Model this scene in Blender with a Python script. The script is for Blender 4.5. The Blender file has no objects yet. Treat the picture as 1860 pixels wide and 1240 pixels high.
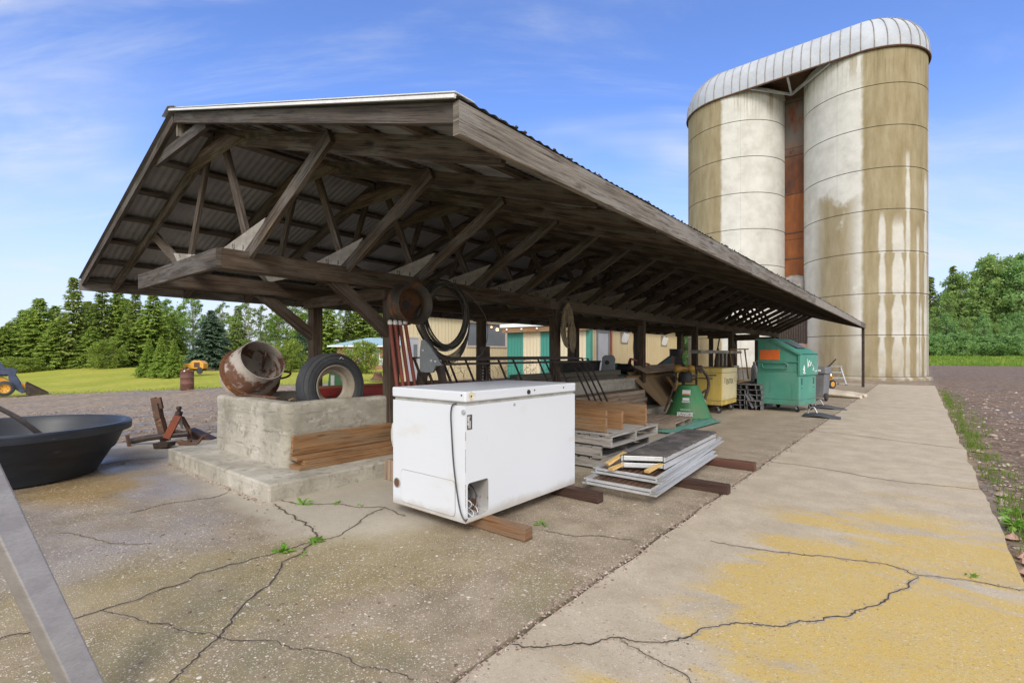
SKY_TINT = (.98, 1.12, 1.58); SKY_HAZE = (4.5, 4.85, 6.1); SKY_CLOUD = (5.0, 5.25, 5.7); FILL_CLOUD = (11.6, 11.3, 10.8); SKY_STR = .10
SUN_E = 1.38; SUN_ANG = 20; EXPO = .74
import bpy, bmesh, math, random
from mathutils import Vector, Matrix, noise
RND = random.Random(11)
SC = bpy.context.scene
COL = SC.collection
PI = math.pi
U = RND.uniform
# ------------------------------------------------------------------ camera frame (shed axis = world +Y)
F, HZ, CAMZ = 900.0, 644.0, 1.25
YAW = math.atan2(742.0, 900.0)
SN, CS = math.sin(YAW), math.cos(YAW)
VD, RD = Vector((-SN, CS, 0)), Vector((CS, SN, 0))

def sstep(a, b, x):
    t = max(0.0, min(1.0, (x-a)/(b-a)))
    return t*t*(3-2*t)

def hT(x, y):
    h = -0.07 - 0.75*sstep(8.8, 30, -x)*(1-sstep(2, 15, y))
    h += 1.0*sstep(84, 104, y)
    return h

def W(px, py, D):
    return VD*D + RD*((px-930)/F*D) + Vector((0, 0, CAMZ-(py-HZ)/F*D))

def G(px, py, z=None):
    if z is not None:
        return W(px, py, F*(CAMZ-z)/(py-HZ))
    lo, hi = 0.5, 250.0
    for _ in range(60):
        m = (lo+hi)/2
        p = W(px, py, m)
        if p.z > hT(p.x, p.y): lo = m
        else: hi = m
    return W(px, py, lo)

def proj(p):
    D = p[0]*VD.x+p[1]*VD.y
    L = p[0]*RD.x+p[1]*RD.y
    if D < 0.3: return None
    return 930+F*L/D, HZ+F*(CAMZ-p[2])/D, D

# ------------------------------------------------------------------ mesh builder
ORG = {}
class MB:
    def __init__(s):
        s.v = []; s.f = []; s.uv = []; s.mi = []; s.m = 0
    def face(s, pts, uv=None):
        b = len(s.v)
        s.v += [tuple(p) for p in pts]
        s.f.append(tuple(range(b, b+len(pts))))
        s.uv.append(uv or [(p[0], p[1]) for p in pts]); s.mi.append(s.m)
    def mesh(s, vs, fs, uvs=None):
        b = len(s.v)
        s.v += [tuple(p) for p in vs]
        for i, f in enumerate(fs):
            s.f.append(tuple(b+k for k in f))
            s.uv.append(uvs[i] if uvs else [(vs[k][0], vs[k][1]) for k in f]); s.mi.append(s.m)
    def bar(s, p0, p1, w, h, up=(0, 0, 1), w1=None, h1=None, twist=0):
        p0, p1 = Vector(p0), Vector(p1)
        d = p1-p0; L = d.length; d.normalize()
        up = Vector(up)
        if abs(d.dot(up)) > 0.98: up = Vector((1, 0, 0))
        x = d.cross(up).normalized(); z = x.cross(d).normalized()
        w1 = w if w1 is None else w1; h1 = h if h1 is None else h1
        vs = []
        for p, a, b in ((p0, w, h), (p1, w1, h1)):
            for sx, sz in ((-1, -1), (1, -1), (1, 1), (-1, 1)):
                vs.append(p+x*(sx*a/2)+z*(sz*b/2))
        o, q = U(0, 50), U(0, 50)
        fs = []; uv = []; acc = q
        for i in range(4):
            j = (i+1) % 4
            ww = w if i % 2 == 0 else h
            fs.append((i, j, 4+j, 4+i))
            uv.append([(o, acc), (o, acc+ww), (o+L, acc+ww), (o+L, acc)])
            acc += ww+0.03
        fs.append((3, 2, 1, 0)); uv.append([(o, acc), (o+.02, acc), (o+.02, acc+.06), (o, acc+.06)])
        fs.append((4, 5, 6, 7)); uv.append([(o, acc), (o+.02, acc), (o+.02, acc+.06), (o, acc+.06)])
        s.mesh(vs, fs, uv)
    def box(s, x0, x1, y0, y1, z0, z1):
        dx, dy, dz = x1-x0, y1-y0, z1-z0
        if dx >= dy and dx >= dz: s.bar((x0, (y0+y1)/2, (z0+z1)/2), (x1, (y0+y1)/2, (z0+z1)/2), dy, dz)
        elif dy >= dz: s.bar(((x0+x1)/2, y0, (z0+z1)/2), ((x0+x1)/2, y1, (z0+z1)/2), dx, dz)
        else: s.bar(((x0+x1)/2, (y0+y1)/2, z0), ((x0+x1)/2, (y0+y1)/2, z1), dy, dx)
    def tube(s, pts, r, n=8, cap=True, r1=None):
        pts = [Vector(p) for p in pts]
        k = len(pts); vs = []; fs = []; uv = []
        t = (pts[1]-pts[0]).normalized()
        x = t.orthogonal().normalized()
        L = 0; Ls = []; off = U(0, 9)
        for i, p in enumerate(pts):
            a = pts[min(i+1, k-1)]-pts[max(i-1, 0)]
            if a.length > 1e-9: t = a.normalized()
            x = (x-t*x.dot(t)).normalized(); y = t.cross(x)
            if i: L += (p-pts[i-1]).length
            Ls.append(L)
            rr = r if r1 is None else r+(r1-r)*i/(k-1)
            if isinstance(r, (list, tuple)): rr = r[i]
            for j in range(n):
                an = 2*PI*j/n
                vs.append(p+x*(rr*math.cos(an))+y*(rr*math.sin(an)))
        for i in range(k-1):
            for j in range(n):
                j2 = (j+1) % n
                fs.append((i*n+j, i*n+j2, (i+1)*n+j2, (i+1)*n+j))
                uv.append([(Ls[i]+off, j*.03), (Ls[i]+off, j*.03+.03), (Ls[i+1]+off, j*.03+.03), (Ls[i+1]+off, j*.03)])
        if cap:
            fs.append(tuple(reversed(range(n)))); uv.append([(0, 0)]*n)
            fs.append(tuple((k-1)*n+j for j in range(n))); uv.append([(0, 0)]*n)
        s.mesh(vs, fs, uv)
    def lathe(s, prof, n=24, mat=None, sx=1, sy=1, capb=False, capt=False):
        mat = mat or Matrix()
        vs = []; fs = []
        for r, z in prof:
            for j in range(n):
                a = 2*PI*j/n
                vs.append(mat @ Vector((r*math.cos(a)*sx, r*math.sin(a)*sy, z)))
        for i in range(len(prof)-1):
            for j in range(n):
                j2 = (j+1) % n
                fs.append((i*n+j, i*n+j2, (i+1)*n+j2, (i+1)*n+j))
        if capb: fs.append(tuple(reversed(range(n))))
        if capt: fs.append(tuple((len(prof)-1)*n+j for j in range(n)))
        s.mesh(vs, fs)
    def prism(s, poly, d0, d1, mat=None):
        """poly in local xz plane, extruded along local y"""
        mat = mat or Matrix(); n = len(poly)
        vs = [mat @ Vector((x, d0, z)) for x, z in poly]+[mat @ Vector((x, d1, z)) for x, z in poly]
        o = U(0, 40)
        uv = [[(poly[k][0]+o, poly[k][1]+o) for k in range(n)], [(poly[k][0]+o, poly[k][1]+o) for k in reversed(range(n))]]
        fs = [tuple(range(n)), tuple(n+k for k in reversed(range(n)))]
        for i in range(n):
            j = (i+1) % n
            L = math.dist(poly[i], poly[j])
            fs.append((i, n+i, n+j, j)); uv.append([(o, o), (o, o+d1-d0), (o+L, o+d1-d0), (o+L, o)])
        s.mesh(vs, fs, uv)
    def build(s, name, mat, parent=None, smooth=None, bevel=0, merge=False, local=False, solid=0, sub=0):
        me = bpy.data.meshes.new(name)
        org = Vector((0, 0, 0))
        if parent is not None and not local: org = ORG.get(parent.name, org)
        me.from_pydata([tuple(Vector(v)-org) for v in s.v], [], s.f)
        ul = me.uv_layers.new(name='UVMap')
        flat = []
        for u in s.uv:
            for a, b in u: flat += [a, b]
        ul.data.foreach_set('uv', flat)
        mats = mat if isinstance(mat, (list, tuple)) else [mat]
        for m in mats: me.materials.append(m)
        me.polygons.foreach_set('material_index', s.mi)
        if merge or bevel or smooth is not None:
            bm = bmesh.new(); bm.from_mesh(me)
            bmesh.ops.remove_doubles(bm, verts=bm.verts, dist=1e-5)
            bmesh.ops.recalc_face_normals(bm, faces=bm.faces)
            bm.to_mesh(me); bm.free()
        if smooth is not None:
            me.polygons.foreach_set('use_smooth', [True]*len(me.polygons))
            me.set_sharp_from_angle(angle=math.radians(smooth))
        me.update()
        o = bpy.data.objects.new(name, me); COL.objects.link(o)
        if parent is not None:
            o.parent = parent
            ORG[o.name] = org
        if solid:
            m = o.modifiers.new('Solidify', 'SOLIDIFY'); m.thickness = solid; m.offset = 0
        if bevel:
            m = o.modifiers.new('Bevel', 'BEVEL'); m.width = bevel; m.segments = 2; m.limit_method = 'ANGLE'; m.angle_limit = math.radians(40)
        if sub:
            m = o.modifiers.new('Sub', 'SUBSURF'); m.levels = sub; m.render_levels = sub
        return o

def tag(o, label, cat, group=None):
    o['label'] = label; o['category'] = cat
    if group: o['group'] = group
    return o
def structure(o):
    o['kind'] = 'structure'; return o
def stuff(o):
    o['kind'] = 'stuff'; return o
def thing(name, label, cat, loc=(0, 0, 0), rz=0, group=None):
    o = bpy.data.objects.new(name, None); COL.objects.link(o)
    o.empty_display_size = 0.2
    o.location = loc; o.rotation_euler = (0, 0, rz)
    ORG[o.name] = Vector(loc)
    return tag(o, label, cat, group)
def copy_tree(o, parent=None):
    c = o.copy(); COL.objects.link(c)
    if parent is not None: c.parent = parent
    for ch in list(o.children): copy_tree(ch, c)
    return c
def solo(mb, name, mat, label, cat, group=None, loc=None, **k):
    """one-mesh thing whose origin sits at its base"""
    xs = [v[0] for v in mb.v]; ys = [v[1] for v in mb.v]; zs = [v[2] for v in mb.v]
    o0 = Vector(((min(xs)+max(xs))/2, (min(ys)+max(ys))/2, min(zs)))
    mb.v = [tuple(Vector(v)-o0) for v in mb.v]
    o = mb.build(name, mat, **k); o.location = o0
    return tag(o, label, cat, group)
def text(body, size, mat, parent, Mx, name='lettering', ext=0.001):
    cu = bpy.data.curves.new(name, 'FONT'); cu.body = body; cu.size = size; cu.extrude = ext
    cu.align_x = 'CENTER'; cu.align_y = 'CENTER'
    o = bpy.data.objects.new('tmp', cu); COL.objects.link(o)
    bpy.context.view_layer.update()
    me = bpy.data.meshes.new_from_object(o.evaluated_get(bpy.context.evaluated_depsgraph_get()))
    bpy.data.objects.remove(o); bpy.data.curves.remove(cu)
    me.materials.clear(); me.materials.append(mat)
    q = bpy.data.objects.new(name, me); COL.objects.link(q); q.parent = parent; q.matrix_local = Mx
    return q
def arc(c, r, a0, a1, n, ax=(1, 0, 0), ay=(0, 0, 1)):
    c, ax, ay = Vector(c), Vector(ax), Vector(ay)
    return [c+ax*(r*math.cos(a0+(a1-a0)*i/n))+ay*(r*math.sin(a0+(a1-a0)*i/n)) for i in range(n+1)]
def spline(pts, n=8):
    pts = [Vector(p) for p in pts]; out = []
    P = [pts[0]*2-pts[1]]+pts+[pts[-1]*2-pts[-2]]
    for i in range(1, len(P)-2):
        for k in range(n):
            t = k/n; a, b, c, d = P[i-1], P[i], P[i+1], P[i+2]
            out.append(0.5*((2*b)+(c-a)*t+(2*a-5*b+4*c-d)*t*t+(3*b-a-3*c+d)*t**3))
    out.append(pts[-1]); return out

# ------------------------------------------------------------------ material helper
class NT:
    def __init__(s, name, world=False):
        if world:
            s.m = bpy.data.worlds.new(name)
        else:
            s.m = bpy.data.materials.new(name)
        s.m.use_nodes = True
        s.t = s.m.node_tree; s.t.nodes.clear()
        s.tc = None
    def put(s, sock, v):
        if isinstance(v, bpy.types.NodeSocket): s.t.links.new(v, sock)
        elif v is not None:
            if isinstance(v, (tuple, list)) and len(v) == 3 and sock.type == 'RGBA': v = (*v, 1)
            sock.default_value = v
    def node(s, ty, **kw):
        n = s.t.nodes.new(ty)
        for k, v in kw.items(): setattr(n, k, v)
        return n
    def coord(s, kind='Object'):
        if s.tc is None: s.tc = s.node('ShaderNodeTexCoord')
        return s.tc.outputs[kind]
    def map(s, vec, scale=(1, 1, 1), loc=(0, 0, 0), rot=(0, 0, 0)):
        n = s.node('ShaderNodeMapping')
        s.put(n.inputs[0], vec); s.put(n.inputs[1], loc); s.put(n.inputs[2], rot); s.put(n.inputs[3], scale)
        return n.outputs[0]
    def noise(s, vec, scale, detail=4, rough=.55, dist=0, color=False):
        n = s.node('ShaderNodeTexNoise')
        s.put(n.inputs['Vector'], vec); s.put(n.inputs['Scale'], scale); s.put(n.inputs['Detail'], detail)
        s.put(n.inputs['Roughness'], rough); s.put(n.inputs['Distortion'], dist)
        return n.outputs[1 if color else 0]
    def vor(s, vec, scale, feature='F1', rand=1):
        n = s.node('ShaderNodeTexVoronoi', feature=feature)
        s.put(n.inputs['Vector'], vec); s.put(n.inputs['Scale'], scale); s.put(n.inputs['Randomness'], rand)
        return n
    def ramp(s, fac, stops, interp='LINEAR'):
        n = s.node('ShaderNodeValToRGB'); s.put(n.inputs[0], fac)
        cr = n.color_ramp; cr.interpolation = interp
        while len(cr.elements) < len(stops): cr.elements.new(.5)
        for e, (p, c) in zip(cr.elements, stops):
            e.position = p; e.color = (*c, 1) if isinstance(c, (tuple, list)) else (c, c, c, 1)
        return n.outputs[0]
    def mix(s, fac, a, b, mode='MIX'):
        n = s.node('ShaderNodeMix', data_type='RGBA', blend_type=mode)
        s.put(n.inputs[0], fac); s.put(n.inputs[6], a); s.put(n.inputs[7], b)
        return n.outputs[2]
    def math(s, op, a, b=None, clamp=False):
        n = s.node('ShaderNodeMath', operation=op, use_clamp=clamp)
        s.put(n.inputs[0], a)
        if b is not None: s.put(n.inputs[1], b)
        return n.outputs[0]
    def sm(s, x, a, b):
        """smoothstep a->b gives 0->1 (a may exceed b)"""
        n = s.node('ShaderNodeMapRange', interpolation_type='SMOOTHSTEP')
        s.put(n.inputs[0], x)
        if a < b: vals = (a, b, 0, 1)
        else: vals = (b, a, 1, 0)
        for i, v in enumerate(vals): s.put(n.inputs[1+i], v)
        return n.outputs[0]
    def sep(s, vec):
        n = s.node('ShaderNodeSeparateXYZ'); s.put(n.inputs[0], vec); return n.outputs
    def bump(s, h, strength=.3, dist=.01, normal=None):
        n = s.node('ShaderNodeBump'); s.put(n.inputs['Strength'], strength); s.put(n.inputs['Distance'], dist)
        s.put(n.inputs['Height'], h)
        if normal is not None: s.put(n.inputs['Normal'], normal)
        return n.outputs[0]
    def rnd(s):
        return s.node('ShaderNodeObjectInfo').outputs['Random']
    def out(s, color, rough=.6, metal=0, normal=None, spec=.5, trans=None, coat=0):
        b = s.node('ShaderNodeBsdfPrincipled')
        s.put(b.inputs['Base Color'], color); s.put(b.inputs['Roughness'], rough); s.put(b.inputs['Metallic'], metal)
        s.put(b.inputs['Specular IOR Level'], spec); s.put(b.inputs['Coat Weight'], coat)
        if normal is not None: s.put(b.inputs['Normal'], normal)
        o = s.node('ShaderNodeOutputMaterial')
        if trans is not None:
            t = s.node('ShaderNodeBsdfTranslucent'); s.put(t.inputs[0], trans)
            mx = s.node('ShaderNodeMixShader'); mx.inputs[0].default_value = .35
            s.t.links.new(b.outputs[0], mx.inputs[1]); s.t.links.new(t.outputs[0], mx.inputs[2])
            s.t.links.new(mx.outputs[0], o.inputs[0])
        else:
            s.t.links.new(b.outputs[0], o.inputs[0])
        return s.m

def pm(name, c1, c2, scale=4, rough=.6, bump=.15, bscale=60, metal=0, stretch=(1, 1, 1), spot=None, spec=.5, coord='Object', lo=.35, hi=.65, coat=0):
    n = NT(name)
    v = n.map(n.coord(coord), stretch)
    f = n.noise(v, scale, 5, .6)
    col = n.mix(n.sm(f, lo, hi), c1, c2)
    fine = n.noise(v, bscale, 3, .6)
    col = n.mix(n.math('MULTIPLY', n.sm(fine, .3, .8), .35), col, tuple(c*.6 for c in c1))
    if spot:
        sc_, ss, t0 = spot
        f2 = n.noise(v, ss, 6, .65, .4)
        col = n.mix(n.sm(f2, t0, t0+.08), col, sc_)
    nr = n.bump(fine, bump, .004)
    return n.out(col, rough, metal, nr, spec, coat=coat)

def wood(name, dark, mid, light, rough=.85, grain=1.0, grey=None, spec=.2):
    n = NT(name)
    uv = n.coord('UV')
    r = n.rnd()
    warp = n.mix(.02, uv, n.noise(n.map(uv, (1.5, 6, 1)), 1, 3, color=True))
    f = n.noise(n.map(warp, (.9, 16, 1)), 1.4, 5, .62, .25)
    col = n.ramp(f, [(.30, dark), (.5, mid), (.72, light)])
    big = n.noise(n.map(uv, (.8, 4, 1)), 1.5, 5, .65)
    if grey:
        col = n.mix(n.math('MULTIPLY', n.sm(big, .46, .60), .8), col, grey)
    blot = n.noise(n.map(uv, (2.2, 9, 1), (5, 3, 0)), 1.2, 5, .65)
    col = n.mix(n.math('MULTIPLY', n.sm(blot, .56, .70), .7), col, tuple(c*.55 for c in dark))
    g = n.noise(n.map(warp, (1.6, 60, 1)), 1.5, 4, .65, .1)
    col = n.mix(n.math('MULTIPLY', n.sm(g, .50, .66), .8*grain), col, tuple(c*.40 for c in dark))
    g2 = n.noise(n.map(warp, (2, 170, 1)), 1.5, 2, .6)
    col = n.mix(n.math('MULTIPLY', n.sm(g2, .52, .7), .4*grain), col, tuple(min(1, c*1.25) for c in light))
    k = n.vor(n.map(uv, (1.4, 6, 1)), 1.0)
    kd = n.sm(k.outputs['Distance'], .13, .05)
    col = n.mix(n.math('MULTIPLY', kd, .8), col, tuple(c*.4 for c in dark))
    isl = n.node('ShaderNodeNewGeometry').outputs['Random Per Island']
    gm = sum(mid)/3
    col = n.mix(n.math('MULTIPLY', n.sm(isl, .62, 1), .6), col, (gm*2.5, gm*2.3, gm*2.05))
    col = n.mix(n.math('MULTIPLY', n.sm(isl, .4, 0), .5), col, tuple(c*.5 for c in mid))
    col = n.mix(n.math('MULTIPLY', r, .35), col, tuple(c*.55 for c in mid))
    h = n.math('ADD', g, n.math('MULTIPLY', f, .6))
    return n.out(col, rough, 0, n.bump(h, .5*grain, .008), spec)

def painted(name, c1, c2, rough=.5):
    n = NT(name); o = n.coord('Object'); z = n.sep(o)[2]
    col = n.mix(n.noise(o, 1.4, 4, .6), c1, c2)
    fade = n.noise(n.map(o, (1, 1, .7), (3, 1, 2)), 1.8, 5, .6)
    col = n.mix(n.math('MULTIPLY', n.sm(fade, .46, .68), .38), col, tuple(c*.55+.17 for c in c1))
    st = n.noise(n.map(o, (7, 7, .7)), 1.6, 5, .65)
    col = n.mix(n.math('MULTIPLY', n.sm(st, .52, .72), .38), col, tuple(c*.45 for c in c1))
    scr = n.noise(n.map(o, (5, 5, 16), (1, 7, 3), (.4, .3, .6)), 3, 4, .7)
    col = n.mix(n.math('MULTIPLY', n.sm(scr, .68, .71), .6), col, tuple(c*.5+.28 for c in c1))
    ru = n.noise(o, 9, 5, .7)
    col = n.mix(n.math('MULTIPLY', n.sm(ru, .66, .71), .8), col, (.13, .065, .035))
    low = n.math('MULTIPLY', n.sm(z, .45, .12), n.sm(n.noise(o, 5, 4, .6), .38, .62))
    col = n.mix(n.math('MULTIPLY', low, .45), col, (.13, .11, .08))
    return n.out(col, rough, 0, n.bump(n.noise(o, 3.5, 3, .5), .18, .02), .4)

M = {}
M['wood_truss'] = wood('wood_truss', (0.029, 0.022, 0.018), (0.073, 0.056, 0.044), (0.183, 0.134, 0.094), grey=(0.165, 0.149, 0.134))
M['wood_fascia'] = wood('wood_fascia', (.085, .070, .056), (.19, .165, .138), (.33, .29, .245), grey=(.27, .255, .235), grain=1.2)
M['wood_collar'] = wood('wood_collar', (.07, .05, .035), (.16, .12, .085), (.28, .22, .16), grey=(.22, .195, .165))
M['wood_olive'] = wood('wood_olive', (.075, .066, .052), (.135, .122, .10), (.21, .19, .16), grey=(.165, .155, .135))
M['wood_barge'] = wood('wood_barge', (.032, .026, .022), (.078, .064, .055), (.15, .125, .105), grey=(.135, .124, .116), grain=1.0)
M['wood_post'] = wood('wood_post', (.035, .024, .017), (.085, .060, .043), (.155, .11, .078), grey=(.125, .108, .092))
M['wood_new'] = wood('wood_new', (.19, .095, .042), (.31, .165, .075), (.43, .265, .135), grey=(.30, .215, .14), rough=.7)
M['wood_pale'] = wood('wood_pale', (.35, .25, .15), (.50, .37, .23), (.6, .45, .30))
M['wood_lumber'] = wood('wood_lumber', (.20, .14, .10), (.34, .25, .18), (.45, .34, .25), grey=(.38, .33, .29))
M['wood_grey'] = wood('wood_grey', (.20, .18, .16), (.36, .33, .30), (.48, .45, .41), grey=(.42, .40, .37))
M['wood_dark'] = wood('wood_dark', (.03, .02, .018), (.07, .04, .032), (.13, .075, .055), rough=.5)
M['wood_beam'] = wood('wood_beam', (.14, .065, .03), (.24, .12, .055), (.33, .18, .09), grey=(.24, .17, .115), rough=.65)
M['ply'] = pm('gusset_ply', (.36, .335, .30), (.22, .195, .165), 4, .9, .3, 30, spot=((.07, .055, .045), 9, .57), coord='UV')
M['ply_tan'] = wood('ply_tan', (.24, .16, .09), (.36, .25, .15), (.45, .32, .2), grain=.5)

def metal_roof():
    n = NT('corrugated_steel')
    o = n.coord('Object')
    f = n.noise(o, .9, 5, .6)
    col = n.mix(n.sm(f, .4, .65), (.285, .285, .285), (.18, .178, .175))
    st = n.noise(n.map(o, (3, 9, 1)), 2, 4, .6)
    col = n.mix(n.math('MULTIPLY', n.sm(st, .55, .75), .5), col, (.10, .08, .065))
    return n.out(col, .55, .25, None, .5)
M['roof_steel'] = metal_roof()
M['galv'] = pm('galvanised', (.55, .57, .60), (.42, .44, .47), 3, .38, .1, 40, .5)
M['alu'] = pm('aluminium', (.62, .63, .65), (.48, .49, .50), 6, .38, .15, 80, .35, stretch=(1, .15, 1), spot=((.36, .34, .31), 5, .60))
M['steel_dark'] = pm('dark_steel', (.035, .028, .025), (.075, .05, .038), 9, .55, .3, 90, .3, spot=((.16, .07, .035), 14, .62))
M['steel_grey'] = pm('grey_paint', (.16, .18, .20), (.20, .22, .24), 3, .5, .1, 60, .2, spot=((.10, .10, .10), 8, .66))
M['rust'] = pm('rust', (.22, .085, .03), (.10, .045, .022), 5, .85, .5, 60, .1, spot=((.33, .14, .045), 9, .58))
M['rust_dark'] = pm('rust_dark', (.085, .05, .036), (.15, .075, .045), 6, .8, .5, 60, .1, spot=((.26, .11, .05), 10, .6))
M['rust_red'] = pm('rust_red', (.26, .065, .03), (.17, .05, .03), 5, .65, .35, 60, .1, spot=((.09, .045, .03), 9, .6))
M['red_paint'] = pm('red_paint', (.34, .035, .028), (.25, .03, .025), 4, .5, .15, 60, 0, spot=((.18, .06, .04), 8, .63))
M['red_pipe'] = pm('red_pipe', (.27, .06, .04), (.19, .045, .032), 5, .6, .15, 60, 0, spot=((.34, .17, .13), 12, .66))
def white_enamel():
    n = NT('white_paint'); o = n.coord('Object')
    col = n.mix(n.noise(o, 1.1, 4, .6), (.66, .685, .725), (.60, .625, .665))
    y = n.noise(n.map(o, (1, 1, 2)), 1.7, 5, .6)
    col = n.mix(n.math('MULTIPLY', n.sm(y, .60, .74), .55), col, (.56, .52, .43))
    sc = n.noise(n.map(o, (3, 3, 11), (1, 2, 0), (.5, .3, .4)), 3.5, 4, .7)
    col = n.mix(n.math('MULTIPLY', n.sm(sc, .70, .735), .55), col, (.45, .44, .42))
    zz = n.sep(o)[2]
    gb = n.math('MULTIPLY', n.sm(n.math('SUBTRACT', zz, n.math('MULTIPLY', n.noise(o, 7, 4), .10)), .03, -.05), .6)
    col = n.mix(gb, col, (.33, .27, .19))
    sc2 = n.noise(n.map(o, (14, 14, 2), (4, 1, 0), (.2, .3, 0)), 2.2, 3, .7)
    col = n.mix(n.math('MULTIPLY', n.sm(sc2, .72, .75), .4), col, (.5, .49, .46))
    return n.out(col, .32, 0, n.bump(n.noise(o, 2.2, 2), .06, .01), .5)
M['white_paint'] = white_enamel()
M['white_plastic'] = pm('white_plastic', (.78, .78, .77), (.70, .70, .69), 3, .45, .03, 40)
M['gasket'] = pm('gasket', (.30, .29, .26), (.42, .41, .37), 8, .7, .1)
M['rubber'] = pm('rubber', (.028, .028, .031), (.05, .05, .053), 5, .75, .2, 70, spec=.3)
M['tyre'] = pm('tyre', (.033, .035, .040), (.06, .062, .068), 3, .7, .3, 70, spec=.35)
M['black'] = pm('black', (.012, .012, .013), (.02, .02, .02), 5, .6, .1)
M['tub'] = pm('tub', (.011, .015, .024), (.019, .024, .034), 2.5, .42, .12, 30, spec=.4, stretch=(1, 1, 5), spot=((.075, .078, .085), 4, .64))
M['green_bin'] = painted('green_bin', (.058, .245, .18), (.075, .285, .215))
M['orange_panel'] = pm('orange_panel', (.78, .17, .035), (.72, .15, .03), 3, .5, .05)
M['yellow_cab'] = painted('yellow_cab', (.70, .52, .13), (.62, .45, .10))
M['yellow_lit'] = painted('yellow_lit', (.74, .65, .40), (.68, .59, .36))  # paler cabinet yellow: the brighter light on its open side put into the colour
M['yellow_old'] = pm('yellow_old', (.36, .20, .035), (.27, .145, .03), 5, .55, .2, 50, spot=((.22, .10, .04), 9, .6))
M['yellow_machine'] = pm('yellow_machine', (.72, .36, .04), (.62, .29, .03), 3, .5, .1, 40, spot=((.30, .17, .07), 7, .66))
M['blue_machine'] = pm('blue_machine', (.035, .05, .10), (.06, .08, .14), 3, .4, .1, 40)
M['green_cone'] = painted('green_cone', (.035, .19, .065), (.05, .24, .085))
M['green_plastic'] = pm('green_plastic', (.08, .22, .17), (.13, .28, .22), 3, .45, .1, 40, stretch=(6, 1, 1))
M['green_toy'] = pm('green_toy', (.03, .22, .04), (.04, .27, .05), 3, .4, .05)
M['teal_box'] = pm('teal_box', (.035, .085, .10), (.05, .11, .12), 3, .5, .1)
M['grey_plastic'] = pm('grey_plastic', (.14, .14, .15), (.19, .19, .20), 3, .5, .1)
M['charcoal'] = pm('charcoal', (.04, .042, .05), (.06, .062, .072), 3, .5, .1)
M['canvas'] = pm('canvas', (.62, .56, .46), (.50, .43, .34), 3, .9, .3, 50, stretch=(1, 4, 1), spot=((.30, .23, .16), 4, .63))
M['rope'] = pm('rope', (.36, .30, .21), (.25, .205, .145), 20, .95, .6, 140)
M['carpet'] = pm('carpet', (.045, .04, .037), (.12, .105, .095), 5, .95, .8, 90, spot=((.20, .18, .165), 11, .62))
M['concrete_wall'] = None
M['foam'] = pm('grey_beam', (.27, .25, .245), (.33, .31, .30), 6, .42, .15, 60, .35, spot=((.42, .41, .40), 14, .66), stretch=(1, 1, 3))
M['foam_side'] = M['foam']
M['glass'] = None

def concrete_wall(name='board_concrete', form=1):
    n = NT(name)
    o = n.coord('Object')
    z = n.sep(o)[2]
    f = n.noise(o, 1.6, 6, .62)
    col = n.ramp(f, [(.3, (.25, .23, .185)), (.5, (.40, .37, .31)), (.72, (.54, .505, .44))])
    lines = n.noise(n.map(o, (.5, .5, 9)), 1.5, 4, .6)
    col = n.mix(n.math('MULTIPLY', n.sm(lines, .5, .7), .45), col, (.25, .235, .20))
    zz = n.math('ADD', z, n.math('MULTIPLY', n.math('SUBTRACT', n.noise(n.map(o, (1, 1, .3)), 2.2, 4),   .5), .09))
    fr = n.math('ABSOLUTE', n.math('SUBTRACT', n.math('FRACT', n.math('DIVIDE', zz, .19)), .5))
    crs = n.math('MULTIPLY', n.math('MULTIPLY', n.sm(fr, .10, .0), form), n.sm(n.noise(n.map(o, (1, 1, 5)), 3, 5, .7), .46, .66))
    col = n.mix(n.math('MULTIPLY', crs, .5), col, (.20, .18, .14))
    wv = n.noise(n.map(o, (1, 1, 2.4)), 3.0, 6, .7, .4)
    col = n.mix(n.math('MULTIPLY', n.sm(wv, .54, .68), .5), col, (.62, .59, .53))
    sp = n.noise(o, 11, 5, .7)
    col = n.mix(n.math('MULTIPLY', n.sm(sp, .53, .66), .6), col, (.20, .175, .13))
    pit = n.vor(o, 28)
    h = n.math('ADD', n.math('MULTIPLY', n.noise(o, 26, 6, .75), 1.1), n.math('SUBTRACT', n.math('MULTIPLY', lines, .9), n.math('MULTIPLY', crs, .6)))
    return n.out(col, .85, 0, n.bump(h, .7, .014), .25)
M['concrete_wall'] = concrete_wall()
M['concrete_step'] = concrete_wall('step_concrete', 0)

def glass():
    n = NT('window_glass')
    f = n.noise(n.coord('Object'), .6, 3)
    return n.out(n.mix(f, (.10, .115, .135), (.17, .19, .215)), .15, 0, None, .6)
M['glass'] = glass()
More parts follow.
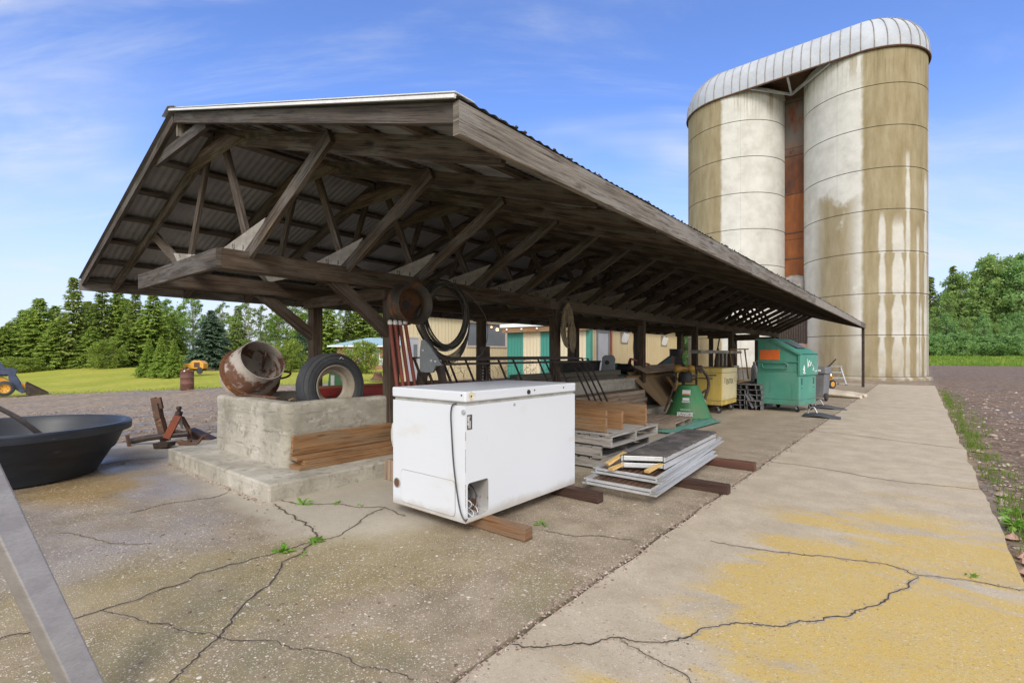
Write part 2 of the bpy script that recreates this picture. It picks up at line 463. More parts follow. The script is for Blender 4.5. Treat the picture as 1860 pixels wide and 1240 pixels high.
# ================================================================== SETTING
def slab_mat(right):
    n = NT('slab_right' if right else 'slab_left')
    o = n.coord('Object')
    X, Y, Z = n.sep(o)
    wob = n.math('SUBTRACT', n.noise(o, 1.1, 5, .6), .5)
    wob2 = n.math('SUBTRACT', n.noise(n.map(o, (1, 1, 1), (7, 3, 0)), .45, 4, .6), .5)
    Xw = n.math('ADD', X, n.math('MULTIPLY', wob, 1.0))
    Yw = n.math('ADD', Y, n.math('MULTIPLY', wob2, 2.2))
    fine = n.noise(o, 45, 5, .7)
    med = n.noise(o, 3.2, 6, .65)
    big = n.noise(o, .7, 4, .6)
    if right:
        col = n.ramp(med, [(.3, (.335, .275, .197)), (.5, (.395, .33, .243)), (.72, (.465, .395, .30))])
        gry = n.noise(n.map(o, (.8, 2.6, 1), (3, 1, 0)), .9, 5, .6)
        col = n.mix(n.math('MULTIPLY', n.sm(gry, .5, .7), .16), col, (.37, .345, .32))
        # yellow lichen: its own patchy shape, streaked across the slab
        st = n.noise(n.map(o, (.55, 1.5, 1), (1.7, 4.2, 0)), 1.05, 6, .6, .5)
        zone = n.math('MULTIPLY', n.sm(X, -1.15, -.45), n.sm(Y, 5.6, 3.0))
        zone = n.math('ADD', zone, n.math('MULTIPLY', n.sm(Y, 3.0, 1.4), n.math('MULTIPLY', n.sm(X, -1.3, -.8), .22)))
        far = n.math('MULTIPLY', n.sm(Y, 12, 7), n.math('MULTIPLY', n.sm(X, -1.0, -.1), .10))
        th = n.math('ADD', n.math('MULTIPLY', n.math('ADD', zone, far), .385), n.math('MULTIPLY', n.math('SUBTRACT', st, .5), 1.9))
        m = n.math('MULTIPLY', n.sm(th, .08, .24), n.math('MULTIPLY', n.math('ADD', zone, far), 2.6, True))
        gr = n.noise(o, 22, 4, .7)
        gr2 = n.noise(o, 7, 5, .7)
        m = n.math('MULTIPLY', m, n.math('ADD', .55, n.math('MULTIPLY', n.math('MULTIPLY', n.sm(gr, .30, .6), n.sm(gr2, .25, .55)), .30)))
        col = n.mix(m, col, n.mix(med, (.52, .345, .055), (.45, .32, .085)))
        dk = n.noise(n.map(o, (1.0, 4, 1), (9, 2, 0)), 1.2, 6, .7)
        col = n.mix(n.math('MULTIPLY', n.sm(dk, .68, .74), .25), col, (.22, .18, .14))
        amt, rough = .75, .85
    else:
        col = n.ramp(med, [(.28, (.17, .132, .085)), (.5, (.27, .215, .148)), (.72, (.365, .30, .218))])
        # dry footing under the roof by the bunk
        dry = n.math('MULTIPLY', n.sm(Xw, -2.6, -3.0), n.sm(Yw, 1.55, 1.9))
        col = n.mix(n.math('MULTIPLY', dry, .9), col, n.mix(med, (.36, .32, .25), (.50, .45, .37)))
        und = n.math('MULTIPLY', n.sm(Yw, 4.5, 7), n.sm(X, -1.4, -2.2))  # dry floor under the shed, colour lightened to offset the shed's shade
        col = n.mix(n.math('MULTIPLY', und, .6), col, n.mix(med, (.27, .205, .14), (.44, .36, .265)))
        # algae and lichen tints in patches
        ol = n.noise(n.map(o, (1, 1, 1), (3, 8, 0)), .8, 5, .6, .4)
        zone = n.math('MULTIPLY', n.sm(Yw, 2.8, 1.4), n.sm(Xw, -4.3, -3.2))
        col = n.mix(n.math('MULTIPLY', n.math('MULTIPLY', n.sm(ol, .42, .6), zone), .55), col, (.27, .215, .07))
        gn = n.noise(n.map(o, (1, 1, 1), (13, 5, 0)), .9, 5, .6, .4)
        col = n.mix(n.math('MULTIPLY', n.math('MULTIPLY', n.sm(gn, .48, .66), zone), .6), col, (.155, .145, .085))
        lil = n.noise(n.map(o, (1, 1, 1), (23, 9, 0)), .8, 4, .6, .3)  # lilac grey of sky reflected in the wet slab, painted into the colour
        zl = n.sm(Xw, -2.8, -3.8)
        col = n.mix(n.math('MULTIPLY', n.math('MULTIPLY', n.sm(lil, .38, .6), n.math('SUBTRACT', zl, dry, True)), .6), col, (.32, .29, .285))
        # orange stain beside the tub
        tx = n.math('SUBTRACT', X, -6.0); ty = n.math('SUBTRACT', Y, 1.05)
        dd = n.math('ADD', n.math('MULTIPLY', tx, tx), n.math('MULTIPLY', n.math('MULTIPLY', ty, ty), 2.2))
        dd = n.math('ADD', n.math('SQRT', dd), n.math('MULTIPLY', wob, .7))
        col = n.mix(n.math('MULTIPLY', n.sm(dd, 1.0, .35), .75), col, (.30, .18, .025))
        wet = n.math('MULTIPLY', n.sm(Xw, -2.9, -4.6), n.sm(Yw, 2.3, 1.3))
        amt = n.math('SUBTRACT', 1, n.math('MULTIPLY', n.math('MAXIMUM', dry, und), .75), True)
        wn = n.noise(n.map(o, (1, 1, 1), (2, 17, 0)), 1.3, 4, .55)
        rough = n.math('SUBTRACT', .82, n.math('MULTIPLY', n.math('MULTIPLY', wet, n.sm(wn, .34, .6)), .56))
        col = n.mix(n.math('MULTIPLY', wet, .22), col, (.10, .085, .07))
    # exposed pebbles of three sizes
    hs = None
    for sc, keep, rad, s0 in ((130, .30, .40, 0), (62, .42, .38, 5), (26, .80, .30, 9)):
        if right and sc == 26: continue
        v = n.vor(n.map(n.mix(.045 if sc < 90 else .02, o, n.noise(o, 9, 2, color=True)), (1, 1, 1), (s0, s0*.7, 0)), sc)
        cs = n.sep(v.outputs['Color'])
        k = n.math('MULTIPLY', n.sm(v.outputs['Distance'], rad, rad*.7), n.math('GREATER_THAN', cs[0], keep))
        if sc != 130: k = n.math('MULTIPLY', k, n.sm(n.noise(n.map(o, (1, 1, 1), (s0, 2, 0)), 1.3, 3), .36, .55))
        k = n.math('MULTIPLY', k, amt if not right else .45)
        pc = n.ramp(cs[1], [(0, (.13, .10, .075)), (.3, (.26, .20, .15)), (.6, (.46, .38, .295)), (.85, (.62, .55, .46)), (1, (.78, .74, .67))])
        col = n.mix(n.math('MULTIPLY', k, .80), col, pc)
        hs = k if hs is None else n.math('ADD', hs, k)
    dark = n.noise(n.map(o, (1, 1, 1), (4, 4, 4)), 28, 5, .7)
    col = n.mix(n.math('MULTIPLY', n.sm(dark, .57, .72), .45), col, (.12, .10, .08))
    h = n.math('ADD', n.math('MULTIPLY', fine, .7), n.math('MULTIPLY', hs, .6))
    h = n.math('ADD', h, n.math('MULTIPLY', med, .2))
    return n.out(col, rough, 0, n.bump(h, .45, .008), .4)
M['slab_r'] = slab_mat(True)
M['slab_l'] = slab_mat(False)

def gravel_mat():
    n = NT('wet_gravel')
    o = n.coord('Object')
    f = n.noise(o, .5, 5, .6)
    g = n.noise(o, 5, 6, .7)
    X, Y, Z = n.sep(o)
    col = n.ramp(g, [(.28, (.092, .064, .042)), (.5, (.24, .182, .126)), (.75, (.46, .37, .27))])
    rt = n.sm(X, .2, .8)
    col = n.mix(n.math('MULTIPLY', rt, .85), col, n.ramp(g, [(.3, (.045, .029, .019)), (.5, (.135, .088, .060)), (.75, (.29, .205, .145))]))
    v = n.vor(o, 16); c = n.sep(v.outputs['Color'])
    k = n.math('MULTIPLY', n.sm(v.outputs['Distance'], .42, .3), n.math('GREATER_THAN', c[0], .45))
    col = n.mix(n.math('MULTIPLY', k, .7), col, n.ramp(c[1], [(0, (.10, .07, .05)), (.5, (.25, .185, .14)), (1, (.48, .39, .31))]))
    v2 = n.vor(o, 5.5); c2 = n.sep(v2.outputs['Color'])
    k2 = n.math('MULTIPLY', n.sm(v2.outputs['Distance'], .36, .25), n.math('GREATER_THAN', c2[0], .72))
    col = n.mix(n.math('MULTIPLY', k2, .6), col, n.ramp(c2[1], [(0, (.16, .10, .08)), (1, (.40, .32, .27))]))
    pud = n.noise(n.map(o, (1.3, .35, 1), (2, 0, 0)), .8, 5, .6, .3)
    w = n.math('MULTIPLY', n.sm(pud, .52, .62), n.math('SUBTRACT', 1, n.math('MULTIPLY', rt, .6)))
    col = n.mix(n.math('MULTIPLY', w, .45), col, (.09, .075, .068))
    rough = n.math('SUBTRACT', .85, n.math('MULTIPLY', w, .45))
    h = n.math('ADD', n.math('MULTIPLY', g, 1.1), n.math('ADD', n.math('MULTIPLY', k, .5), n.math('MULTIPLY', k2, .9)))
    return n.out(col, rough, 0, n.bump(h, .8, .035), .3)
M['gravel'] = gravel_mat()

def grass_mat():
    n = NT('lawn_grass')
    o = n.coord('Object')
    f = n.noise(o, .22, 5, .6)
    g = n.noise(o, 3.5, 6, .75)
    col = n.mix(n.sm(f, .38, .62), (.31, .325, .04), (.40, .375, .065))
    col = n.mix(n.math('MULTIPLY', n.sm(g, .42, .64), .55), col, (.17, .215, .025))
    h = n.noise(n.map(o, (1, 1, .2)), 30, 4, .8)
    col = n.mix(n.math('MULTIPLY', n.sm(h, .5, .75), .35), col, (.14, .17, .025))
    return n.out(col, .9, 0, n.bump(h, .8, .05), .15)
M['grass'] = grass_mat()

def grid(name, mat, xs, ys, zf, keep=None):
    mb = MB(); nx, ny = len(xs), len(ys)
    vs = [(x, y, zf(x, y)) for y in ys for x in xs]
    fs = []
    for j in range(ny-1):
        for i in range(nx-1):
            if keep and not keep((xs[i]+xs[i+1])/2, (ys[j]+ys[j+1])/2): continue
            fs.append((j*nx+i, j*nx+i+1, (j+1)*nx+i+1, (j+1)*nx+i))
    used = sorted({k for f in fs for k in f}); ix = {k: q for q, k in enumerate(used)}
    mb.mesh([vs[k] for k in used], [tuple(ix[k] for k in f) for f in fs])
    o = mb.build(name, mat); o.data.polygons.foreach_set('use_smooth', [True]*len(o.data.polygons))
    return structure(o)
def lin(a, b, s):
    k = max(1, int(round((b-a)/s))); return [a+(b-a)*i/k for i in range(k+1)]
# one ground sheet to the horizon
gx = lin(-520, -60, 40)+lin(-60, 40, 2)[1:]+lin(40, 520, 40)[1:]
gy = lin(-300, -20, 40)+lin(-20, 110, 2)[1:]+lin(110, 620, 40)[1:]
ground = grid('ground', M['grass'], gx, gy, lambda x, y: hT(x, y)-(.12 if (abs(x) < 60 and -20 < y < 80) else .02))
EDGE = [(-900, 800), (-200, 735), (0, 722), (85, 717), (230, 711), (390, 705), (560, 697), (700, 689), (735, 686)]
def edge_y(px):
    for (a, b), (c, d) in zip(EDGE, EDGE[1:]):
        if a <= px <= c: return b+(d-b)*(px-a)/(c-a)
    return 900 if px < -900 else 0
def nz(x, y, s=1.0, q=0): return noise.noise(Vector((x*s, y*s, q)))
def grav_left(x, y):
    if x > -18.6 or y > 13.2:
        return x > -19.4
    p = proj((x, y, hT(x, y)))
    if p is None: return True
    return p[1]+1.5*nz(x, y, .9) > edge_y(p[0])
gravel = grid('gravel_yard', M['gravel'], lin(-48, -8.55, .4), lin(-8, 60, .45), lambda x, y: hT(x, y)+.012*nz(x, y, .8)+.008, grav_left)
def gr_right(x, y): return (y < 79.5+2*nz(x, y, .15)) and (x > .2 or y > 25.5)
gravel2 = grid('gravel_lot', M['gravel'], lin(-8.6, 70, .5), lin(-8, 84, .5), lambda x, y: hT(x, y)-.03*(x > .2 and y < 26)+.025*nz(x, y, .7)+.01*nz(x, y, 2.1)+.006, gr_right)

def slab(name, x0, x1, y0, y1, mat, jl=0, jr=0):
    ys = lin(y0, y1, .12); mb = MB(); k = len(ys)
    L = [(x0+jl*(nz(0, y, 2.3, 1)*.6+nz(0, y, 9, 4)*.25), y) for y in ys]
    Rr = [(x1+jr*(nz(0, y, 1.3, 2)*.8+nz(0, y, 7, 3)*.35), y) for y in ys]
    vs = [(x, y, 0) for x, y in L]+[(x, y, 0) for x, y in Rr]+[(x-.01*0, y, -.16) for x, y in L]+[(x+.012, y, -.16) for x, y in Rr]
    fs = []
    for i in range(k-1):
        fs += [(i, k+i, k+i+1, i+1), (2*k+i, i, i+1, 2*k+i+1), (k+i, 3*k+i, 3*k+i+1, k+i+1)]
    fs += [(0, 2*k, 3*k, k), (k-1, 2*k-1, 4*k-1, 3*k-1)]
    mb.mesh(vs, fs)
    return structure(mb.build(name, mat))
slab_l = slab('weathered_concrete_slab', -8.7, -1.398, -5, 26.2, M['slab_l'], .10, .045)
slab_r = slab('concrete_slab', -1.368, .44, -5, 26.2, M['slab_r'], .035, .06)
jb = MB(); jb.box(-1.43, -1.33, -5, 26.2, -.2, -.022)
structure(jb.build('joint_filler', pm('joint_dirt', (.05, .04, .03), (.09, .07, .05), 9, .95, .6), smooth=None))

# cracks: ragged hairlines in the concrete
M['chip_l'] = pm('chip_left', (.21, .17, .115), (.32, .27, .20), 30, .95, .6, 90)
M['chip_r'] = pm('chip_right', (.29, .235, .165), (.42, .355, .27), 30, .95, .6, 90)
M['crack'] = pm('crack_dirt', (.035, .028, .021), (.07, .055, .04), 20, .95, .3)
CR = [
 (.011, [(-70, 1178), (0, 1160), (70, 1145), (185, 1108), (310, 1066), (370, 1040), (450, 1017), (500, 1005), (545, 990), (575, 983)]),
 (.013, [(300, 1252), (350, 1200), (405, 1150), (420, 1128), (450, 1090), (495, 1055), (515, 1022), (545, 1005), (575, 980), (572, 965), (545, 945), (520, 930), (497, 915)]),
 (.006, [(185, 1108), (235, 1122), (290, 1132), (325, 1143), (370, 1152), (405, 1155), (420, 1160), (490, 1165), (530, 1178), (600, 1185), (640, 1205), (700, 1220), (760, 1230)]),
 (.006, [(105, 965), (160, 975), (200, 985), (240, 988), (275, 986)]),
 (.008, [(235, 931), (270, 924), (300, 915), (350, 909), (390, 902), (412, 895)]),
 (.008, [(500, 905), (545, 915), (610, 915), (650, 921), (700, 922), (735, 938)]),
 (.010, [(180, 845), (220, 838), (250, 835), (302, 831)]),
 (.008, [(575, 983), (620, 970), (680, 930), (700, 922)]),
 (.010, [(925, 1168), (960, 1173), (1000, 1175), (1060, 1172), (1110, 1160), (1150, 1162), (1200, 1165), (1240, 1162), (1290, 1140), (1350, 1133), (1400, 1137), (1450, 1130), (1480, 1128), (1545, 1115), (1580, 1100), (1630, 1075), (1665, 1045)]),
 (.008, [(1290, 982), (1390, 1000), (1490, 1010), (1580, 1020), (1640, 1032), (1665, 1043), (1740, 1050), (1800, 1062), (1868, 1073)]),
 (.006, [(1125, 1160), (1170, 1185), (1200, 1205), (1260, 1238), (1275, 1262)]),
 (.010, [(1470, 782), (1560, 791), (1640, 802), (1700, 809), (1750, 815)]),
 (.008, [(1400, 838), (1490, 850), (1600, 870), (1690, 880), (1782, 889)]),
 (.010, [(1560, 735), (1640, 741), (1712, 747)]),
 (.008, [(985, 962), (1040, 972), (1110, 975), (1160, 985)]),
 (.008, [(1305, 832), (1345, 835), (1385, 842)]),
]
for wd, pl in CR:
    P = spline([G(x, y, 0) for x, y in pl], 12)
    L = 0; mb = MB(); vs = []; q = U(0, 90)
    for i, p in enumerate(P):
        a = P[min(i+1, len(P)-1)]-P[max(i-1, 0)]
        nrm = Vector((-a.y, a.x, 0)).normalized()
        L += a.length/2
        j = .024*noise.noise(Vector((L*9, q, 0)))+.013*noise.noise(Vector((L*23, q, 5)))+.009*noise.noise(Vector((L*70, q, 3)))
        w = wd*(.58+.75*abs(noise.noise(Vector((L*6, q, 9)))))*min(1, .25+i/5, .25+(len(P)-1-i)/5)
        c = p+nrm*j
        vs += [c+nrm*w/2*(1+.6*noise.noise(Vector((L*40, q, 2)))), c-nrm*w/2*(1+.6*noise.noise(Vector((L*40, q, 7))))]
    mb.mesh([(v.x, v.y, .003) for v in vs], [(2*i, 2*i+1, 2*i+3, 2*i+2) for i in range(len(P)-1)])
    structure(mb.build('concrete_crack', M['crack']))
    ev = []
    for i in range(0, len(vs), 2):
        c = (vs[i]+vs[i+1])/2; dd = vs[i]-vs[i+1]; dd = dd.normalized() if dd.length > 1e-6 else Vector((1, 0, 0))
        for sg, qq in ((1, 3), (-1, 8)):
            e = wd*.5+max(0, .022*(noise.noise(Vector((i*.21, q, qq)))+.15)+.012*noise.noise(Vector((i*.9, q, qq+20))))
            ev.append(c+dd*sg*e)
    me_ = MB(); me_.mesh([(v.x, v.y, .0016) for v in ev], [(2*i, 2*i+1, 2*i+3, 2*i+2) for i in range(len(ev)//2-1)])
    structure(me_.build('crack_edge', M['chip_r'] if P[len(P)//2].x > -1.38 else M['chip_l']))

# loose stones
def stone_mat():
    n = NT('loose_stone')
    r = n.node('ShaderNodeNewGeometry').outputs['Random Per Island']
    col = n.ramp(r, [(0, (.10, .07, .055)), (.3, (.20, .14, .11)), (.55, (.30, .22, .17)), (.8, (.40, .32, .26)), (1, (.52, .45, .38))])
    f = n.noise(n.coord('Object'), 30, 4, .6)
    col = n.mix(n.math('MULTIPLY', n.sm(f, .4, .7), .4), col, (.12, .09, .075))
    return n.out(col, .6, 0, n.bump(f, .3, .01), .4)
M['stone'] = stone_mat()
def pebble(mb, c, r, fl=.6):
    a = U(0, 6.3); ca, sa = math.cos(a), math.sin(a); k = U(.7, 1.35)
    b = []
    for x, y, z in ((1, 0, 0), (.2, .95, .1), (-.9, .3, 0), (-.5, -.8, .05), (.5, -.8, 0), (.1, .1, 1), (.35, .4, .75), (-.4, -.1, .8), (0, 0, -.7)):
        x *= r*k*U(.8, 1.2); y *= r*U(.8, 1.2); z *= r*fl*U(.8, 1.2)
        b.append((c[0]+x*ca-y*sa, c[1]+x*sa+y*ca, c[2]+z))
    mb.mesh(b, [(0, 1, 6), (1, 2, 7, 6), (2, 3, 7), (3, 4, 5, 7), (4, 0, 6, 5), (5, 6, 7), (1, 0, 8), (2, 1, 8), (3, 2, 8), (4, 3, 8), (0, 4, 8)])
mb = MB()
for _ in range(5200):
    y = 1.0+27*RND.random()**1.7; x = .5+U(0, 1)**1.2*(1.5+y*.42)
    r = U(.008, .026)*(1+.02*y) if RND.random() < .93 else U(.03, .065)
    pebble(mb, (x, y, hT(x, y)-.025+.025*nz(x, y, .7)+.01*nz(x, y, 2.1)+r*.15), r)
for _ in range(2600):
    x = -8.8-12*RND.random()**1.3; y = U(-1, 13)
    r = U(.010, .03)
    pebble(mb, (x, y, hT(x, y)+.02), r)
for _ in range(2600):
    y = .6+18*RND.random()**1.5; x = -1.385+RND.gauss(0, .03)*(1+1.2*max(0, nz(0, y, .9, 3)))
    r = U(.003, .011)*(1.5 if RND.random() < .08 else 1)
    pebble(mb, (x, y, .0), r)
for wd, pl in CR:
    P = spline([G(x, y, 0) for x, y in pl], 6)
    for p in P:
        for _ in range(3):
            if RND.random() < .6: pebble(mb, (p.x+RND.gauss(0, .02), p.y+RND.gauss(0, .02), .0), U(.002, .007))
for _ in range(420):
    x, y = U(-4.2, -1.5), U(.7, 1.9); pebble(mb, (x, y, .001), U(.004, .011), .45)
for _ in range(160):
    t = U(0, 1); p = G(302+188*t, 840+75*t, 0); pebble(mb, (p.x+U(-.03, .03), p.y-U(0, .06), 0), U(.005, .014))
stuff(tag(mb.build('loose_stones', M['stone'], smooth=50), 'loose reddish brown stones lying over the wet gravel and slab joints', 'gravel'))
k = 0
for px, py, r, lb in ((1838, 1008, .055, 'pinkish rock at the slab edge, farthest of the pile by the green weed'), (1852, 1022, .06, 'long pinkish rock lying at the slab edge in the middle of the pile'), (1845, 1038, .045, 'small pale red rock leaning on the slab edge'), (1864, 1045, .07, 'largest reddish rock at the right edge of the photo'), (1822, 975, .05, 'grey brown rock under the green weed by the slab edge')):
    p = G(px, py, -.08); mb = MB(); pebble(mb, (p.x+.05, p.y, -.075), r, .7)
    o = solo(mb, 'rock', pm('pink_rock', (.42, .26, .20), (.34, .21, .17), 9, .7, .4) if k == 0 else o.data.materials[0], lb, 'rock', 'rocks piled at the slab edge', smooth=60); k += 1

# grass and weeds
def leaf_mat(name, c1, c2, c3, tr, sc=1.2):
    n = NT(name); o = n.coord('Object')
    r = n.node('ShaderNodeNewGeometry').outputs['Random Per Island']
    f = n.noise(o, sc, 3, .6)
    col = n.mix(n.sm(f, .35, .65), c1, c2)
    col = n.mix(n.sm(r, .5, 1.0), col, c3)
    col = n.mix(n.math('MULTIPLY', n.rnd(), .30), col, tuple(c*.55 for c in c1))
    return n.out(col, .65, 0, None, .25, trans=tr)
M['blade'] = leaf_mat('grass_blade', (.10, .20, .02), (.17, .28, .035), (.30, .28, .09), (.18, .30, .03), 3)
M['weed'] = leaf_mat('weed_leaf', (.12, .27, .03), (.17, .35, .05), (.24, .38, .08), (.2, .4, .04), 3)
M['long_grass'] = leaf_mat('long_grass', (.13, .25, .03), (.19, .32, .045), (.24, .34, .07), (.25, .35, .05), .3)
def blade(mb, c, h, w, lean, a):
    d = Vector((math.cos(a), math.sin(a), 0)); s = Vector((-d.y, d.x, 0))
    c = Vector(c)
    p1 = c+d*lean*.35+Vector((0, 0, h*.6)); p2 = c+d*lean+Vector((0, 0, h))
    mb.mesh([c-s*w/2, c+s*w/2, p1+s*w*.35, p1-s*w*.35, p2], [(0, 1, 2, 3), (3, 2, 4)])
mb = MB()
for cx, cy, rr, nb in [(0.53+U(0, .16), 2.2+20*RND.random()**1.1, U(.04, .12), RND.randint(8, 22)) for _ in range(170)]+[(0.62+U(-.08, .5)*(.4+.6*RND.random()), 2.0+22*RND.random()**1.3, U(.05, .16), RND.randint(8, 26)) for _ in range(115)]:
    for _ in range(nb):
        a = U(0, 6.3); q = rr*math.sqrt(RND.random())
        blade(mb, (cx+q*math.cos(a), cy+q*math.sin(a), -.085), U(.03, .10), U(.004, .009), U(.01, .06), U(0, 6.3))
for _ in range(2600):
    px = U(60, 740); p = G(px, edge_y(px)-RND.random()**2*5+.8)
    blade(mb, p+Vector((0, 0, -.01)), U(.02, .07), U(.012, .03), U(.02, .06), U(0, 6.3))
stuff(tag(mb.build('verge_grass', M['blade']), 'short green grass tufts along the slab edge and the gravel drive', 'grass'))
mb = MB()
for _ in range(19000):
    y = 79.2+U(0, 22); x = -14+U(0, 45)
    blade(mb, (x, y, hT(x, y)-.02), U(.12, .6)*(.6+.8*abs(nz(x, y, .25))), U(.05, .12), U(.05, .25), U(0, 6.3))
stuff(tag(mb.build('long_grass', M['long_grass']), 'bright green long grass on the bank below the woodland', 'grass'))
def weed(px, py, n, h, label, z=0, wide=.5):
    p = G(px, py, z); mb = MB()
    for i in range(n):
        a = U(0, 6.3); el = U(.2, 1.1); L = h*U(.6, 1.1); w = L*wide*U(.3, .6)
        d = Vector((math.cos(a)*math.cos(el), math.sin(a)*math.cos(el), math.sin(el))); s = Vector((-math.sin(a), math.cos(a), 0))
        b = p+Vector((U(-.02, .02), U(-.02, .02), -.004)); m1 = b+d*L*.5; t = b+d*L-Vector((0, 0, L*.25))
        mb.mesh([b, m1+s*w, m1-s*w, t, m1+Vector((0, 0, L*.08))], [(0, 1, 4), (0, 4, 2), (1, 3, 4), (4, 3, 2)])
    solo(mb, 'weed', M['weed'], label, 'weed', 'weeds growing in the concrete cracks')
weed(515, 1002, 14, .085, 'light green weed sprouting in the long slab crack left of the crossing')
weed(575, 985, 12, .08, 'light green weed at the crossing of two slab cracks')
weed(548, 1008, 6, .04, 'tiny green sprout just below the crack crossing')
weed(550, 916, 12, .11, 'taller weed tuft growing beside the concrete step by the freezer', wide=.25)
weed(610, 914, 12, .06, 'small weed tuft in the thin crack between step and freezer', wide=.3)
weed(652, 918, 6, .045, 'faint weed sprout in the thin crack nearest the freezer', wide=.3)
weed(985, 952, 12, .07, 'bright green weed beside the end of the brown timber skid', wide=.3)
weed(222, 842, 8, .05, 'tiny weed behind the black tub at the slab crack', wide=.3)
weed(1760, 1047, 6, .05, 'small sprout in the crack of the yellow stained slab', wide=.3)
weed(1845, 960, 22, .20, 'large leafy weed on the gravel beside the slab edge', -.08, .25)
weed(1850, 935, 16, .16, 'pale leafy weed behind the large one at the slab edge', -.08, .3)

# ------------------------------------------------------------------ world, sun, camera
SUN_EL, SUN_AZ = math.radians(36), math.radians(142)   # azimuth from +Y clockwise
SC.world = None
nw = NT('World', True); SC.world = nw.m
sky = nw.node('ShaderNodeTexSky', sky_type='NISHITA'); sky.sun_disc = False
sky.sun_elevation = SUN_EL; sky.sun_rotation = SUN_AZ
sky.air_density = 1.0; sky.dust_density = .6; sky.ozone_density = 2.2
d = nw.coord('Generated')
dx, dy, dz = nw.sep(d)
el = nw.math('MAXIMUM', dz, .04)
u = nw.math('DIVIDE', dx, nw.math('ADD', el, .22)); w_ = nw.math('DIVIDE', dy, nw.math('ADD', el, .22))
cmb = nw.node('ShaderNodeCombineXYZ'); nw.put(cmb.inputs[0], u); nw.put(cmb.inputs[1], w_)
# thin streaks drawn out along the wind, softer toward the horizon
pl_ = nw.map(cmb.outputs[0], (1, 1, 1), (0, 0, 0), (0, 0, -YAW))
cv = nw.map(pl_, (.55, 1.9, 1), (5.3, 2.4, 0))
c1 = nw.noise(cv, 1.25, 7, .60, .6)
c2 = nw.noise(nw.map(pl_, (.6, .9, 1), (4.4, 7, 0)), 1.0, 4, .5)
cl = nw.math('MULTIPLY', nw.sm(c1, .40, .72), nw.sm(c2, .42, .60))
clb = nw.noise(nw.map(pl_, (.40, 2.2, 1), (1.3, 5.1, 0), (0, 0, .12)), 1.1, 7, .62, .5)
cl = nw.math('MAXIMUM', cl, nw.math('MULTIPLY', nw.sm(clb, .50, .76), .6))
# cumulus banks low on the horizon
hv = nw.map(d, (3.2, 3.2, 9))
hc = nw.math('MULTIPLY', nw.sm(nw.noise(hv, 1.0, 6, .55), .50, .60), nw.math('MULTIPLY', nw.sm(dz, .0, .03), nw.sm(dz, .19, .07)))
# thick bright cloud overhead and behind the viewer, unseen, added as soft fill light
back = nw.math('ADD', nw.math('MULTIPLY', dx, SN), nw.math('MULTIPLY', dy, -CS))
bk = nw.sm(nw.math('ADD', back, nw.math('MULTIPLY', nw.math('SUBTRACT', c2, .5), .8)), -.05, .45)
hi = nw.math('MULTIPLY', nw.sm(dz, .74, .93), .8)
cloud = nw.math('MAXIMUM', nw.math('MULTIPLY', cl, .85), nw.math('MULTIPLY', hc, .85))
tint = nw.mix(1.0, sky.outputs[0], SKY_TINT, 'MULTIPLY')
hazy = nw.mix(nw.math('MULTIPLY', nw.sm(dz, .42, .0), .74), tint, SKY_HAZE)
skyc = nw.mix(nw.math('MULTIPLY', nw.math('MAXIMUM', bk, hi), .88), nw.mix(cloud, hazy, SKY_CLOUD), FILL_CLOUD)
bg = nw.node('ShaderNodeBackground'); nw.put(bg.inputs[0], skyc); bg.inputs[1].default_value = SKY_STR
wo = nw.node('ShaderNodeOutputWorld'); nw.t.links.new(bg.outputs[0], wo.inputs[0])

sl = bpy.data.lights.new('sun', 'SUN'); sl.energy = SUN_E; sl.angle = math.radians(SUN_ANG); sl.color = (1, .945, .86)
so = bpy.data.objects.new('sun', sl); COL.objects.link(so)
sd = Vector((math.sin(SUN_AZ)*math.cos(SUN_EL), math.cos(SUN_AZ)*math.cos(SUN_EL), math.sin(SUN_EL)))
so.rotation_euler = sd.to_track_quat('Z', 'Y').to_euler(); so.location = sd*60
cam = bpy.data.cameras.new('camera'); co = bpy.data.objects.new('camera', cam); COL.objects.link(co)
cam.sensor_width = 36; cam.lens = 36*F/1860; cam.shift_y = (HZ-620)/1860; cam.clip_end = 2000; cam.clip_start = .05
co.location = (0, 0, CAMZ); co.rotation_euler = (PI/2, 0, YAW)
SC.camera = co
SC.view_settings.view_transform = 'Standard'; SC.view_settings.look = 'None'
SC.view_settings.exposure = EXPO; SC.view_settings.gamma = 1
SC.cycles.max_bounces = 8; SC.cycles.diffuse_bounces = 5; SC.cycles.use_denoising = True
# ================================================================== POLE SHED
XC, XR, XL = -5.6, -4.75, -6.45
YF, YE = 1.62, 23.5
EXS = {1: 3.925, -1: 4.09}
EX = EXS[1]
def zr(x): return 3.60-.298*abs(x-XC)
shed = thing('open_pole_shed', 'long open-sided timber pole shed with weathered trusses under a corrugated steel gable roof', 'shed', (XC, YF, 0))
# corrugated sheets: real corrugations running down each slope
for sgn in (-1, 1):
    mb = MB(); ys = lin(YF-.03, YE+.03, .0127); k = len(ys)
    x1 = XC+sgn*(EXS[sgn]+.045)
    A = []; B = []
    for y in ys:
        c = .0045*math.sin(2*PI*y/.076)
        jit = .008*nz(0, math.floor(y/.66), 3.7, sgn*5)
        A.append((XC, y, zr(XC)+.012+c)); B.append((x1+sgn*jit, y, zr(x1)+.012+c+.006*nz(0, y, .8)))
    mb.mesh(A+B, [(i, i+1, k+i+1, k+i) for i in range(k-1)])
    mb.build('roof_sheet', M['roof_steel'], shed, smooth=80)
mb = MB()
for sgn in (-1, 1):
    mb.mesh([(XC, YF-.05, 3.645), (XC, YE+.05, 3.645), (XC+sgn*.17, YE+.05, 3.645-.05), (XC+sgn*.17, YF-.05, 3.645-.05)], [(0, 1, 2, 3)])
mb.build('ridge_cap', M['galv'], shed, solid=.002)
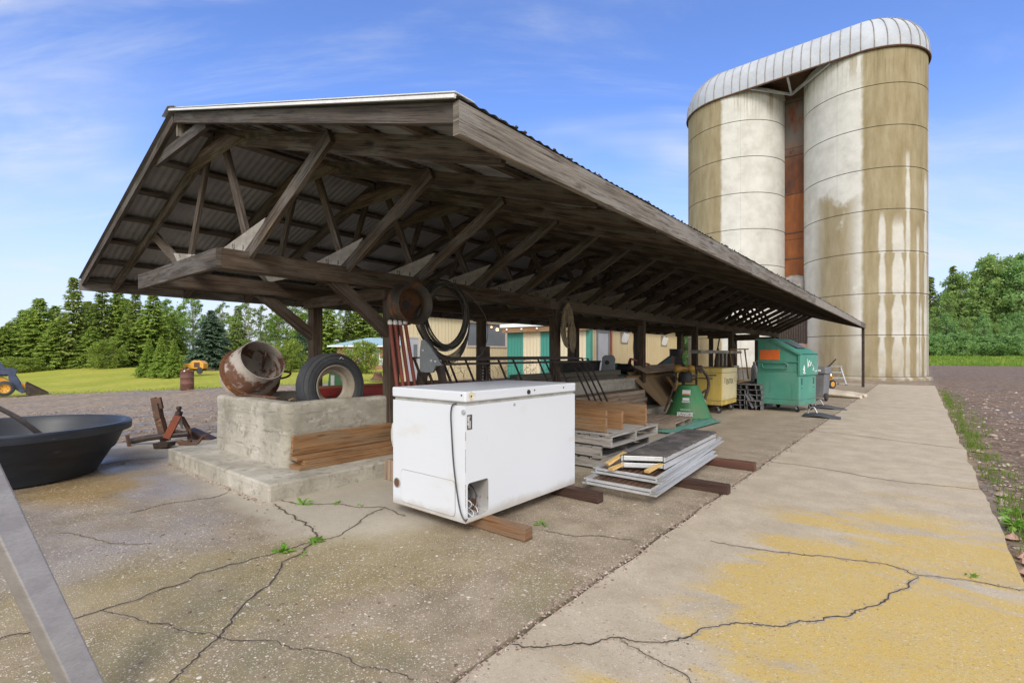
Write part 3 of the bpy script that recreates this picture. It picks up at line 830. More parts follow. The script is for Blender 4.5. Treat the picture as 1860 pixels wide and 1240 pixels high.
# white metal flashing along the front gable
for sgn in (1,):
    mb = MB(); x1 = XC+sgn*(EXS[sgn]+.03)
    mb.bar((XC, YF-.035, zr(XC)+.012), (x1, YF-.035, zr(x1)+.012), .014, .016); mb.bar((XC, YF+.03, zr(XC)+.034), (x1, YF+.03, zr(x1)+.034), .13, .004)
    mb.build('gable_flashing', M['white_plastic'], shed)
# purlins on top of the trusses
for sgn in (-1, 1):
    for i in range(7):
        q = .12+i*(EXS[sgn]-.18)/6
        x = XC+sgn*q; mb = MB()
        z = zr(x)-.022
        y0 = YF+.04
        while y0 < YE-.1:
            y1 = min(y0+U(3.6, 4.4), YE-.02)
            mb.bar((x+U(-.01, .01), y0, z), (x+U(-.01, .01), y1-.004, z), .088, .036, up=(sgn*.29, 0, 1))
            y0 = y1
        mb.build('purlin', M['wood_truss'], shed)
# trusses
def make_truss():
    mb = MB(); ch = .14
    for sgn in (-1, 1):
        a = Vector((XC+sgn*.02, YF, zr(XC)-.042-ch/2-.005)); b = Vector((XC+sgn*(EXS[sgn]-.02), YF, zr(XC+sgn*(EXS[sgn]-.02))-.042-ch/2-.005))
        mb.bar(a, b, .040, ch)
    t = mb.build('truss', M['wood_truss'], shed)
    def web(p, q, w=.089, dy=0):
        m = MB(); m.bar((p[0], YF+dy, p[1]), (q[0], YF+dy, q[1]), .038, w); m.build('web', M['wood_truss'], t)
    for sgn in (-1, 1):
        web((XC+sgn*.22, 3.34), (XC+sgn*.80, 2.22), .089, .002)
        web((XC+sgn*.86, 2.15), (XC+sgn*2.26, 2.86), .115, -.0395 if sgn > 0 else .041)
        g = MB()
        poly = [(XC-sgn*.42, 2.20), (XC+sgn*1.19, 2.445), (XC+sgn*.90, 2.185), (XC+sgn*.1, 2.185)]
        if sgn < 0: poly = poly[::-1]
        g.prism(poly, YF-.033, YF-.0205); g.build('gusset', M['ply'], t)
    g = MB(); g.prism([(XC-.76, 3.255), (XC+.76, 3.255), (XC+.34, 3.42), (XC-.34, 3.42)], YF-.034, YF-.021); g.build('collar_plate', M['wood_collar'], t)
    return t
truss = make_truss()
TY = [2.0+i*.975 for i in range(23)]
for i, y in enumerate(TY):
    o = truss if i == 0 else copy_tree(truss, shed)
    o.location = (0, y-YF, 0)
# gable end framing, front and back
for yb, s in ((YF, -1), (YE, 1)):
    for sgn in (-1, 1):
        mb = MB(); x1 = XC+sgn*EXS[sgn]
        mb.bar((XC+sgn*.012, yb-s*.02, zr(XC)-.052), (x1, yb-s*.02, zr(x1)-.052), .040, .094); mb.build('barge_board', M['wood_barge'], shed)
    mb = MB(); mb.bar((XC-.74, yb-s*.0605, 3.315), (XC+.70, yb-s*.0605, 3.315), .038, .105); mb.build('collar_plate', M['wood_barge'], shed)
    mb = MB(); mb.bar((XC, yb-s*.0605, 3.38), (XC, yb-s*.0605, 3.58), .06, .036); mb.build('king_stub', M['wood_fascia'], shed)
for sgn in (-1, 1):
    x = XC+sgn*(EXS[sgn]+.021); mb = MB(); y0 = YF-.02
    while y0 < YE:
        y1 = min(y0+U(4.6, 5.2), YE+.02)
        mb.bar((x, y0, zr(x)-.083), (x, y1-.003, zr(x)-.083+U(-.004, .004)), .040, .155); y0 = y1
    mb.build('eave_fascia', M['wood_fascia'], shed)
# ragged moss and old felt along the right eave
mb = MB()
for _ in range(260):
    y = U(YF, YE-3); x = XC+EX+.02+U(-.05, .03)
    pebble(mb, (x, y, zr(x)+.018), U(.006, .016)*(1.6 if RND.random() < .1 else 1), .9)
stuff(mb.build('roof_moss', pm('roof_moss', (.045, .045, .03), (.08, .07, .05), 20, .95, .6), shed))
# plates and headers
PX = {}
for x in (XL, XR):
    mb = MB(); y0 = 1.71
    while y0 < YE-.2:
        y1 = min(y0+U(4.4, 5.0), YE-.1)
        for dx in (-.042, .042): mb.bar((x+dx, y0+(0 if y0 < 2 else dx*3), 2.09), (x+dx, y1+dx*3-.004, 2.09), .080, .175)
        y0 = y1
    mb.build('plate_beam', M['wood_post'], shed)
mb = MB(); mb.bar((XL-.5, 1.686, 2.085), (XR+.085, 1.686, 2.085), .046, .165); mb.build('header_beam', M['wood_barge'], shed)
PY = [3.55+3.35*i for i in range(7)]
for i, y in enumerate(PY):
    for x in (XL, XR):
        mb = MB(); mb.bar((x, y, .02), (x+U(-.01, .01), y, 2.0), .14, .14, up=(0, 1, 0))
        if i in (2,): mb.bar((x-.0, y-.20, .02), (x-.0, y-.20, 2.0), .13, .13, up=(0, 1, 0)) if x < XR-1 else None
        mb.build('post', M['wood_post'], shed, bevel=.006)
    mb = MB(); mb.bar((XL-.10, y-.092, 1.945), (XR+.03, y-.092, 1.955), .040, .135); mb.build('cross_tie', M['wood_post'], shed)
for x in (XL, XR):
    mb = MB(); mb.bar((x, 3.52, 1.50), (x, 2.80, 2.04), .10, .13); mb.build('knee_brace', M['wood_post'], shed, bevel=.004)
    mb = MB(); mb.bar((x, PY[-1]-.03, 1.55), (x, PY[-1]-.72, 2.04), .09, .12); mb.build('knee_brace', M['wood_post'], shed)
mb = MB(); mb.bar((XC+EX-.04, YE-.05, -.02), (XC+EX-.04, YE-.05, zr(XC+EX)-.14), .09, .09, up=(0, 1, 0)); mb.build('steel_prop', M['steel_dark'], shed)

# ================================================================== FEED BUNK
bunk = thing('feed_bunk', 'long board-formed concrete feed bunk on a raised step beneath the pole shed', 'feed bunk', (XC, 1.9, 0))
mb = MB(); mb.box(-6.82, -4.24, 1.92, 24.0, -.05, .15)
mb.build('step', M['concrete_step'], bunk, bevel=.018)
def rwall(x0, x1, y0, y1, z0, z1, nm):
    nx = max(2, int((x1-x0)/.09)); ny = max(2, int((y1-y0)/.09))
    mb = MB()
    def P(x, y, z):
        return (x+.010*nz(y*1.3+x, z*2, 2.1, 1), y+.010*nz(x*1.3+y, z*2, 2.1, 4), z+.008*nz(x, y, 2.7, 7)*(z > .5))
    def sheet(f, na, nb):
        vs = [P(*f(i/na, j/nb)) for j in range(nb+1) for i in range(na+1)]
        mb.mesh(vs, [(j*(na+1)+i, j*(na+1)+i+1, (j+1)*(na+1)+i+1, (j+1)*(na+1)+i) for j in range(nb) for i in range(na)])
    nzv = 7
    sheet(lambda a, b: (x0+(x1-x0)*a, y0, z0+(z1-z0)*b), nx, nzv)
    sheet(lambda a, b: (x1-(x1-x0)*a, y1, z0+(z1-z0)*b), nx, nzv)
    sheet(lambda a, b: (x1, y0+(y1-y0)*a, z0+(z1-z0)*b), ny, nzv)
    sheet(lambda a, b: (x0, y1-(y1-y0)*a, z0+(z1-z0)*b), ny, nzv)
    sheet(lambda a, b: (x0+(x1-x0)*a, y0+(y1-y0)*b, z1), nx, ny)
    return mb.build(nm, M['concrete_wall'], bunk, smooth=50, bevel=.025)
def wall_run(path, t, z0, z1, nm):
    """continuous wall with a rounded top following a path (corners already rounded)"""
    P = []
    for a, b in zip(path, path[1:]):
        k = max(1, int(math.dist(a, b)/.07))
        P += [(a[0]+(b[0]-a[0])*i/k, a[1]+(b[1]-a[1])*i/k) for i in range(k)]
    P.append(path[-1])
    r = .035; h = t/2
    prof = [(h, z0+(z1-r-z0)*i/8) for i in range(9)]+[(h-r+r*math.cos(a), z1-r+r*math.sin(a)) for a in (.4, .8, 1.2, 1.57)]+[(0, z1)]+[(-h+r-r*math.cos(a), z1-r+r*math.sin(a)) for a in (1.57, 1.2, .8, .4)]+[(-h, z1-r-(z1-r-z0)*i/6) for i in range(7)]
    m = len(prof); vs = []
    for i, p in enumerate(P):
        a = P[max(0, i-1)]; b = P[min(len(P)-1, i+1)]
        dx_, dy_ = b[0]-a[0], b[1]-a[1]; L = math.hypot(dx_, dy_) or 1
        nx, ny = dy_/L, -dx_/L
        for o, z in prof:
            x, y = p[0]+nx*o, p[1]+ny*o
            j = .010*nz(x*2+y*2, z*5, 1.2, o > 0)+.006*nz(x*7+y*7, z*9, 1.2, 3)
            vs.append((x+nx*j, y+ny*j, z+.010*nz(x, y, 2.4, 7)*(z > .5)+.005*nz(x, y, 9, 2)*(z > .6)))
    mb = MB()
    mb.mesh(vs, [(i*m+k, (i+1)*m+k, (i+1)*m+k+1, i*m+k+1) for i in range(len(P)-1) for k in range(m-1)]+[tuple(range(m)), tuple((len(P)-1)*m+k for k in reversed(range(m)))])
    return mb.build(nm, M['concrete_wall'], bunk, smooth=60)
def cnr(c, r, a0, a1): return [(c[0]+r*math.cos(a0+(a1-a0)*i/6), c[1]+r*math.sin(a0+(a1-a0)*i/6)) for i in range(7)]
wall_run([(-4.824, 3.478)]+cnr((-4.837, 2.399), .013, 0, -PI/2)+cnr((-6.389, 2.399), .013, -PI/2, -PI)+[(-6.402, 23.8)], .172, .14, .778, 'end_wall')
rwall(-4.93, -4.77, 3.623, 23.8, .14, .765, 'side_wall')
mb = MB(); mb.box(-6.33, -4.90, 2.46, 23.8, .2, .50); mb.build('trough_floor', M['concrete_wall'], bunk)

# ================================================================== SILOS
def silo_mat(name, right):
    n = NT(name); o = n.coord('Object'); x, y, z = n.sep(o)
    an = n.math('ARCTAN2', x, n.math('MULTIPLY', y, -1))
    cv = n.node('ShaderNodeCombineXYZ'); n.put(cv.inputs[0], n.math('MULTIPLY', an, 2.9)); n.put(cv.inputs[2], z)
    p = cv.outputs[0]
    wob = n.math('MULTIPLY', n.math('SUBTRACT', n.noise(n.map(p, (1, 1, .9)), 1.6, 5, .6), .5), .09)
    a2 = n.math('ADD', an, wob)
    med = n.noise(p, 1.1, 6, .65)
    white = n.ramp(med, [(.3, (.45, .435, .395)), (.55, (.56, .55, .51)), (.8, (.64, .63, .59))])
    tan = n.ramp(n.noise(n.map(p, (1, 1, .25)), 2.2, 6, .65), [(.3, (.225, .18, .10)), (.55, (.30, .25, .155)), (.8, (.38, .33, .225))])
    if right:
        m = n.sm(a2, -.04, .03)
        # washed streaks widening downward, broken at each joint
        for c0, wd, top in ((.29, .055, 8.6), (.545, .10, 8.2), (.72, .045, 11.5), (.94, .035, 7.6), (1.02, .03, 4.0), (1.20, .07, 10.6), (1.38, .05, 13.5)):
            taper = n.math('MULTIPLY', wd, n.math('ADD', .55, n.math('MULTIPLY', n.noise(n.map(p, (.4, 1, .8), (c0*9, 0, 0)), 1.3, 4), .9)))
            seg = n.math('FRACT', n.math('DIVIDE', n.math('SUBTRACT', z, .12), 2.13))
            taper = n.math('MULTIPLY', taper, n.math('SUBTRACT', 1, n.math('MULTIPLY', n.sm(seg, .6, 1.0), .4)))
            dist = n.math('ABSOLUTE', n.math('SUBTRACT', n.math('ADD', an, n.math('MULTIPLY', wob, .35)), c0))
            k = n.math('LESS_THAN', dist, taper)
            k = n.sm(n.math('SUBTRACT', taper, dist), -.016, .022)
            k = n.math('MULTIPLY', k, n.sm(n.math('ADD', z, n.math('MULTIPLY', wob, 9)), top+.4, top-.5))
            m = n.math('MULTIPLY', m, n.math('SUBTRACT', 1, n.math('MULTIPLY', k, .85)))
        # blotchy damp cloud on the pale side
        cl = n.noise(n.map(p, (.8, 1, .55), (1, 0, 2)), 1.0, 6, .62)
        seg = n.math('FRACT', n.math('DIVIDE', n.math('SUBTRACT', z, .12), 2.13))
        band = n.math('MULTIPLY', n.sm(an, -.98, -.60), n.sm(an, .02, -.30))
        th = n.math('ADD', cl, n.math('SUBTRACT', n.math('MULTIPLY', n.sm(z, 11.2, 8.6), .46), .33))
        th = n.math('ADD', th, n.math('MULTIPLY', n.math('SUBTRACT', n.sm(z, 5, 0), 0), .12))
        dk = n.math('MULTIPLY', n.sm(th, .38, .54), band)
        m = n.math('MAXIMUM', m, n.math('MULTIPLY', dk, .97))
        lowb = n.math('MULTIPLY', n.sm(z, 3.2, .4), n.math('MULTIPLY', n.sm(an, -1.1, -.6), .6))
        m = n.math('MAXIMUM', m, n.math('MULTIPLY', lowb, n.sm(cl, .38, .55)))
        up = n.math('MULTIPLY', n.math('LESS_THAN', n.math('ABSOLUTE', n.math('ADD', a2, .14)), .06), n.sm(z, 15.2, 16.6))
        m = n.math('MAXIMUM', m, n.math('MULTIPLY', up, .6))
    else:
        m = n.sm(a2, -.24, -.30)
        dr = n.math('MULTIPLY', n.math('LESS_THAN', n.math('ABSOLUTE', n.math('SUBTRACT', a2, .75)), .05), n.sm(z, 14.6, 16.6))
        m = n.math('MAXIMUM', m, n.math('MULTIPLY', dr, .7))
    col = n.mix(m, white, tan)
    drip = n.noise(n.map(p, (6, 1, .25)), 1.4, 5, .6)
    col = n.mix(n.math('MULTIPLY', n.math('MULTIPLY', n.sm(drip, .5, .68), n.sm(z, 14.5, 17.1)), .6), col, (.14, .105, .065))
    gr = n.noise(n.map(p, (2, 1, .4)), 1.5, 6, .7)
    col = n.mix(n.math('MULTIPLY', n.sm(gr, .55, .75), .25), col, (.30, .28, .24))
    base = n.math('MULTIPLY', n.sm(z, .9, 0), n.sm(med, .35, .6))
    col = n.mix(n.math('MULTIPLY', base, .6), col, (.17, .13, .08))
    # joints between pours and a vertical form seam
    jz = n.math('ABSOLUTE', n.math('SUBTRACT', n.math('FRACT', n.math('DIVIDE', n.math('SUBTRACT', z, .205), 2.13)), .0))
    j1 = n.math('LESS_THAN', jz, .017)
    col = n.mix(n.math('MULTIPLY', j1, .8), col, (.10, .09, .07))
    fine = n.noise(o, 9, 6, .7)
    sea = n.math('LESS_THAN', n.math('ABSOLUTE', n.math('SUBTRACT', an, .10 if not right else -.40)), .004)
    col = n.mix(n.math('MULTIPLY', sea, .35), col, (.25, .24, .21))
    return n.out(col, .95, 0, n.bump(fine, .25, .03), .05)
SR = 2.85
def silo(c, H, right, label, jb_):
    t = thing('concrete_silo', label, 'silo', (c[0], c[1], -.1), math.atan2(c[1], c[0])-PI/2, 'twin concrete silos')
    prof = [(SR+.18, 0), (SR+.16, .14), (SR, .22)]
    k = 1
    while .12+2.13*k < H-.3:
        z = .12+2.13*k+.1
        prof += [(SR, z-.02), (SR-.025, z-.012), (SR-.025, z+.012), (SR, z+.02)]; k += 1
    prof += [(SR, H), (SR-.2, H)]
    mb = MB(); mb.lathe(prof, 96)
    mb.build('silo_wall', silo_mat('silo_right' if right else 'silo_left', right), t, smooth=40, local=True)
    return t
C1, C2 = (-9.21, 33.77), (-2.52, 34.1)
silo(C1, 17.0, False, 'left concrete silo with clean pale right half and tan stained left edge', 0)
silo(C2, 17.25, True, 'right concrete silo with broad tan stain and white washed vertical streaks', 0)
# ribbed steel roof spanning both silos
A, B = Vector((*C1, 16.82)), Vector((*C2, 17.08))
ax = (B-A); axn = Vector((ax.x, ax.y, 0)).normalized(); nn = Vector((axn.y, -axn.x, 0))
RR = SR+.07; HH = 2.32
roof = thing('silo_roof', 'rounded ribbed steel roof like a capsule spanning both silo tops', 'silo roof', (*C1, 16.6))
def stadium():
    out = []
    for i in range(33): a = PI*i/32; out.append((A, -axn*math.sin(a)-nn*math.cos(a)*-1 if False else nn*math.cos(a)-axn*math.sin(a)))
    m = 15
    for i in range(1, m): out.append((A.lerp(B, i/m), -nn))
    for i in range(33): a = PI*i/32; out.append((B, -nn*math.cos(a)+axn*math.sin(a)))
    for i in range(1, m): out.append((B.lerp(A, i/m), nn))
    return out
ST = stadium(); ne = 12
mb = MB(); rb = MB(); vs = []
for c, d in ST:
    vs.append(c+d*RR-Vector((0, 0, .22)))
    for e in range(ne+1):
        t = PI/2*e/ne
        vs.append(c+d*RR*math.cos(t)**.9+Vector((0, 0, HH*math.sin(t)**.95)))
k = ne+2; N = len(ST)
mb.mesh(vs, [(i*k+e, ((i+1) % N)*k+e, ((i+1) % N)*k+e+1, i*k+e+1) for i in range(N) for e in range(k-1)])
mb.build('roof_skin', pm('roof_skin', (.46, .485, .53), (.38, .405, .45), .8, .62, .06, 14, .1, spec=.25, spot=((.42, .36, .30), 1.6, .68)), roof, smooth=50)
for i in range(N):
    if (i <= 32 and i % 2) or (46 < i <= 79 and (i-47) % 2): continue
    rb.tube([vs[i*k+e]+ST[i][1]*.012+Vector((0, 0, .008)) for e in range(k)], .026, 5, False)
rb.build('rib', pm('roof_seam', (.30, .29, .28), (.20, .17, .14), 3, .6, .2), roof)
mb = MB()
for c, d in ST: pass
mb.tube([c+d*(RR+.01)-Vector((0, 0, .22)) for c, d in ST+ST[:1]], .05, 6, False)
mb.build('rim', M['rust_dark'], roof)
# open gap underside: deck and bracing between the silos
mb = MB()
mid = (A+B)/2
p0 = A.lerp(B, .30)-nn*-1*0
dk = [A.lerp(B, .2)+nn*RR*.96, A.lerp(B, .8)+nn*RR*.96, A.lerp(B, .8)-nn*RR*.96, A.lerp(B, .2)-nn*RR*.96]
mb.mesh([q+Vector((0, 0, .35)) for q in dk], [(0, 1, 2, 3)])
mb.build('soffit', M['rust_dark'], roof)
mb = MB()
pz = Vector((0, 0, -.18))
pL, pR, pm_ = A.lerp(B, .22)+nn*RR*.97+pz, A.lerp(B, .80)+nn*RR*.97+pz, A.lerp(B, .5)+nn*1.3+Vector((0, 0, -.55))
for a, b in ((pL, pm_), (pm_, pR), (A.lerp(B, .5)+nn*RR*.97+pz, pm_)): mb.bar(a, b, .10, .14)
mb.build('brace', M['galv'], roof)
# rusty chute between the silos
def chute_mat():
    n = NT('chute_rust'); o = n.coord('Object'); x, y, z = n.sep(o)
    cell = n.math('FLOOR', n.math('DIVIDE', z, 2.75))
    wn = n.node('ShaderNodeTexWhiteNoise', noise_dimensions='1D'); n.put(wn.inputs['W'], cell)
    f = n.noise(n.map(o, (1, 1, .35)), 2.2, 6, .65)
    f2 = n.math('ADD', n.math('MULTIPLY', f, .7), n.math('MULTIPLY', wn.outputs[0], .30))
    col = n.ramp(f2, [(.2, (.06, .032, .024)), (.42, (.15, .055, .028)), (.62, (.23, .08, .028)), (.8, (.33, .12, .04))])
    top = n.sm(z, 12.6, 14.6)
    col = n.mix(n.math('MULTIPLY', top, n.sm(f, .35, .55)), col, (.13, .115, .105))
    j = n.math('LESS_THAN', n.math('FRACT', n.math('DIVIDE', z, 2.75)), .015)
    col = n.mix(n.math('MULTIPLY', j, .7), col, (.035, .022, .018))
    return n.out(col, .8, .1, n.bump(f, .3, .03), .3)
ch = thing('silo_chute', 'tall rusty orange steel chute standing in the gap between the silos', 'chute', (-5.86, 33.6, -.1))
mb = MB(); mb.box(-6.7, -5.02, 33.75, 34.6, 5.9, 16.6); mb.build('casing', chute_mat(), ch)
mb = MB()
for z in (7.0, 8.55, 10.9, 13.2): mb.box(-6.7, -5.02, 33.71, 33.748, z, z+.07)
mb.build('strap', M['rust_dark'], ch)
mb = MB(); mb.lathe([(.9, 3.4), (.9, 5.3), (.86, 5.6), (.66, 5.86), (.3, 6.0), (0, 6.03)], 28, Matrix.Translation((-5.86, 33.85, 0))); mb.build('dome_hood', pm('hood_grey', (.26, .245, .23), (.16, .14, .125), 2.5, .75, .2, 30, 0, spot=((.36, .34, .32), 3, .55)), ch, smooth=60)
mb = MB()
for i in range(14):
    x = -6.7+i*.125; mb.box(x, x+.1, 32.7, 32.76, 1.9, 3.4)
mb.box(-6.75, -4.95, 32.76, 33.3, 1.9, 3.4)
mb.build('shutter', M['steel_dark'], ch)
mb = MB(); mb.box(-6.8, -4.95, 32.75, 34.4, -.1, 1.88); mb.build('base_block', pm('red_block', (.42, .22, .16), (.34, .18, .13), 3, .85, .3), ch)

# ================================================================== BUILDINGS
def siding(name, c1, c2, pitch=.23, axis='x', dirt=True):
    n = NT(name); o = n.coord('Object'); x, y, z = n.sep(o)
    u_ = x if axis == 'x' else y
    fr = n.math('FRACT', n.math('DIVIDE', u_, pitch))
    rib = n.math('SUBTRACT', 1, n.sm(n.math('ABSOLUTE', n.math('SUBTRACT', fr, .5)), .07, .14))
    f = n.noise(n.map(o, (1, 1, .3)), .8, 5, .6)
    col = n.mix(n.sm(f, .35, .7), c1, c2)
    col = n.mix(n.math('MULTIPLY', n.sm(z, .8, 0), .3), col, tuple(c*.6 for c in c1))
    return n.out(col, .5, 0, n.bump(rib, .9, .035), .4)
CREAM, CREAM2 = (.62, .53, .34), (.57, .48, .30)
M['sid_y'] = siding('siding_cream_side', CREAM, CREAM2, .23, 'y')
M['sid_shade'] = siding('siding_shade_side', (.56, .46, .27), (.50, .40, .23), .3, 'y')  # barn side siding, darker tan with the shade of that face painted in
M['sid_x'] = siding('siding_cream_front', (.66, .58, .41), (.60, .52, .36), .2, 'x')
M['teal_x'] = siding('siding_teal_front', (.045, .235, .19), (.05, .26, .21), .2, 'x')
M['teal'] = pm('teal_trim', (.05, .24, .19), (.06, .27, .21), 3, .5, .05)
M['roof_pale'] = pm('roof_pale', (.30, .44, .46), (.26, .39, .41), 1, .45, .05, 20)
M['roof_white'] = pm('roof_white', (.80, .82, .83), (.74, .76, .77), 1, .5, .05, 20)
M['door_grey'] = pm('door_grey', (.40, .41, .45), (.36, .37, .41), 2, .5, .05)
wx = -19.0
shop = thing('metal_shop', 'cream ribbed metal workshop with a wide dark window behind the shed', 'building', (wx-5, 20, 0))
mb = MB()
# wall with the window opening left out
for y0, y1, z0, z1 in ((14.95, 19.2, -.4, 3.37), (22.5, 34, -.4, 3.37), (19.2, 22.5, -.4, 1.74), (19.2, 22.5, 3.02, 3.37)):
    mb.face([(wx, y0, z0), (wx, y1, z0), (wx, y1, z1), (wx, y0, z1)])
mb.build('wall', M['sid_y'], shop)
q0, q1 = (wx-7.4, 20.5), (wx-7.4, 34.2)
mb = MB(); mb.face([(wx, 14.95, -.4), (*q0, -.4), (*q0, 3.37), (wx, 14.95, 3.37)]); mb.face([(*q0, -.4), (*q1, -.4), (*q1, 3.37), (*q0, 3.37)]); mb.face([(*q1, -.4), (wx, 34, -.4), (wx, 34, 3.37), (*q1, 3.37)])
mb.build('wall', M['sid_x'], shop)
mb = MB()
mb.mesh([(wx+.25, 14.75, 3.36), (wx+.25, 34.2, 3.36), (wx-3.7, 34.2, 4.1), (wx-3.7, 17.7, 4.1), (q1[0], 34.2, 3.36), (*q0, 3.36)], [(0, 1, 2, 3), (3, 2, 4, 5), (0, 3, 5)])
mb.build('roof', M['roof_pale'], shop, solid=.04)
mb = MB(); mb.box(wx+.02, wx+.24, 14.8, 34.2, 3.18, 3.33); mb.build('eave_trim', M['teal'], shop)
w = MB()
for y0, y1, z0, z1 in ((19.13, 22.57, 1.66, 1.75), (19.13, 22.57, 3.0, 3.06), (19.13, 19.22, 1.75, 3.0), (22.48, 22.57, 1.75, 3.0)): w.box(wx-.06, wx+.05, y0, y1, z0, z1)
wf = w.build('window', pm('win_frame', (.55, .47, .42), (.48, .40, .36), 3, .6), shop)
w = MB(); w.box(wx-.10, wx-.07, 19.2, 22.5, 1.73, 3.03); w.build('pane', M['glass'], wf)
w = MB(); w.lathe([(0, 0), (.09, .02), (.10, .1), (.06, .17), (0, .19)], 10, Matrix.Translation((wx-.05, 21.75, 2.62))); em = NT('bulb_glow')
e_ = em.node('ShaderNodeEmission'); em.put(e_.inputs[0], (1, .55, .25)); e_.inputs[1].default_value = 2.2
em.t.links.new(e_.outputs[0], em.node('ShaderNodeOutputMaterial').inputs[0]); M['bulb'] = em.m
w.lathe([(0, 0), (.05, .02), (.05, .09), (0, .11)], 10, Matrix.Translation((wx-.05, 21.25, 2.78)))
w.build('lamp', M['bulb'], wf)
w = MB(); w.box(wx-.05, wx+.03, 15.08, 15.82, -.1, 2.05); df = w.build('door', M['door_grey'], shop)
w = MB(); w.box(wx+.032, wx+.05, 15.5, 15.72, 1.0, 1.75); w.build('pane', M['glass'], df)
w = MB()
for y0, y1, z0, z1 in ((14.99, 15.08, -.1, 2.14), (15.82, 15.91, -.1, 2.14), (15.08, 15.82, 2.052, 2.14)): w.box(wx, wx+.06, y0, y1, z0, z1)
w.build('frame', pm('door_frame', (.55, .49, .38), (.5, .44, .34), 3, .6), df)

bx, by = -11.5, 19.5
barn = thing('striped_barn', 'low metal barn with teal and cream striped end and shaded tan side wall', 'barn', (bx-2.5, by+5, 0))
mb = MB()
for px0, px1, mt in ((-16.4, -15.35, 1), (-15.35, -14.28, 0), (-14.28, -13.35, 1), (-13.35, -11.72, 0)):
    mb.m = mt; mb.face([(px0, by, -.3), (px1, by, -.3), (px1, by, 2.62), (px0, by, 2.62)])
mb.build('end_wall', [M['sid_x'], M['teal_x']], barn)
mb = MB(); mb.face([(-11.72, by-.001, -.3), (bx+.012, by-.001, -.3), (bx+.012, by-.001, 2.62), (-11.72, by-.001, 2.62)]); mb.face([(bx+.012, by-.001, -.3), (bx+.012, by+.2, -.3), (bx+.012, by+.2, 2.62), (bx+.012, by-.001, 2.62)])
mb.build('corner_trim', M['teal'], barn)
mb = MB(); mb.face([(bx, by+.2, -.3), (bx, 30.4, -.3), (bx, 30.4, 2.62), (bx, by+.2, 2.62)]); mb.face([(bx, 30.4, -.3), (-16.4, 30.4, -.3), (-16.4, 30.4, 2.62), (bx, 30.4, 2.62)]); mb.face([(-16.4, by, -.3), (-16.4, 30.4, -.3), (-16.4, 30.4, 2.62), (-16.4, by, 2.62)])
mb.build('side_wall', M['sid_shade'], barn)
mb = MB(); mb.box(-16.6, bx+.3, by-.35, 30.6, 2.62, 2.80); mb.build('roof', M['roof_white'], barn)
mb = MB(); mb.box(-16.5, bx+.1, by-.28, by-.22, 2.36, 2.60); mb.build('fascia', M['wood_new'], barn)
mb = MB()
for i in range(6): mb.lathe([(0, -.04), (.05, -.03), (.055, .03), (.03, .06), (0, .07)], 10, Matrix.Translation((-16.15+i*.95, by-.33, 2.5)))
mb.build('insulator', M['white_plastic'], barn, smooth=60)
def yat(px, c):
    k_ = (px-930)/F; t_ = c/(SN-CS*k_); return t_*(CS+SN*k_), t_
y0 = yat(1085, 11.5)[0]; y1 = yat(1104, 11.5)[0]
w = MB(); w.box(bx-.04, bx+.02, y0, y1, -.1, 2.28); df = w.build('door', M['door_grey'], barn)
w = MB(); w.box(bx, bx+.05, y0-.1, y0, -.1, 2.38); w.box(bx, bx+.05, y1, y1+.1, -.1, 2.38); w.box(bx, bx+.05, y0, y1, 2.282, 2.38); w.build('frame', M['steel_grey'], df)
y0 = yat(1108, 11.5)[0]
w = MB(); w.tube([(bx+.07, y0, -.1), (bx+.07, y0, 2.55)], .055, 8); w.build('downspout', M['red_pipe'], barn)
for a, b in ((1128, 1139), (1201, 1210)):
    y0 = yat(a, 11.5)[0]; y1 = yat(b, 11.5)[0]; D = yat((a+b)/2, 11.5)[1]
    zt = CAMZ+(HZ-605 if a < 1150 else HZ-612)*D/F; zb = CAMZ+(HZ-622 if a < 1150 else HZ-627)*D/F
    w = MB(); w.box(bx-.02, bx+.03, y0-.05, y0, zb-.05, zt+.05); w.box(bx-.02, bx+.03, y1, y1+.05, zb-.05, zt+.05); w.box(bx-.02, bx+.03, y0, y1, zt, zt+.05); w.box(bx-.02, bx+.03, y0, y1, zb-.05, zb)
    wf = w.build('window', M['steel_grey'], barn)
    w = MB(); w.bar((bx-.01, (y0+y1)/2, zb+.01), (bx+.13, (y0+y1)/2+.06, zt-.02), (y1-y0)*.92, .012, up=(1, 0, .1)); w.build('sash', M['white_plastic'], wf)
# farmhouse
hb = W(612, 668, 50); hz0 = hT(hb.x, hb.y)-.1
house = thing('brick_house', 'red brick bungalow with a pale teal hip roof beyond the lawn', 'house', (hb.x, hb.y, hz0), YAW)
def brick():
    n = NT('brick'); o = n.coord('Object')
    b = n.node('ShaderNodeTexBrick'); n.put(b.inputs['Vector'], n.map(o, (1, 1, 1), rot=(PI/2, 0, 0))); n.put(b.inputs['Scale'], 4.5)
    n.put(b.inputs['Color1'], (.36, .13, .085)); n.put(b.inputs['Color2'], (.28, .10, .07)); n.put(b.inputs['Mortar'], (.42, .36, .31))
    return n.out(b.outputs[0], .85, 0, None, .2)
M['brick'] = brick()
mb = MB(); mb.box(0, 16, 0, 9, 0, 2.35); mb.build('wall', M['brick'], house, local=True)
mb = MB()
def hip(x0, x1, y0, y1, z, h, i):
    mb.mesh([(x0, y0, z), (x1, y0, z), (x1, y1, z), (x0, y1, z), (x0+i, (y0+y1)/2, z+h), (x1-i, (y0+y1)/2, z+h)], [(0, 1, 5, 4), (1, 2, 5), (2, 3, 4, 5), (3, 0, 4), (3, 2, 1, 0)])
hip(-.7, 6.5, -.7, 6.5, 2.32, .9, 2.9); hip(3.2, 17, -.5, 9.7, 2.34, 1.45, 4.5)
mb.build('roof', M['roof_pale'], house, local=True)
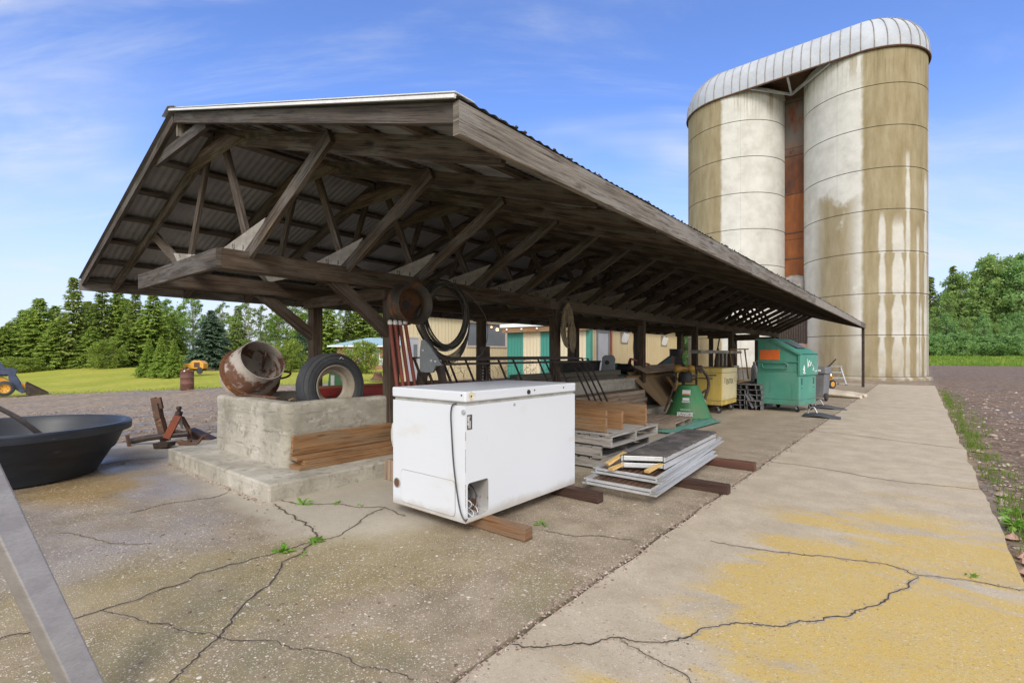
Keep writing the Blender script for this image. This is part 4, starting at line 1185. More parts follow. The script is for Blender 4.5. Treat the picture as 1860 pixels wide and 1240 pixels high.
mb = MB(); mb.box(-.72, 6.5, -.74, -.70, 2.2, 2.34); mb.build('fascia', M['roof_white'], house, local=True)
for x in (.9, 2.1, 3.6, 5.2):
    w = MB(); w.box(x, x+.75, -.05, .02, .75, 2.05); wf = w.build('window', M['white_plastic'], house, local=True)
    w = MB(); w.box(x+.1, x+.65, -.07, -.052, .85, 1.95); w.build('pane', M['glass'], wf, local=True)
# ================================================================== OBJECTS
I4 = Matrix()
def rotm(axis, ang): return Matrix.Rotation(ang, 4, axis)
def T(*p): return Matrix.Translation(p)

# ---- chest freezer
x0, x1, y0, y1 = -3.21, -2.41, 2.42, 3.815
fz = thing('chest_freezer', 'large old white chest freezer with black cord standing on timber skids', 'freezer', ((x0+x1)/2, (y0+y1)/2, .09))
mb = MB()
hy0, hy1, hz0, hz1 = y0+.022, y0+.235, .120, .362
zt = .898
mb.face([(x0, y0, .09), (x1, y0, .09), (x1, y0, zt), (x0, y0, zt)])
mb.face([(x0, y1, .09), (x0, y1, zt), (x1, y1, zt), (x1, y1, .09)])
mb.face([(x0, y0, .09), (x0, y0, zt), (x0, y1, zt), (x0, y1, .09)])
mb.face([(x0, y0, zt), (x1, y0, zt), (x1, y1, zt), (x0, y1, zt)])
mb.face([(x0, y0, .09), (x0, y1, .09), (x1, y1, .09), (x1, y0, .09)])
rr = .022; hole = []
for cy, cz, a in ((hy1-rr, hz1-rr, 0), (hy0+rr, hz1-rr, 90), (hy0+rr, hz0+rr, 180), (hy1-rr, hz0+rr, 270)):
    for i in range(5):
        t = math.radians(a+90*i/4); hole.append((cy+rr*math.cos(t), cz+rr*math.sin(t)))
oc = [(y1, zt), (y0, zt), (y0, .09), (y1, .09)]
for q in range(4):
    seg = hole[q*5:q*5+5]; c = oc[q]
    for a, b in zip(seg, seg[1:]): mb.face([(x1, *c), (x1, *b), (x1, *a)])
    nx = hole[(q*5+5) % 20]; c2 = oc[(q+1) % 4]
    mb.face([(x1, *c), (x1, *c2), (x1, *nx), (x1, *seg[-1])])
mb.m = 1
for i in range(20):
    a, b = hole[i], hole[(i+1) % 20]; mb.face([(x1, *a), (x1, *b), (x1-.30, *b), (x1-.30, *a)])
mb.face([(x1-.30, *h) for h in hole])
body = mb.build('body', [M['white_paint'], pm('freezer_inside', (.50, .51, .53), (.36, .34, .32), 3, .6, .1, spot=((.20, .11, .06), 5, .55))], fz, smooth=30)
mb = MB(); mb.box(x0+.012, x1-.010, y0+.012, y1-.012, .899, .921); mb.build('gasket', M['gasket'], fz)
mb = MB(); mb.box(x0-.006, x1+.006, y0-.006, y1+.006, .922, .997); lid = mb.build('lid', M['white_paint'], fz, bevel=.010)
mb = MB(); mb.lathe([(.0, .012), (.016, .010), (.018, 0)], 16, T(x1+.007, y0+.70, .955) @ rotm('Y', PI/2)); mb.build('lock', M['black'], lid, smooth=50)
mb = MB()
for p in ((x1+.008, y0+.05, .962), (x1+.008, y0+.78, .965), (x1+.008, y0+1.2, .965)): mb.lathe([(0, .004), (.006, .003), (.007, 0)], 8, T(*p) @ rotm('Y', PI/2))
mb.lathe([(0, .004), (.006, .003), (.007, 0)], 8, T(x1-.03, y0-.007, .97) @ rotm('X', PI/2))
mb.build('screw', M['steel_dark'], lid)
# rust bloom around the lid corner screw
mb = MB(); mb.lathe([(0, .0016), (.030, .0010), (.032, 0)], 14, T(x1+.0062, y0+.055, .962) @ rotm('Y', PI/2)); mb.build('rust_bloom', pm('rust_bloom', (.55, .45, .25), (.72, .70, .62), 40, .8, .1), lid)
mb = MB(); mb.lathe([(.0, .010), (.016, .008), (.019, 0)], 14, T(x1-.015, y0-.001, .855) @ rotm('X', PI/2)); mb.lathe([(.0, .006), (.010, .005), (.012, 0)], 12, T(x1+.001, y0+.53, .868) @ rotm('Y', PI/2)); mb.build('bumper', pm('grey_knob', (.35, .36, .38), (.3, .3, .32), 5, .5), body, smooth=50)
# compressor panel on the end and round port
pp = []
pa = (x0+.105, x1-.10, .118, .365); r = .03
for cx, cz, a in ((pa[1]-r, pa[3]-r, 0), (pa[0]+r, pa[3]-r, 90), (pa[0]+r, pa[2]+r, 180), (pa[1]-r, pa[2]+r, 270)):
    for i in range(5):
        t = math.radians(a+90*i/4); pp.append((cx+r*math.cos(t), cz+r*math.sin(t)))
mb = MB(); mb.prism(pp, y0-.005, y0-.0005); mb.build('service_panel', M['white_paint'], body)
mb = MB(); mb.tube([(p[0]+(.002 if p[0] > -2.8 else -.002), y0-.002, p[1]+(.002 if p[1] > .24 else -.002)) for p in pp+pp[:1]], .0022, 4, False); mb.build('panel_seam', M['gasket'], body)
mb = MB(); mb.lathe([(.040, .0), (.040, .004), (.033, .005), (.033, .001)], 24, T(x0+.052, y0-.0005, .252) @ rotm('X', PI/2)); mb.build('port_ring', M['gasket'], body, smooth=40)
mb = MB(); mb.lathe([(0, .002), (.033, .002)], 24, T(x0+.052, y0-.0005, .252) @ rotm('X', PI/2)); mb.build('port', M['rust_dark'], body)
# badge: dark plate with pale bars
mb = MB(); mb.box(x1+.0006, x1+.003, y0+.016, y0+.064, .733, .835); bd = mb.build('badge', pm('badge', (.05, .05, .05), (.08, .08, .075), 9, .5), body)
mb = MB()
for a in ((.019, .0245, .790, .824), (.019, .0245, .762, .782), (.0285, .0345, .740, .826), (.041, .046, .742, .793), (.041, .0445, .816, .823)):
    mb.box(x1+.0031, x1+.0042, y0+a[0], y0+a[1], a[2], a[3])
mb.build('badge_mark', M['white_plastic'], bd)
# edge rust
mb = MB()
for a, b, w in ((.20, .36, .004), (.44, .60, .003), (.66, .72, .005), (.09, .125, .007)): mb.box(x1-.0005, x1+.0012, y0-.0012, y0+w, a, b)
mb.box(x0+.1, x1-.2, y0-.0013, y0+.002, .0895, .094); mb.box(x1-.002, x1+.0013, y0+.01, y0+.22, .0895, .096)
mb.build('edge_rust', pm('edge_rust', (.30, .20, .10), (.55, .48, .36), 60, .85), body)
# cord
cord = spline([(x1-.085, y0-.004, .910), (x1-.115, y0-.014, .895), (x1-.128, y0-.015, .83), (x1-.122, y0-.013, .70), (x1-.105, y0-.012, .5), (x1-.07, y0-.012, .30), (x1-.03, y0-.014, .165), (x1+.006, y0-.006, .115), (x1-.02, y0+.05, .128)], 8)
mb = MB(); mb.tube(cord, .0055, 8); mb.build('power_cord', M['charcoal'], fz, smooth=60)
def wires(name, mat, L, r):
    mb = MB()
    for pl in L: mb.tube(spline([(x1-d, y0+a, b) for d, a, b in pl], 6), r, 6)
    mb.build(name, mat, fz, smooth=60)
wires('white_wire', M['white_plastic'], [[(.10, .03, .24), (.03, .06, .232), (.02, .082, .20), (.05, .07, .165), (.09, .04, .17)], [(.12, .02, .17), (.03, .05, .15), (.01, .075, .122), (.0, .082, .135)], [(.15, .12, .17), (.03, .10, .15), (.0, .082, .125)], [(.16, .17, .19), (.05, .155, .16), (.02, .145, .13)]], .003)
wires('black_wire', M['black'], [[(.15, .06, .34), (.04, .085, .30), (.03, .065, .24), (.10, .03, .20)], [(.15, .15, .34), (.05, .145, .28), (.03, .13, .20), (.05, .10, .14)], [(.2, .03, .33), (.05, .045, .30), (.03, .03, .26)]], .004)

# ---- timber skids
def skid(name, y, xa, xb, w, h, mat, label, z=0, slope=0):
    mb = MB(); mb.bar((xa, y, z+h/2+.002), (xb, y+slope, z+h/2+.002), w, h)
    return solo(mb, name, mat, label, 'timber', 'timber skids lying on the slab', bevel=.006)
o = skid('timber_skid', 2.64, -3.25, -2.03, .088, .086, M['wood_beam'], 'brown timber skid poking out under the near end of the freezer')
o = skid('timber_skid', 3.70, -3.25, -2.08, .095, .086, M['wood_dark'], 'dark wet timber skid under the far end of the freezer')
o = skid('timber_skid', 4.66, -2.38, -1.32, .085, .085, M['wood_dark'], 'dark red timber skid under the near end of the aluminium ramps')
o = skid('timber_skid', 5.78, -2.42, -1.37, .085, .085, pm('wood_redbrown', (.13, .055, .035), (.09, .04, .028), 4, .5, .2, stretch=(.3, 3, 3)), 'reddish timber skid under the far end of the aluminium ramps')

# ---- aluminium ramp panels
def ramp(cx, y0, y1, wid, z, dx0, dx1, label, th=.075, mesh=True):
    t = thing('ramp_panel', label, 'ramp', (cx, y0, z), 0, 'aluminium ramp panels stacked on skids')
    for sgn in (-1, 1):
        mb = MB()
        xa = cx+sgn*wid/2+dx0; xb = cx+sgn*wid/2+dx1
        mb.bar((xa, y0, z+th/2), (xb, y1, z+th/2), .012, th)
        mb.bar((xa+sgn*.028, y0, z+.008), (xb+sgn*.028, y1, z+.008), .045, .012); mb.bar((xa+sgn*.018, y0, z+th-.006), (xb+sgn*.018, y1, z+th-.006), .03, .010)
        mb.bar((xa+sgn*.010, y0, z+th*.55), (xb+sgn*.010, y1, z+th*.55), .008, .010)
        mb.build('side_rail', M['alu'], t)
    mb = MB(); mb.bar((cx-wid/2+dx0, y0+.01, z+th-.012), (cx+wid/2+dx0, y0+.01, z+th-.012), .03, .018); mb.bar((cx-wid/2+dx0, y0+.006, z+.015), (cx+wid/2+dx0, y0+.006, z+.015), .03, .02)
    mb.build('end_bar', M['alu'], t)
    if mesh:
        mb = MB(); n = int((y1-y0)/.045)
        for i in range(n):
            y = y0+.03+i*.045; dx = dx0+(dx1-dx0)*i/n
            pts = [(cx-wid/2+dx+wid*j/22, y+(.012 if j % 2 else -.012), z+th-.02) for j in range(23)]
            for a, b in zip(pts, pts[1:]): mb.bar(a, b, .007, .005)
        mb.build('mesh_deck', M['rust_dark'], t)
    return t
ramp(-2.01, 3.86, 5.90, .60, .089, 0, -.14, 'lowest aluminium ramp panel with rusty mesh deck on the timber skids', .055)
ramp(-2.04, 4.06, 6.58, .585, .146, 0, -.235, 'second aluminium ramp panel with mesh deck carrying two carpeted ramps', .056)
def cramp(z, label, carpet):
    a, b, c, d = Vector((-2.125, 4.17, 0)), Vector((-1.80, 4.36, 0)), Vector((-1.895, 6.12, 0)), Vector((-2.25, 6.10, 0))
    t = thing('carpet_ramp', label, 'ramp', (-2.0, 4.2, z), 0, 'carpeted aluminium ramps')
    up = Vector((0, 0, z+.029))
    for p, q in ((a, d), (b, c)):
        mb = MB(); mb.bar(p+up, q+up, .014, .052); o = Vector((.008 if p is b else -.008, 0, 0)); mb.bar(p+up+o, q+up+o, .004, .006); mb.build('side_rail', M['alu'], t, bevel=.002)
    mb = MB(); mb.bar(a+up+Vector((.012, .012, .004)), b+up+Vector((-.012, -.004, .004)), .014, .040); mb.build('end_bar', M['alu'], t, bevel=.002)
    mb = MB(); mb.mesh([p+Vector((0, 0, z+.012)) for p in (a, b, c, d)], [(0, 1, 2, 3)]); mb.build('deck', M['steel_grey'], t, solid=.006)
    if carpet:
        nx, ny = 14, 70; mb = MB(); vs = []
        for j in range(ny+1):
            for i in range(nx+1):
                u = i/nx; v = j/ny
                p = a.lerp(b, u).lerp(d.lerp(c, u), v)+Vector(((u-.5)*.03+.012*nz(u*4, v*14, 1, 3)*(i in (0, nx)), .02*nz(u*5, v, 1, 8)*(j in (0, ny)), 0))
                vs.append((p.x, p.y, z+.062+.007*nz(u*9, v*34, 1, 2)-(.010 if i in (0, nx) else 0)))
        mb.mesh(vs, [(j*(nx+1)+i, j*(nx+1)+i+1, (j+1)*(nx+1)+i+1, (j+1)*(nx+1)+i) for j in range(ny) for i in range(nx)])
        mb.build('carpet', M['carpet'], t, smooth=60, solid=.008)
cramp(.204, 'lower aluminium ramp sandwiched below the dark carpeted one', False)
cramp(.268, 'upper aluminium ramp covered in dark worn carpet', True)
for k, (a, b, lb) in enumerate((((-2.22, 4.06, .245), (-2.14, 4.26, .335), 'pale wooden wedge at the left corner of the carpeted ramps, upper one'), ((-2.16, 4.02, .215), (-2.12, 4.24, .245), 'pale wooden wedge at the left corner of the carpeted ramps, lower one'), ((-1.87, 4.14, .215), (-1.83, 4.36, .255), 'pale wooden wedge sticking out at the right corner of the carpeted ramps'))):
    mb = MB(); mb.bar(a, b, .05, .022, h1=.012); solo(mb, 'wood_wedge', pm('yellow_pine', (.62, .42, .17), (.55, .36, .14), 9, .6, .1, stretch=(1, .2, 1)) if k == 0 else bpy.data.materials['yellow_pine'], lb, 'wedge', 'wood wedges in the ramp stack')

# ---- pallets
def pallet(cx, cy, z, rz, wx, wy, label, mat='wood_grey', h=.125):
    t = thing('wood_pallet', label, 'pallet', (cx, cy, z), rz, 'wooden pallets')
    th = .018
    for i in range(3):
        mb = MB(); y = -wy/2+.02+(wy-.04)*i/2
        mb.bar((-wx/2, y, h/2), (wx/2, y, h/2), .04, h-2*th-.002); mb.build('stringer', M[mat], t, local=True)
    n = 8
    for i in range(n):
        x = -wx/2+.05+(wx-.10)*i/(n-1)+U(-.006, .006)
        mb = MB(); mb.bar((x, -wy/2+U(-.01, .01), h-th/2), (x, wy/2+U(-.01, .01), h-th/2), .105, th); mb.build('deck_board', M[mat], t, local=True)
    for i in range(3):
        x = -wx/2+.05+(wx-.10)*i/2; mb = MB(); mb.bar((x, -wy/2, th/2), (x, wy/2, th/2), .1, th); mb.build('bottom_board', M[mat], t, local=True)
    return t
pallet(-3.10, 5.34, .002, .015, 1.06, 1.2, 'lowest weathered grey pallet of the stack behind the freezer')
pallet(-3.16, 5.32, .130, -.01, 1.02, 1.2, 'middle weathered grey pallet of the stack behind the freezer')
pallet(-3.07, 5.34, .257, .0, 1.06, 1.22, 'top grey pallet of the stack, three planks standing on it')
pallet(-3.68, 8.46, .002, .10, 1.05, 1.1, 'single worn brown grey pallet in front of the green spreader', 'wood_lumber')
mb = MB(); mb.bar((-3.58, 4.76, .391), (-2.60, 4.76, .391), .09, .012); mb.bar((-3.58, 5.33, .391), (-2.58, 5.33, .391), .80, .010)
solo(mb, 'board_sheet', M['wood_grey'], 'thin grey board sheet lying on the top pallet under the planks', 'board')
for i, (y, xa, xb, h, lb) in enumerate(((4.86, -3.9, -2.66, .235, 'nearest brown plank standing on edge on the pallet stack'), (5.16, -4.0, -2.62, .21, 'middle brown plank standing on edge on the pallet stack'), (5.66, -4.1, -2.56, .25, 'farthest and longest brown plank standing on edge on the pallets'))):
    mb = MB(); mb.bar((xa, y, .398+h/2), (xb, y, .398+h/2), .038, h)
    solo(mb, 'plank', M['wood_new'], lb, 'plank', 'planks standing on the pallet', bevel=.003)

# ---- lumber against the bunk wall, near
for i, (xa, w, h, z, ya, yb, lb) in enumerate(((-4.62, .20, .038, .152, 2.33, 4.75, 'lowest flat board of the pile against the bunk near the corner'), (-4.635, .18, .038, .192, 2.40, 4.8, 'second flat board of the pile against the bunk near the corner'), (-4.66, .14, .036, .232, 2.34, 4.7, 'third flat board just under the standing plank by the bunk'))):
    mb = MB(); mb.bar((xa, ya, z+h/2), (xa+.01, yb, z+h/2), w, h); solo(mb, 'board', M['wood_new'], lb, 'board', 'boards stacked along the bunk wall', bevel=.002)
mb = MB(); mb.bar((-4.695, 2.345, .372), (-4.695, 4.6, .372), .038, .195, up=(.12, 0, 1)); solo(mb, 'board', M['wood_new'], 'wide orange brown plank standing on edge against the bunk wall', 'board', 'boards stacked along the bunk wall', bevel=.002)
# ---- lumber stack farther along the step
for i in range(5):
    for j in range(2):
        z = .152+i*.078; mb = MB(); x = -4.60+j*.17; s = .02*U(-1, 1)
        mb.bar((x+s, 6.6+U(-.1, .1), z+.038), (x+.02, 9.62+U(-.12, .05), z+.038), .155, .072)
        side = 'outer' if j else 'inner'
        lev = ('bottom', 'second', 'middle', 'fourth', 'top')[i]
        solo(mb, 'lumber_beam', M['wood_lumber'], f'weathered beam in the {lev} layer, {side} row, of the lumber pile by the bunk', 'beam', 'beams in the lumber pile', bevel=.003)
# ---- boards lying on top of the bunk wall
for i, (x, z, w, h, ya, yb, lb) in enumerate(((-4.82, .766, .16, .04, 6.2, 9.4, 'lower grey board lying on the bunk wall behind the freezer'), (-4.80, .808, .14, .038, 6.4, 9.15, 'middle grey board lying on the bunk wall behind the freezer'), (-4.84, .848, .15, .09, 5.9, 9.3, 'thick grey timber on top of the bunk wall boards'), (-4.8, .768, .14, .035, 9.5, 11.2, 'brown board on the bunk wall past the double post'))):
    mb = MB(); mb.bar((x, ya, z+h/2), (x, yb, z+h/2), w, h); solo(mb, 'wall_board', M['wood_olive'] if i < 3 else M['wood_new'], lb, 'board', 'boards on the bunk wall', bevel=.003)

# ---- white jug and wood block by the freezer
t = thing('water_jug', 'white plastic water jug with red base standing on the concrete step', 'jug', (-4.39, 3.46, .152))
mb = MB(); mb.lathe([(.118, 0), (.122, .02), (.122, .065), (.115, .075)], 28, capb=True); mb.build('base', M['red_paint'], t, smooth=50, local=True)
mb = MB(); mb.lathe([(.115, .072), (.130, .10), (.145, .18), (.145, .26), (.132, .34), (.11, .37), (.10, .375), (0, .375)], 28); mb.build('body', M['white_plastic'], t, smooth=60, local=True)
mb = MB(); mb.lathe([(.06, .372), (.06, .405), (.05, .41), (0, .41)], 20); mb.build('lid', M['white_plastic'], t, smooth=50, local=True)
mb = MB(); mb.bar((-4.04, 3.10, .0), (-4.04, 3.10, .205), .16, .22); solo(mb, 'wood_block', M['wood_lumber'], 'squared wood block on end beside the step behind the freezer', 'block', bevel=.006)

# ---- tyre leaning in the bunk
def torus_prof(R, r, w, n=20):
    return None
tc = Vector((-5.1, 3.0, .895)); tm = T(*tc) @ rotm('Y', PI/2-.06)
tyre = thing('truck_tyre', 'worn black truck tyre on a rusty cream rim leaning inside the bunk', 'tyre', (-5.1, 3.0, .52))
mb = MB(); Ro = .372
prof = [(.225, -.085), (.235, -.098), (.27, -.112), (.315, -.116), (.350, -.105), (.364, -.088)]
for z in (-.062, -.031, 0, .031, .062):
    prof += [(Ro, z-.020), (Ro+.002, z), (Ro, z+.011), (Ro-.010, z+.0125), (Ro-.010, z+.0175)]
prof += [(.364, .088), (.350, .105), (.315, .116), (.27, .112), (.235, .098), (.225, .085), (.215, 0), (.225, -.085)]
mb.lathe(prof, 56, tm); mb.build('tread', M['tyre'], tyre, smooth=35)
mb = MB()
for r_ in (.262, .30, .338): mb.lathe([(r_-.003, .113), (r_, .1185), (r_+.003, .113)], 56, tm)
mb.build('sidewall_ring', M['tyre'], tyre, smooth=60)
rimm = pm('cream_rim', (.30, .265, .21), (.22, .18, .13), 5, .6, .3, 60, .1, spot=((.24, .10, .04), 7, .56))
mb = MB(); mb.lathe([(.232, .088), (.236, .102), (.226, .106), (.216, .09), (.205, .06), (.19, .03), (.188, -.03), (.205, -.06), (.216, -.09), (.232, -.09)], 48, tm); mb.build('rim', rimm, tyre, smooth=40)
mb = MB(); mb.lathe([(.19, .02), (.165, .012), (.150, .0), (.147, -.012), (.165, -.012), (.19, -.004)], 48, tm); mb.build('rim_flange', rimm, tyre, smooth=40)
mb = MB(); q = tm @ Vector((-.31, .06, .1195)); mb.tube([q+Vector((.003, -.02, -.01)), q+Vector((.003, .0, .012)), q+Vector((.003, .012, -.002)), q+Vector((.003, .03, -.008))], .003, 4); mb.build('chalk_mark', M['white_plastic'], tyre)

# ---- mixer drum
ma = (RD*.70+Vector((0, 0, .52))-VD*.49).normalized()
mm = T(-6.10, 2.58, 1.055) @ ma.to_track_quat('Z', 'Y').to_matrix().to_4x4()
drum_m = pm('mixer_crust', (.42, .375, .335), (.33, .28, .245), 4, .85, .5, 40, 0, spot=((.13, .060, .035), 4.2, .495))
mix_t = thing('mixer_drum', 'rusty concrete mixer drum caked with old mortar on the bunk corner', 'mixer drum', (-6.10, 2.58, .78))
mb = MB(); mb.lathe([(.0, -.40), (.10, -.39), (.20, -.34), (.275, -.24), (.305, -.12), (.31, -.08)], 44, mm); mb.build('lower_drum', pm('mixer_crust2', (.55, .47, .42), (.42, .33, .28), 9, .9, .8, 30, 0, spot=((.2, .09, .05), 8, .58)), mix_t, smooth=50)
mb = MB(); mb.lathe([(.305, -.10), (.335, -.095), (.335, -.03), (.305, -.025)], 44, mm); mb.lathe([(.305, -.072), (.348, -.066), (.348, -.058), (.305, -.052)], 44, mm); mb.build('band', M['rust'], mix_t, smooth=35)
mb = MB(); mb.lathe([(.308, -.06), (.306, .0), (.292, .10), (.268, .20), (.255, .255), (.258, .262), (.248, .262), (.246, .25), (.262, .18), (.285, .08), (.297, -.05), (.27, -.22), (.19, -.33), (0, -.37)], 48, mm); mb.build('upper_drum', drum_m, mix_t, smooth=45)
for a in (.6, 2.7, 4.8):
    mb = MB(); mb.bar(mm @ Vector((.27*math.cos(a), .27*math.sin(a), -.15)), mm @ Vector((.20*math.cos(a+.3), .20*math.sin(a+.3), .15)), .012, .09); mb.build('paddle', M['rust_dark'], mix_t)
h = [mm @ Vector((.30*math.cos(a), .30*math.sin(a), z)) for a, z in ((-1.0, .02), (-1.0, .2))]
mb = MB(); pts = spline([mm @ Vector((.30, -.10, -.03)), mm @ Vector((.375, -.11, .03)), mm @ Vector((.375, -.11, .12)), mm @ Vector((.285, -.10, .15))], 6); mb.tube(pts, .012, 8); mb.build('handle', M['rust_dark'], mix_t, smooth=60)
mb = MB()
pts = [(-6.0, 2.40, .787), (-5.75, 2.42, .80), (-5.45, 2.47, .792), (-5.3, 2.5, .788)]
for a, b in zip(pts, pts[1:]): mb.bar(a, b, .05, .016)
solo(mb, 'flat_iron', M['rust_dark'], 'bent dark flat iron lying on the near end of the bunk', 'iron bar')
mb = MB(); mb.tube(spline([(-5.02, 2.56, .62), (-4.93, 2.50, .79), (-4.86, 2.40, .80)], 5), .006, 6); solo(mb, 'straw_stick', M['wood_pale'], 'thin pale stick poking over the bunk rim beside the tyre', 'stick')

# ---- red implement in the bunk behind the tyre
t = thing('red_tool_bar', 'red steel implement frame with dark springs lying inside the bunk', 'implement', (-5.75, 4.6, .5))
mb = MB(); mb.bar((-5.72, 3.15, .75), (-5.68, 7.4, .72), .14, .17); mb.build('beam', M['red_paint'], t, bevel=.01)
mb = MB(); mb.bar((-5.45, 3.1, .60), (-5.42, 7.2, .60), .10, .12); mb.bar((-5.72, 3.3, .62), (-5.45, 3.3, .62), .08, .08); mb.build('side_beam', M['red_paint'], t, bevel=.01)
mb = MB()
for y in (3.25, 3.4): mb.tube([(-5.6+.03*math.cos(k*1.2), y+.03*math.sin(k*1.2), .52+k*.006) for k in range(40)], .006, 5)
mb.build('spring', M['steel_dark'], t)
mb = MB(); mb.bar((-5.78, 3.1, .845), (-5.74, 5.2, .845), .14, .022); solo(mb, 'brown_plank', M['wood_new'], 'short brown plank on the red frame seen through the tyre', 'plank')
t = thing('green_bracket', 'green steel triangular bracket standing in the bunk behind the tyre', 'bracket', (-5.95, 3.6, .5))
mt = T(-5.95, 3.6, 0) @ rotm('Z', .9)
mb = MB(); mb.prism([(-.16, .5), (.16, .5), (.02, 1.12), (-.10, 1.12)], -.03, .03, mt); mb.build('plate', M['green_cone'], t, bevel=.006)
mb = MB(); mb.prism([(-.09, .80), (-.045, .80), (-.045, .98), (-.09, .98)], -.034, -.031, mt); mb.build('sticker', M['white_plastic'], t)

# ---- things hung on the first right post
rim = thing('wheel_rim', 'rusty steel wheel rim hung on the first shed post', 'wheel rim', (-4.66, 3.66, 1.6))
rm_ = T(-4.60, 3.66, 1.83) @ rotm('Y', PI/2) @ rotm('X', .06)
mb = MB(); mb.lathe([(.235, -.06), (.24, -.045), (.225, -.04), (.205, -.02), (.20, .04), (.185, .06), (.185, .10), (.205, .12), (.225, .15), (.232, .165), (.240, .175), (.234, .18), (.222, .165), (.198, .13), (.178, .10), (.178, .06), (.195, .035), (.2, -.02), (.22, -.05)], 48, rm_); mb.build('barrel', [pm('rim_barrel', (.07, .065, .06), (.12, .085, .06), 6, .6, .3, 60, .3, spot=((.22, .09, .035), 6, .56))], rim, smooth=40)
mb = MB(); mb.lathe([(.196, .005), (.17, .0), (.15, -.02), (.13, -.022), (.055, -.018), (.052, -.04)], 40, rm_); mb.build('disc', pm('rim_rust', (.13, .055, .025), (.07, .035, .022), 5, .85, .5, 60, .1, spot=((.22, .09, .035), 9, .60)), rim, smooth=35)
mb = MB()
mb.lathe([(0, -.0175), (.052, -.017)], 24, rm_)
for i in range(6):
    a = i*PI/3+.3; mb.lathe([(0, -.0185), (.013, -.018)], 10, rm_ @ T(.09*math.cos(a), .09*math.sin(a), 0))
mb.build('hub_hole', M['black'], rim)
# coil of black wire on the plate beam
mb = MB()
for i in range(22):
    r = .395+U(-.02, .045); cz = 1.755+U(-.02, .015); cy = 4.27+U(-.03, .03); x = -4.60+U(-.03, .03); ph = U(0, 6); e = U(.0, .02)
    mb.tube([(x+.012*math.sin(2*a+ph), cy+(r+e*math.cos(2*a+ph))*.92*math.sin(a), cz+(r-e*math.cos(3*a))*math.cos(a)) for a in [2*PI*k/48 for k in range(49)]], .0068, 5)
for i in range(7):
    r = .40+U(-.02, .03)
    mb.tube(spline([(-4.59, 4.22, 2.14), (-4.58, 3.90-.02*i, 1.75), (-4.57, 3.98-.015*i, 1.42), (-4.56, 4.25, 1.235-.014*i), (-4.57, 4.56, 1.42-.02*i), (-4.58, 4.66, 1.75), (-4.59, 4.3, 2.15)], 10), .0068, 5)
mb.tube(spline([(-4.6, 4.5, 2.10), (-4.58, 4.75, 1.98), (-4.57, 4.98, 1.75), (-4.57, 5.02, 1.5), (-4.56, 4.9, 1.28), (-4.56, 4.76, 1.2)], 8), .005, 5)
mb.tube(spline([(-4.62, 4.05, 2.02), (-4.58, 4.15, 2.12), (-4.57, 4.35, 2.14), (-4.57, 4.5, 2.0)], 8), .004, 5)
def wire_mat():
    n = NT('wire_coil'); r_ = n.node('ShaderNodeNewGeometry').outputs['Random Per Island']
    return n.out(n.ramp(r_, [(0, (.012, .012, .012)), (.62, (.03, .028, .025)), (.8, (.28, .25, .20)), (1, (.10, .09, .08))]), .5, 0, None, .5)
solo(mb, 'wire_coil', wire_mat(), 'big loose coil of black and grey wire hung from the plate beam', 'wire coil', smooth=60)
# rope coil
mb = MB()
for i in range(9):
    w = .05+.019*i; zt_, zb_ = 2.08+U(-.03, .03), 1.47-.010*i+U(-.02, .03); cy = 6.93+U(-.01, .01); x = -4.60+.012*(i % 3)
    P = [(x, cy+.10+w*math.cos(a)*(1 if math.sin(a) < 0 else .8), (zt_+zb_)/2+(zt_-zb_)/2*math.sin(a)) for a in [2*PI*k/28 for k in range(29)]]
    mb.tube(P, .014, 6)
solo(mb, 'rope_coil', M['rope'], 'thick coil of old rope hung on the second right post', 'rope', smooth=60)
mb = MB()
for i in range(5):
    w = .05+.016*i; P = [(-4.58+.01*i, 7.12+w*math.cos(a)*.8, 1.62-.02*i+(.20+.012*i)*math.sin(a)) for a in [2*PI*k/24 for k in range(25)]]
    mb.tube(P, .009, 6)
solo(mb, 'rope_loop', M['rope'], 'smaller loop of rope hanging just right of the big rope coil', 'rope', smooth=60)
mb = MB()
for i in range(4):
    w = .09+.02*i; mb.tube([(-6.35+.01*i, 13.35+w*math.cos(a)*1.6, 1.45+(.42+.02*i)*math.sin(a)) for a in [PI*.5+PI*k/16 for k in range(17)]], .01, 6)
solo(mb, 'cable_loop', M['charcoal'], 'dark cable loops hung on the far left post near the barn', 'cable', smooth=60)
mb = MB()
for i in range(6):
    w = .05+.012*i; mb.tube([(-6.33+.01*i, 16.85+w*math.cos(a), 1.62+(.30+.01*i)*math.sin(a)) for a in [2*PI*k/20 for k in range(21)]], .011, 6)
solo(mb, 'rope_hank', M['rope'], 'grey rope hank hung on a far left post before the silo', 'rope', smooth=60)
# red pipes leaning on post one
for i, (ya, x, top, lb) in enumerate(((3.44, -4.62, 1.60, 'leftmost red pipe leaning on the first shed post'), (3.495, -4.60, 1.60, 'second red pipe leaning on the first shed post, faded pink'), (3.57, -4.61, 1.60, 'third red pipe leaning on the first shed post'), (3.63, -4.59, 1.61, 'rightmost red pipe leaning on the first shed post'))):
    t = thing('red_pipe', lb, 'pipe', (x+.10, ya+.12, .152), 0, 'red pipes leaning on a post')
    mb = MB(); mb.tube([(x+.10, ya+.12+.03*i, .155), (x, ya, top)], .021, 10); mb.build('pipe', M['red_pipe'], t, smooth=60)
    mb = MB(); mb.lathe([(.026, -.01), (.028, .02), (.018, .04), (0, .042)], 12, T(x, ya, top)); mb.build('cap', M['white_plastic'], t, smooth=60)

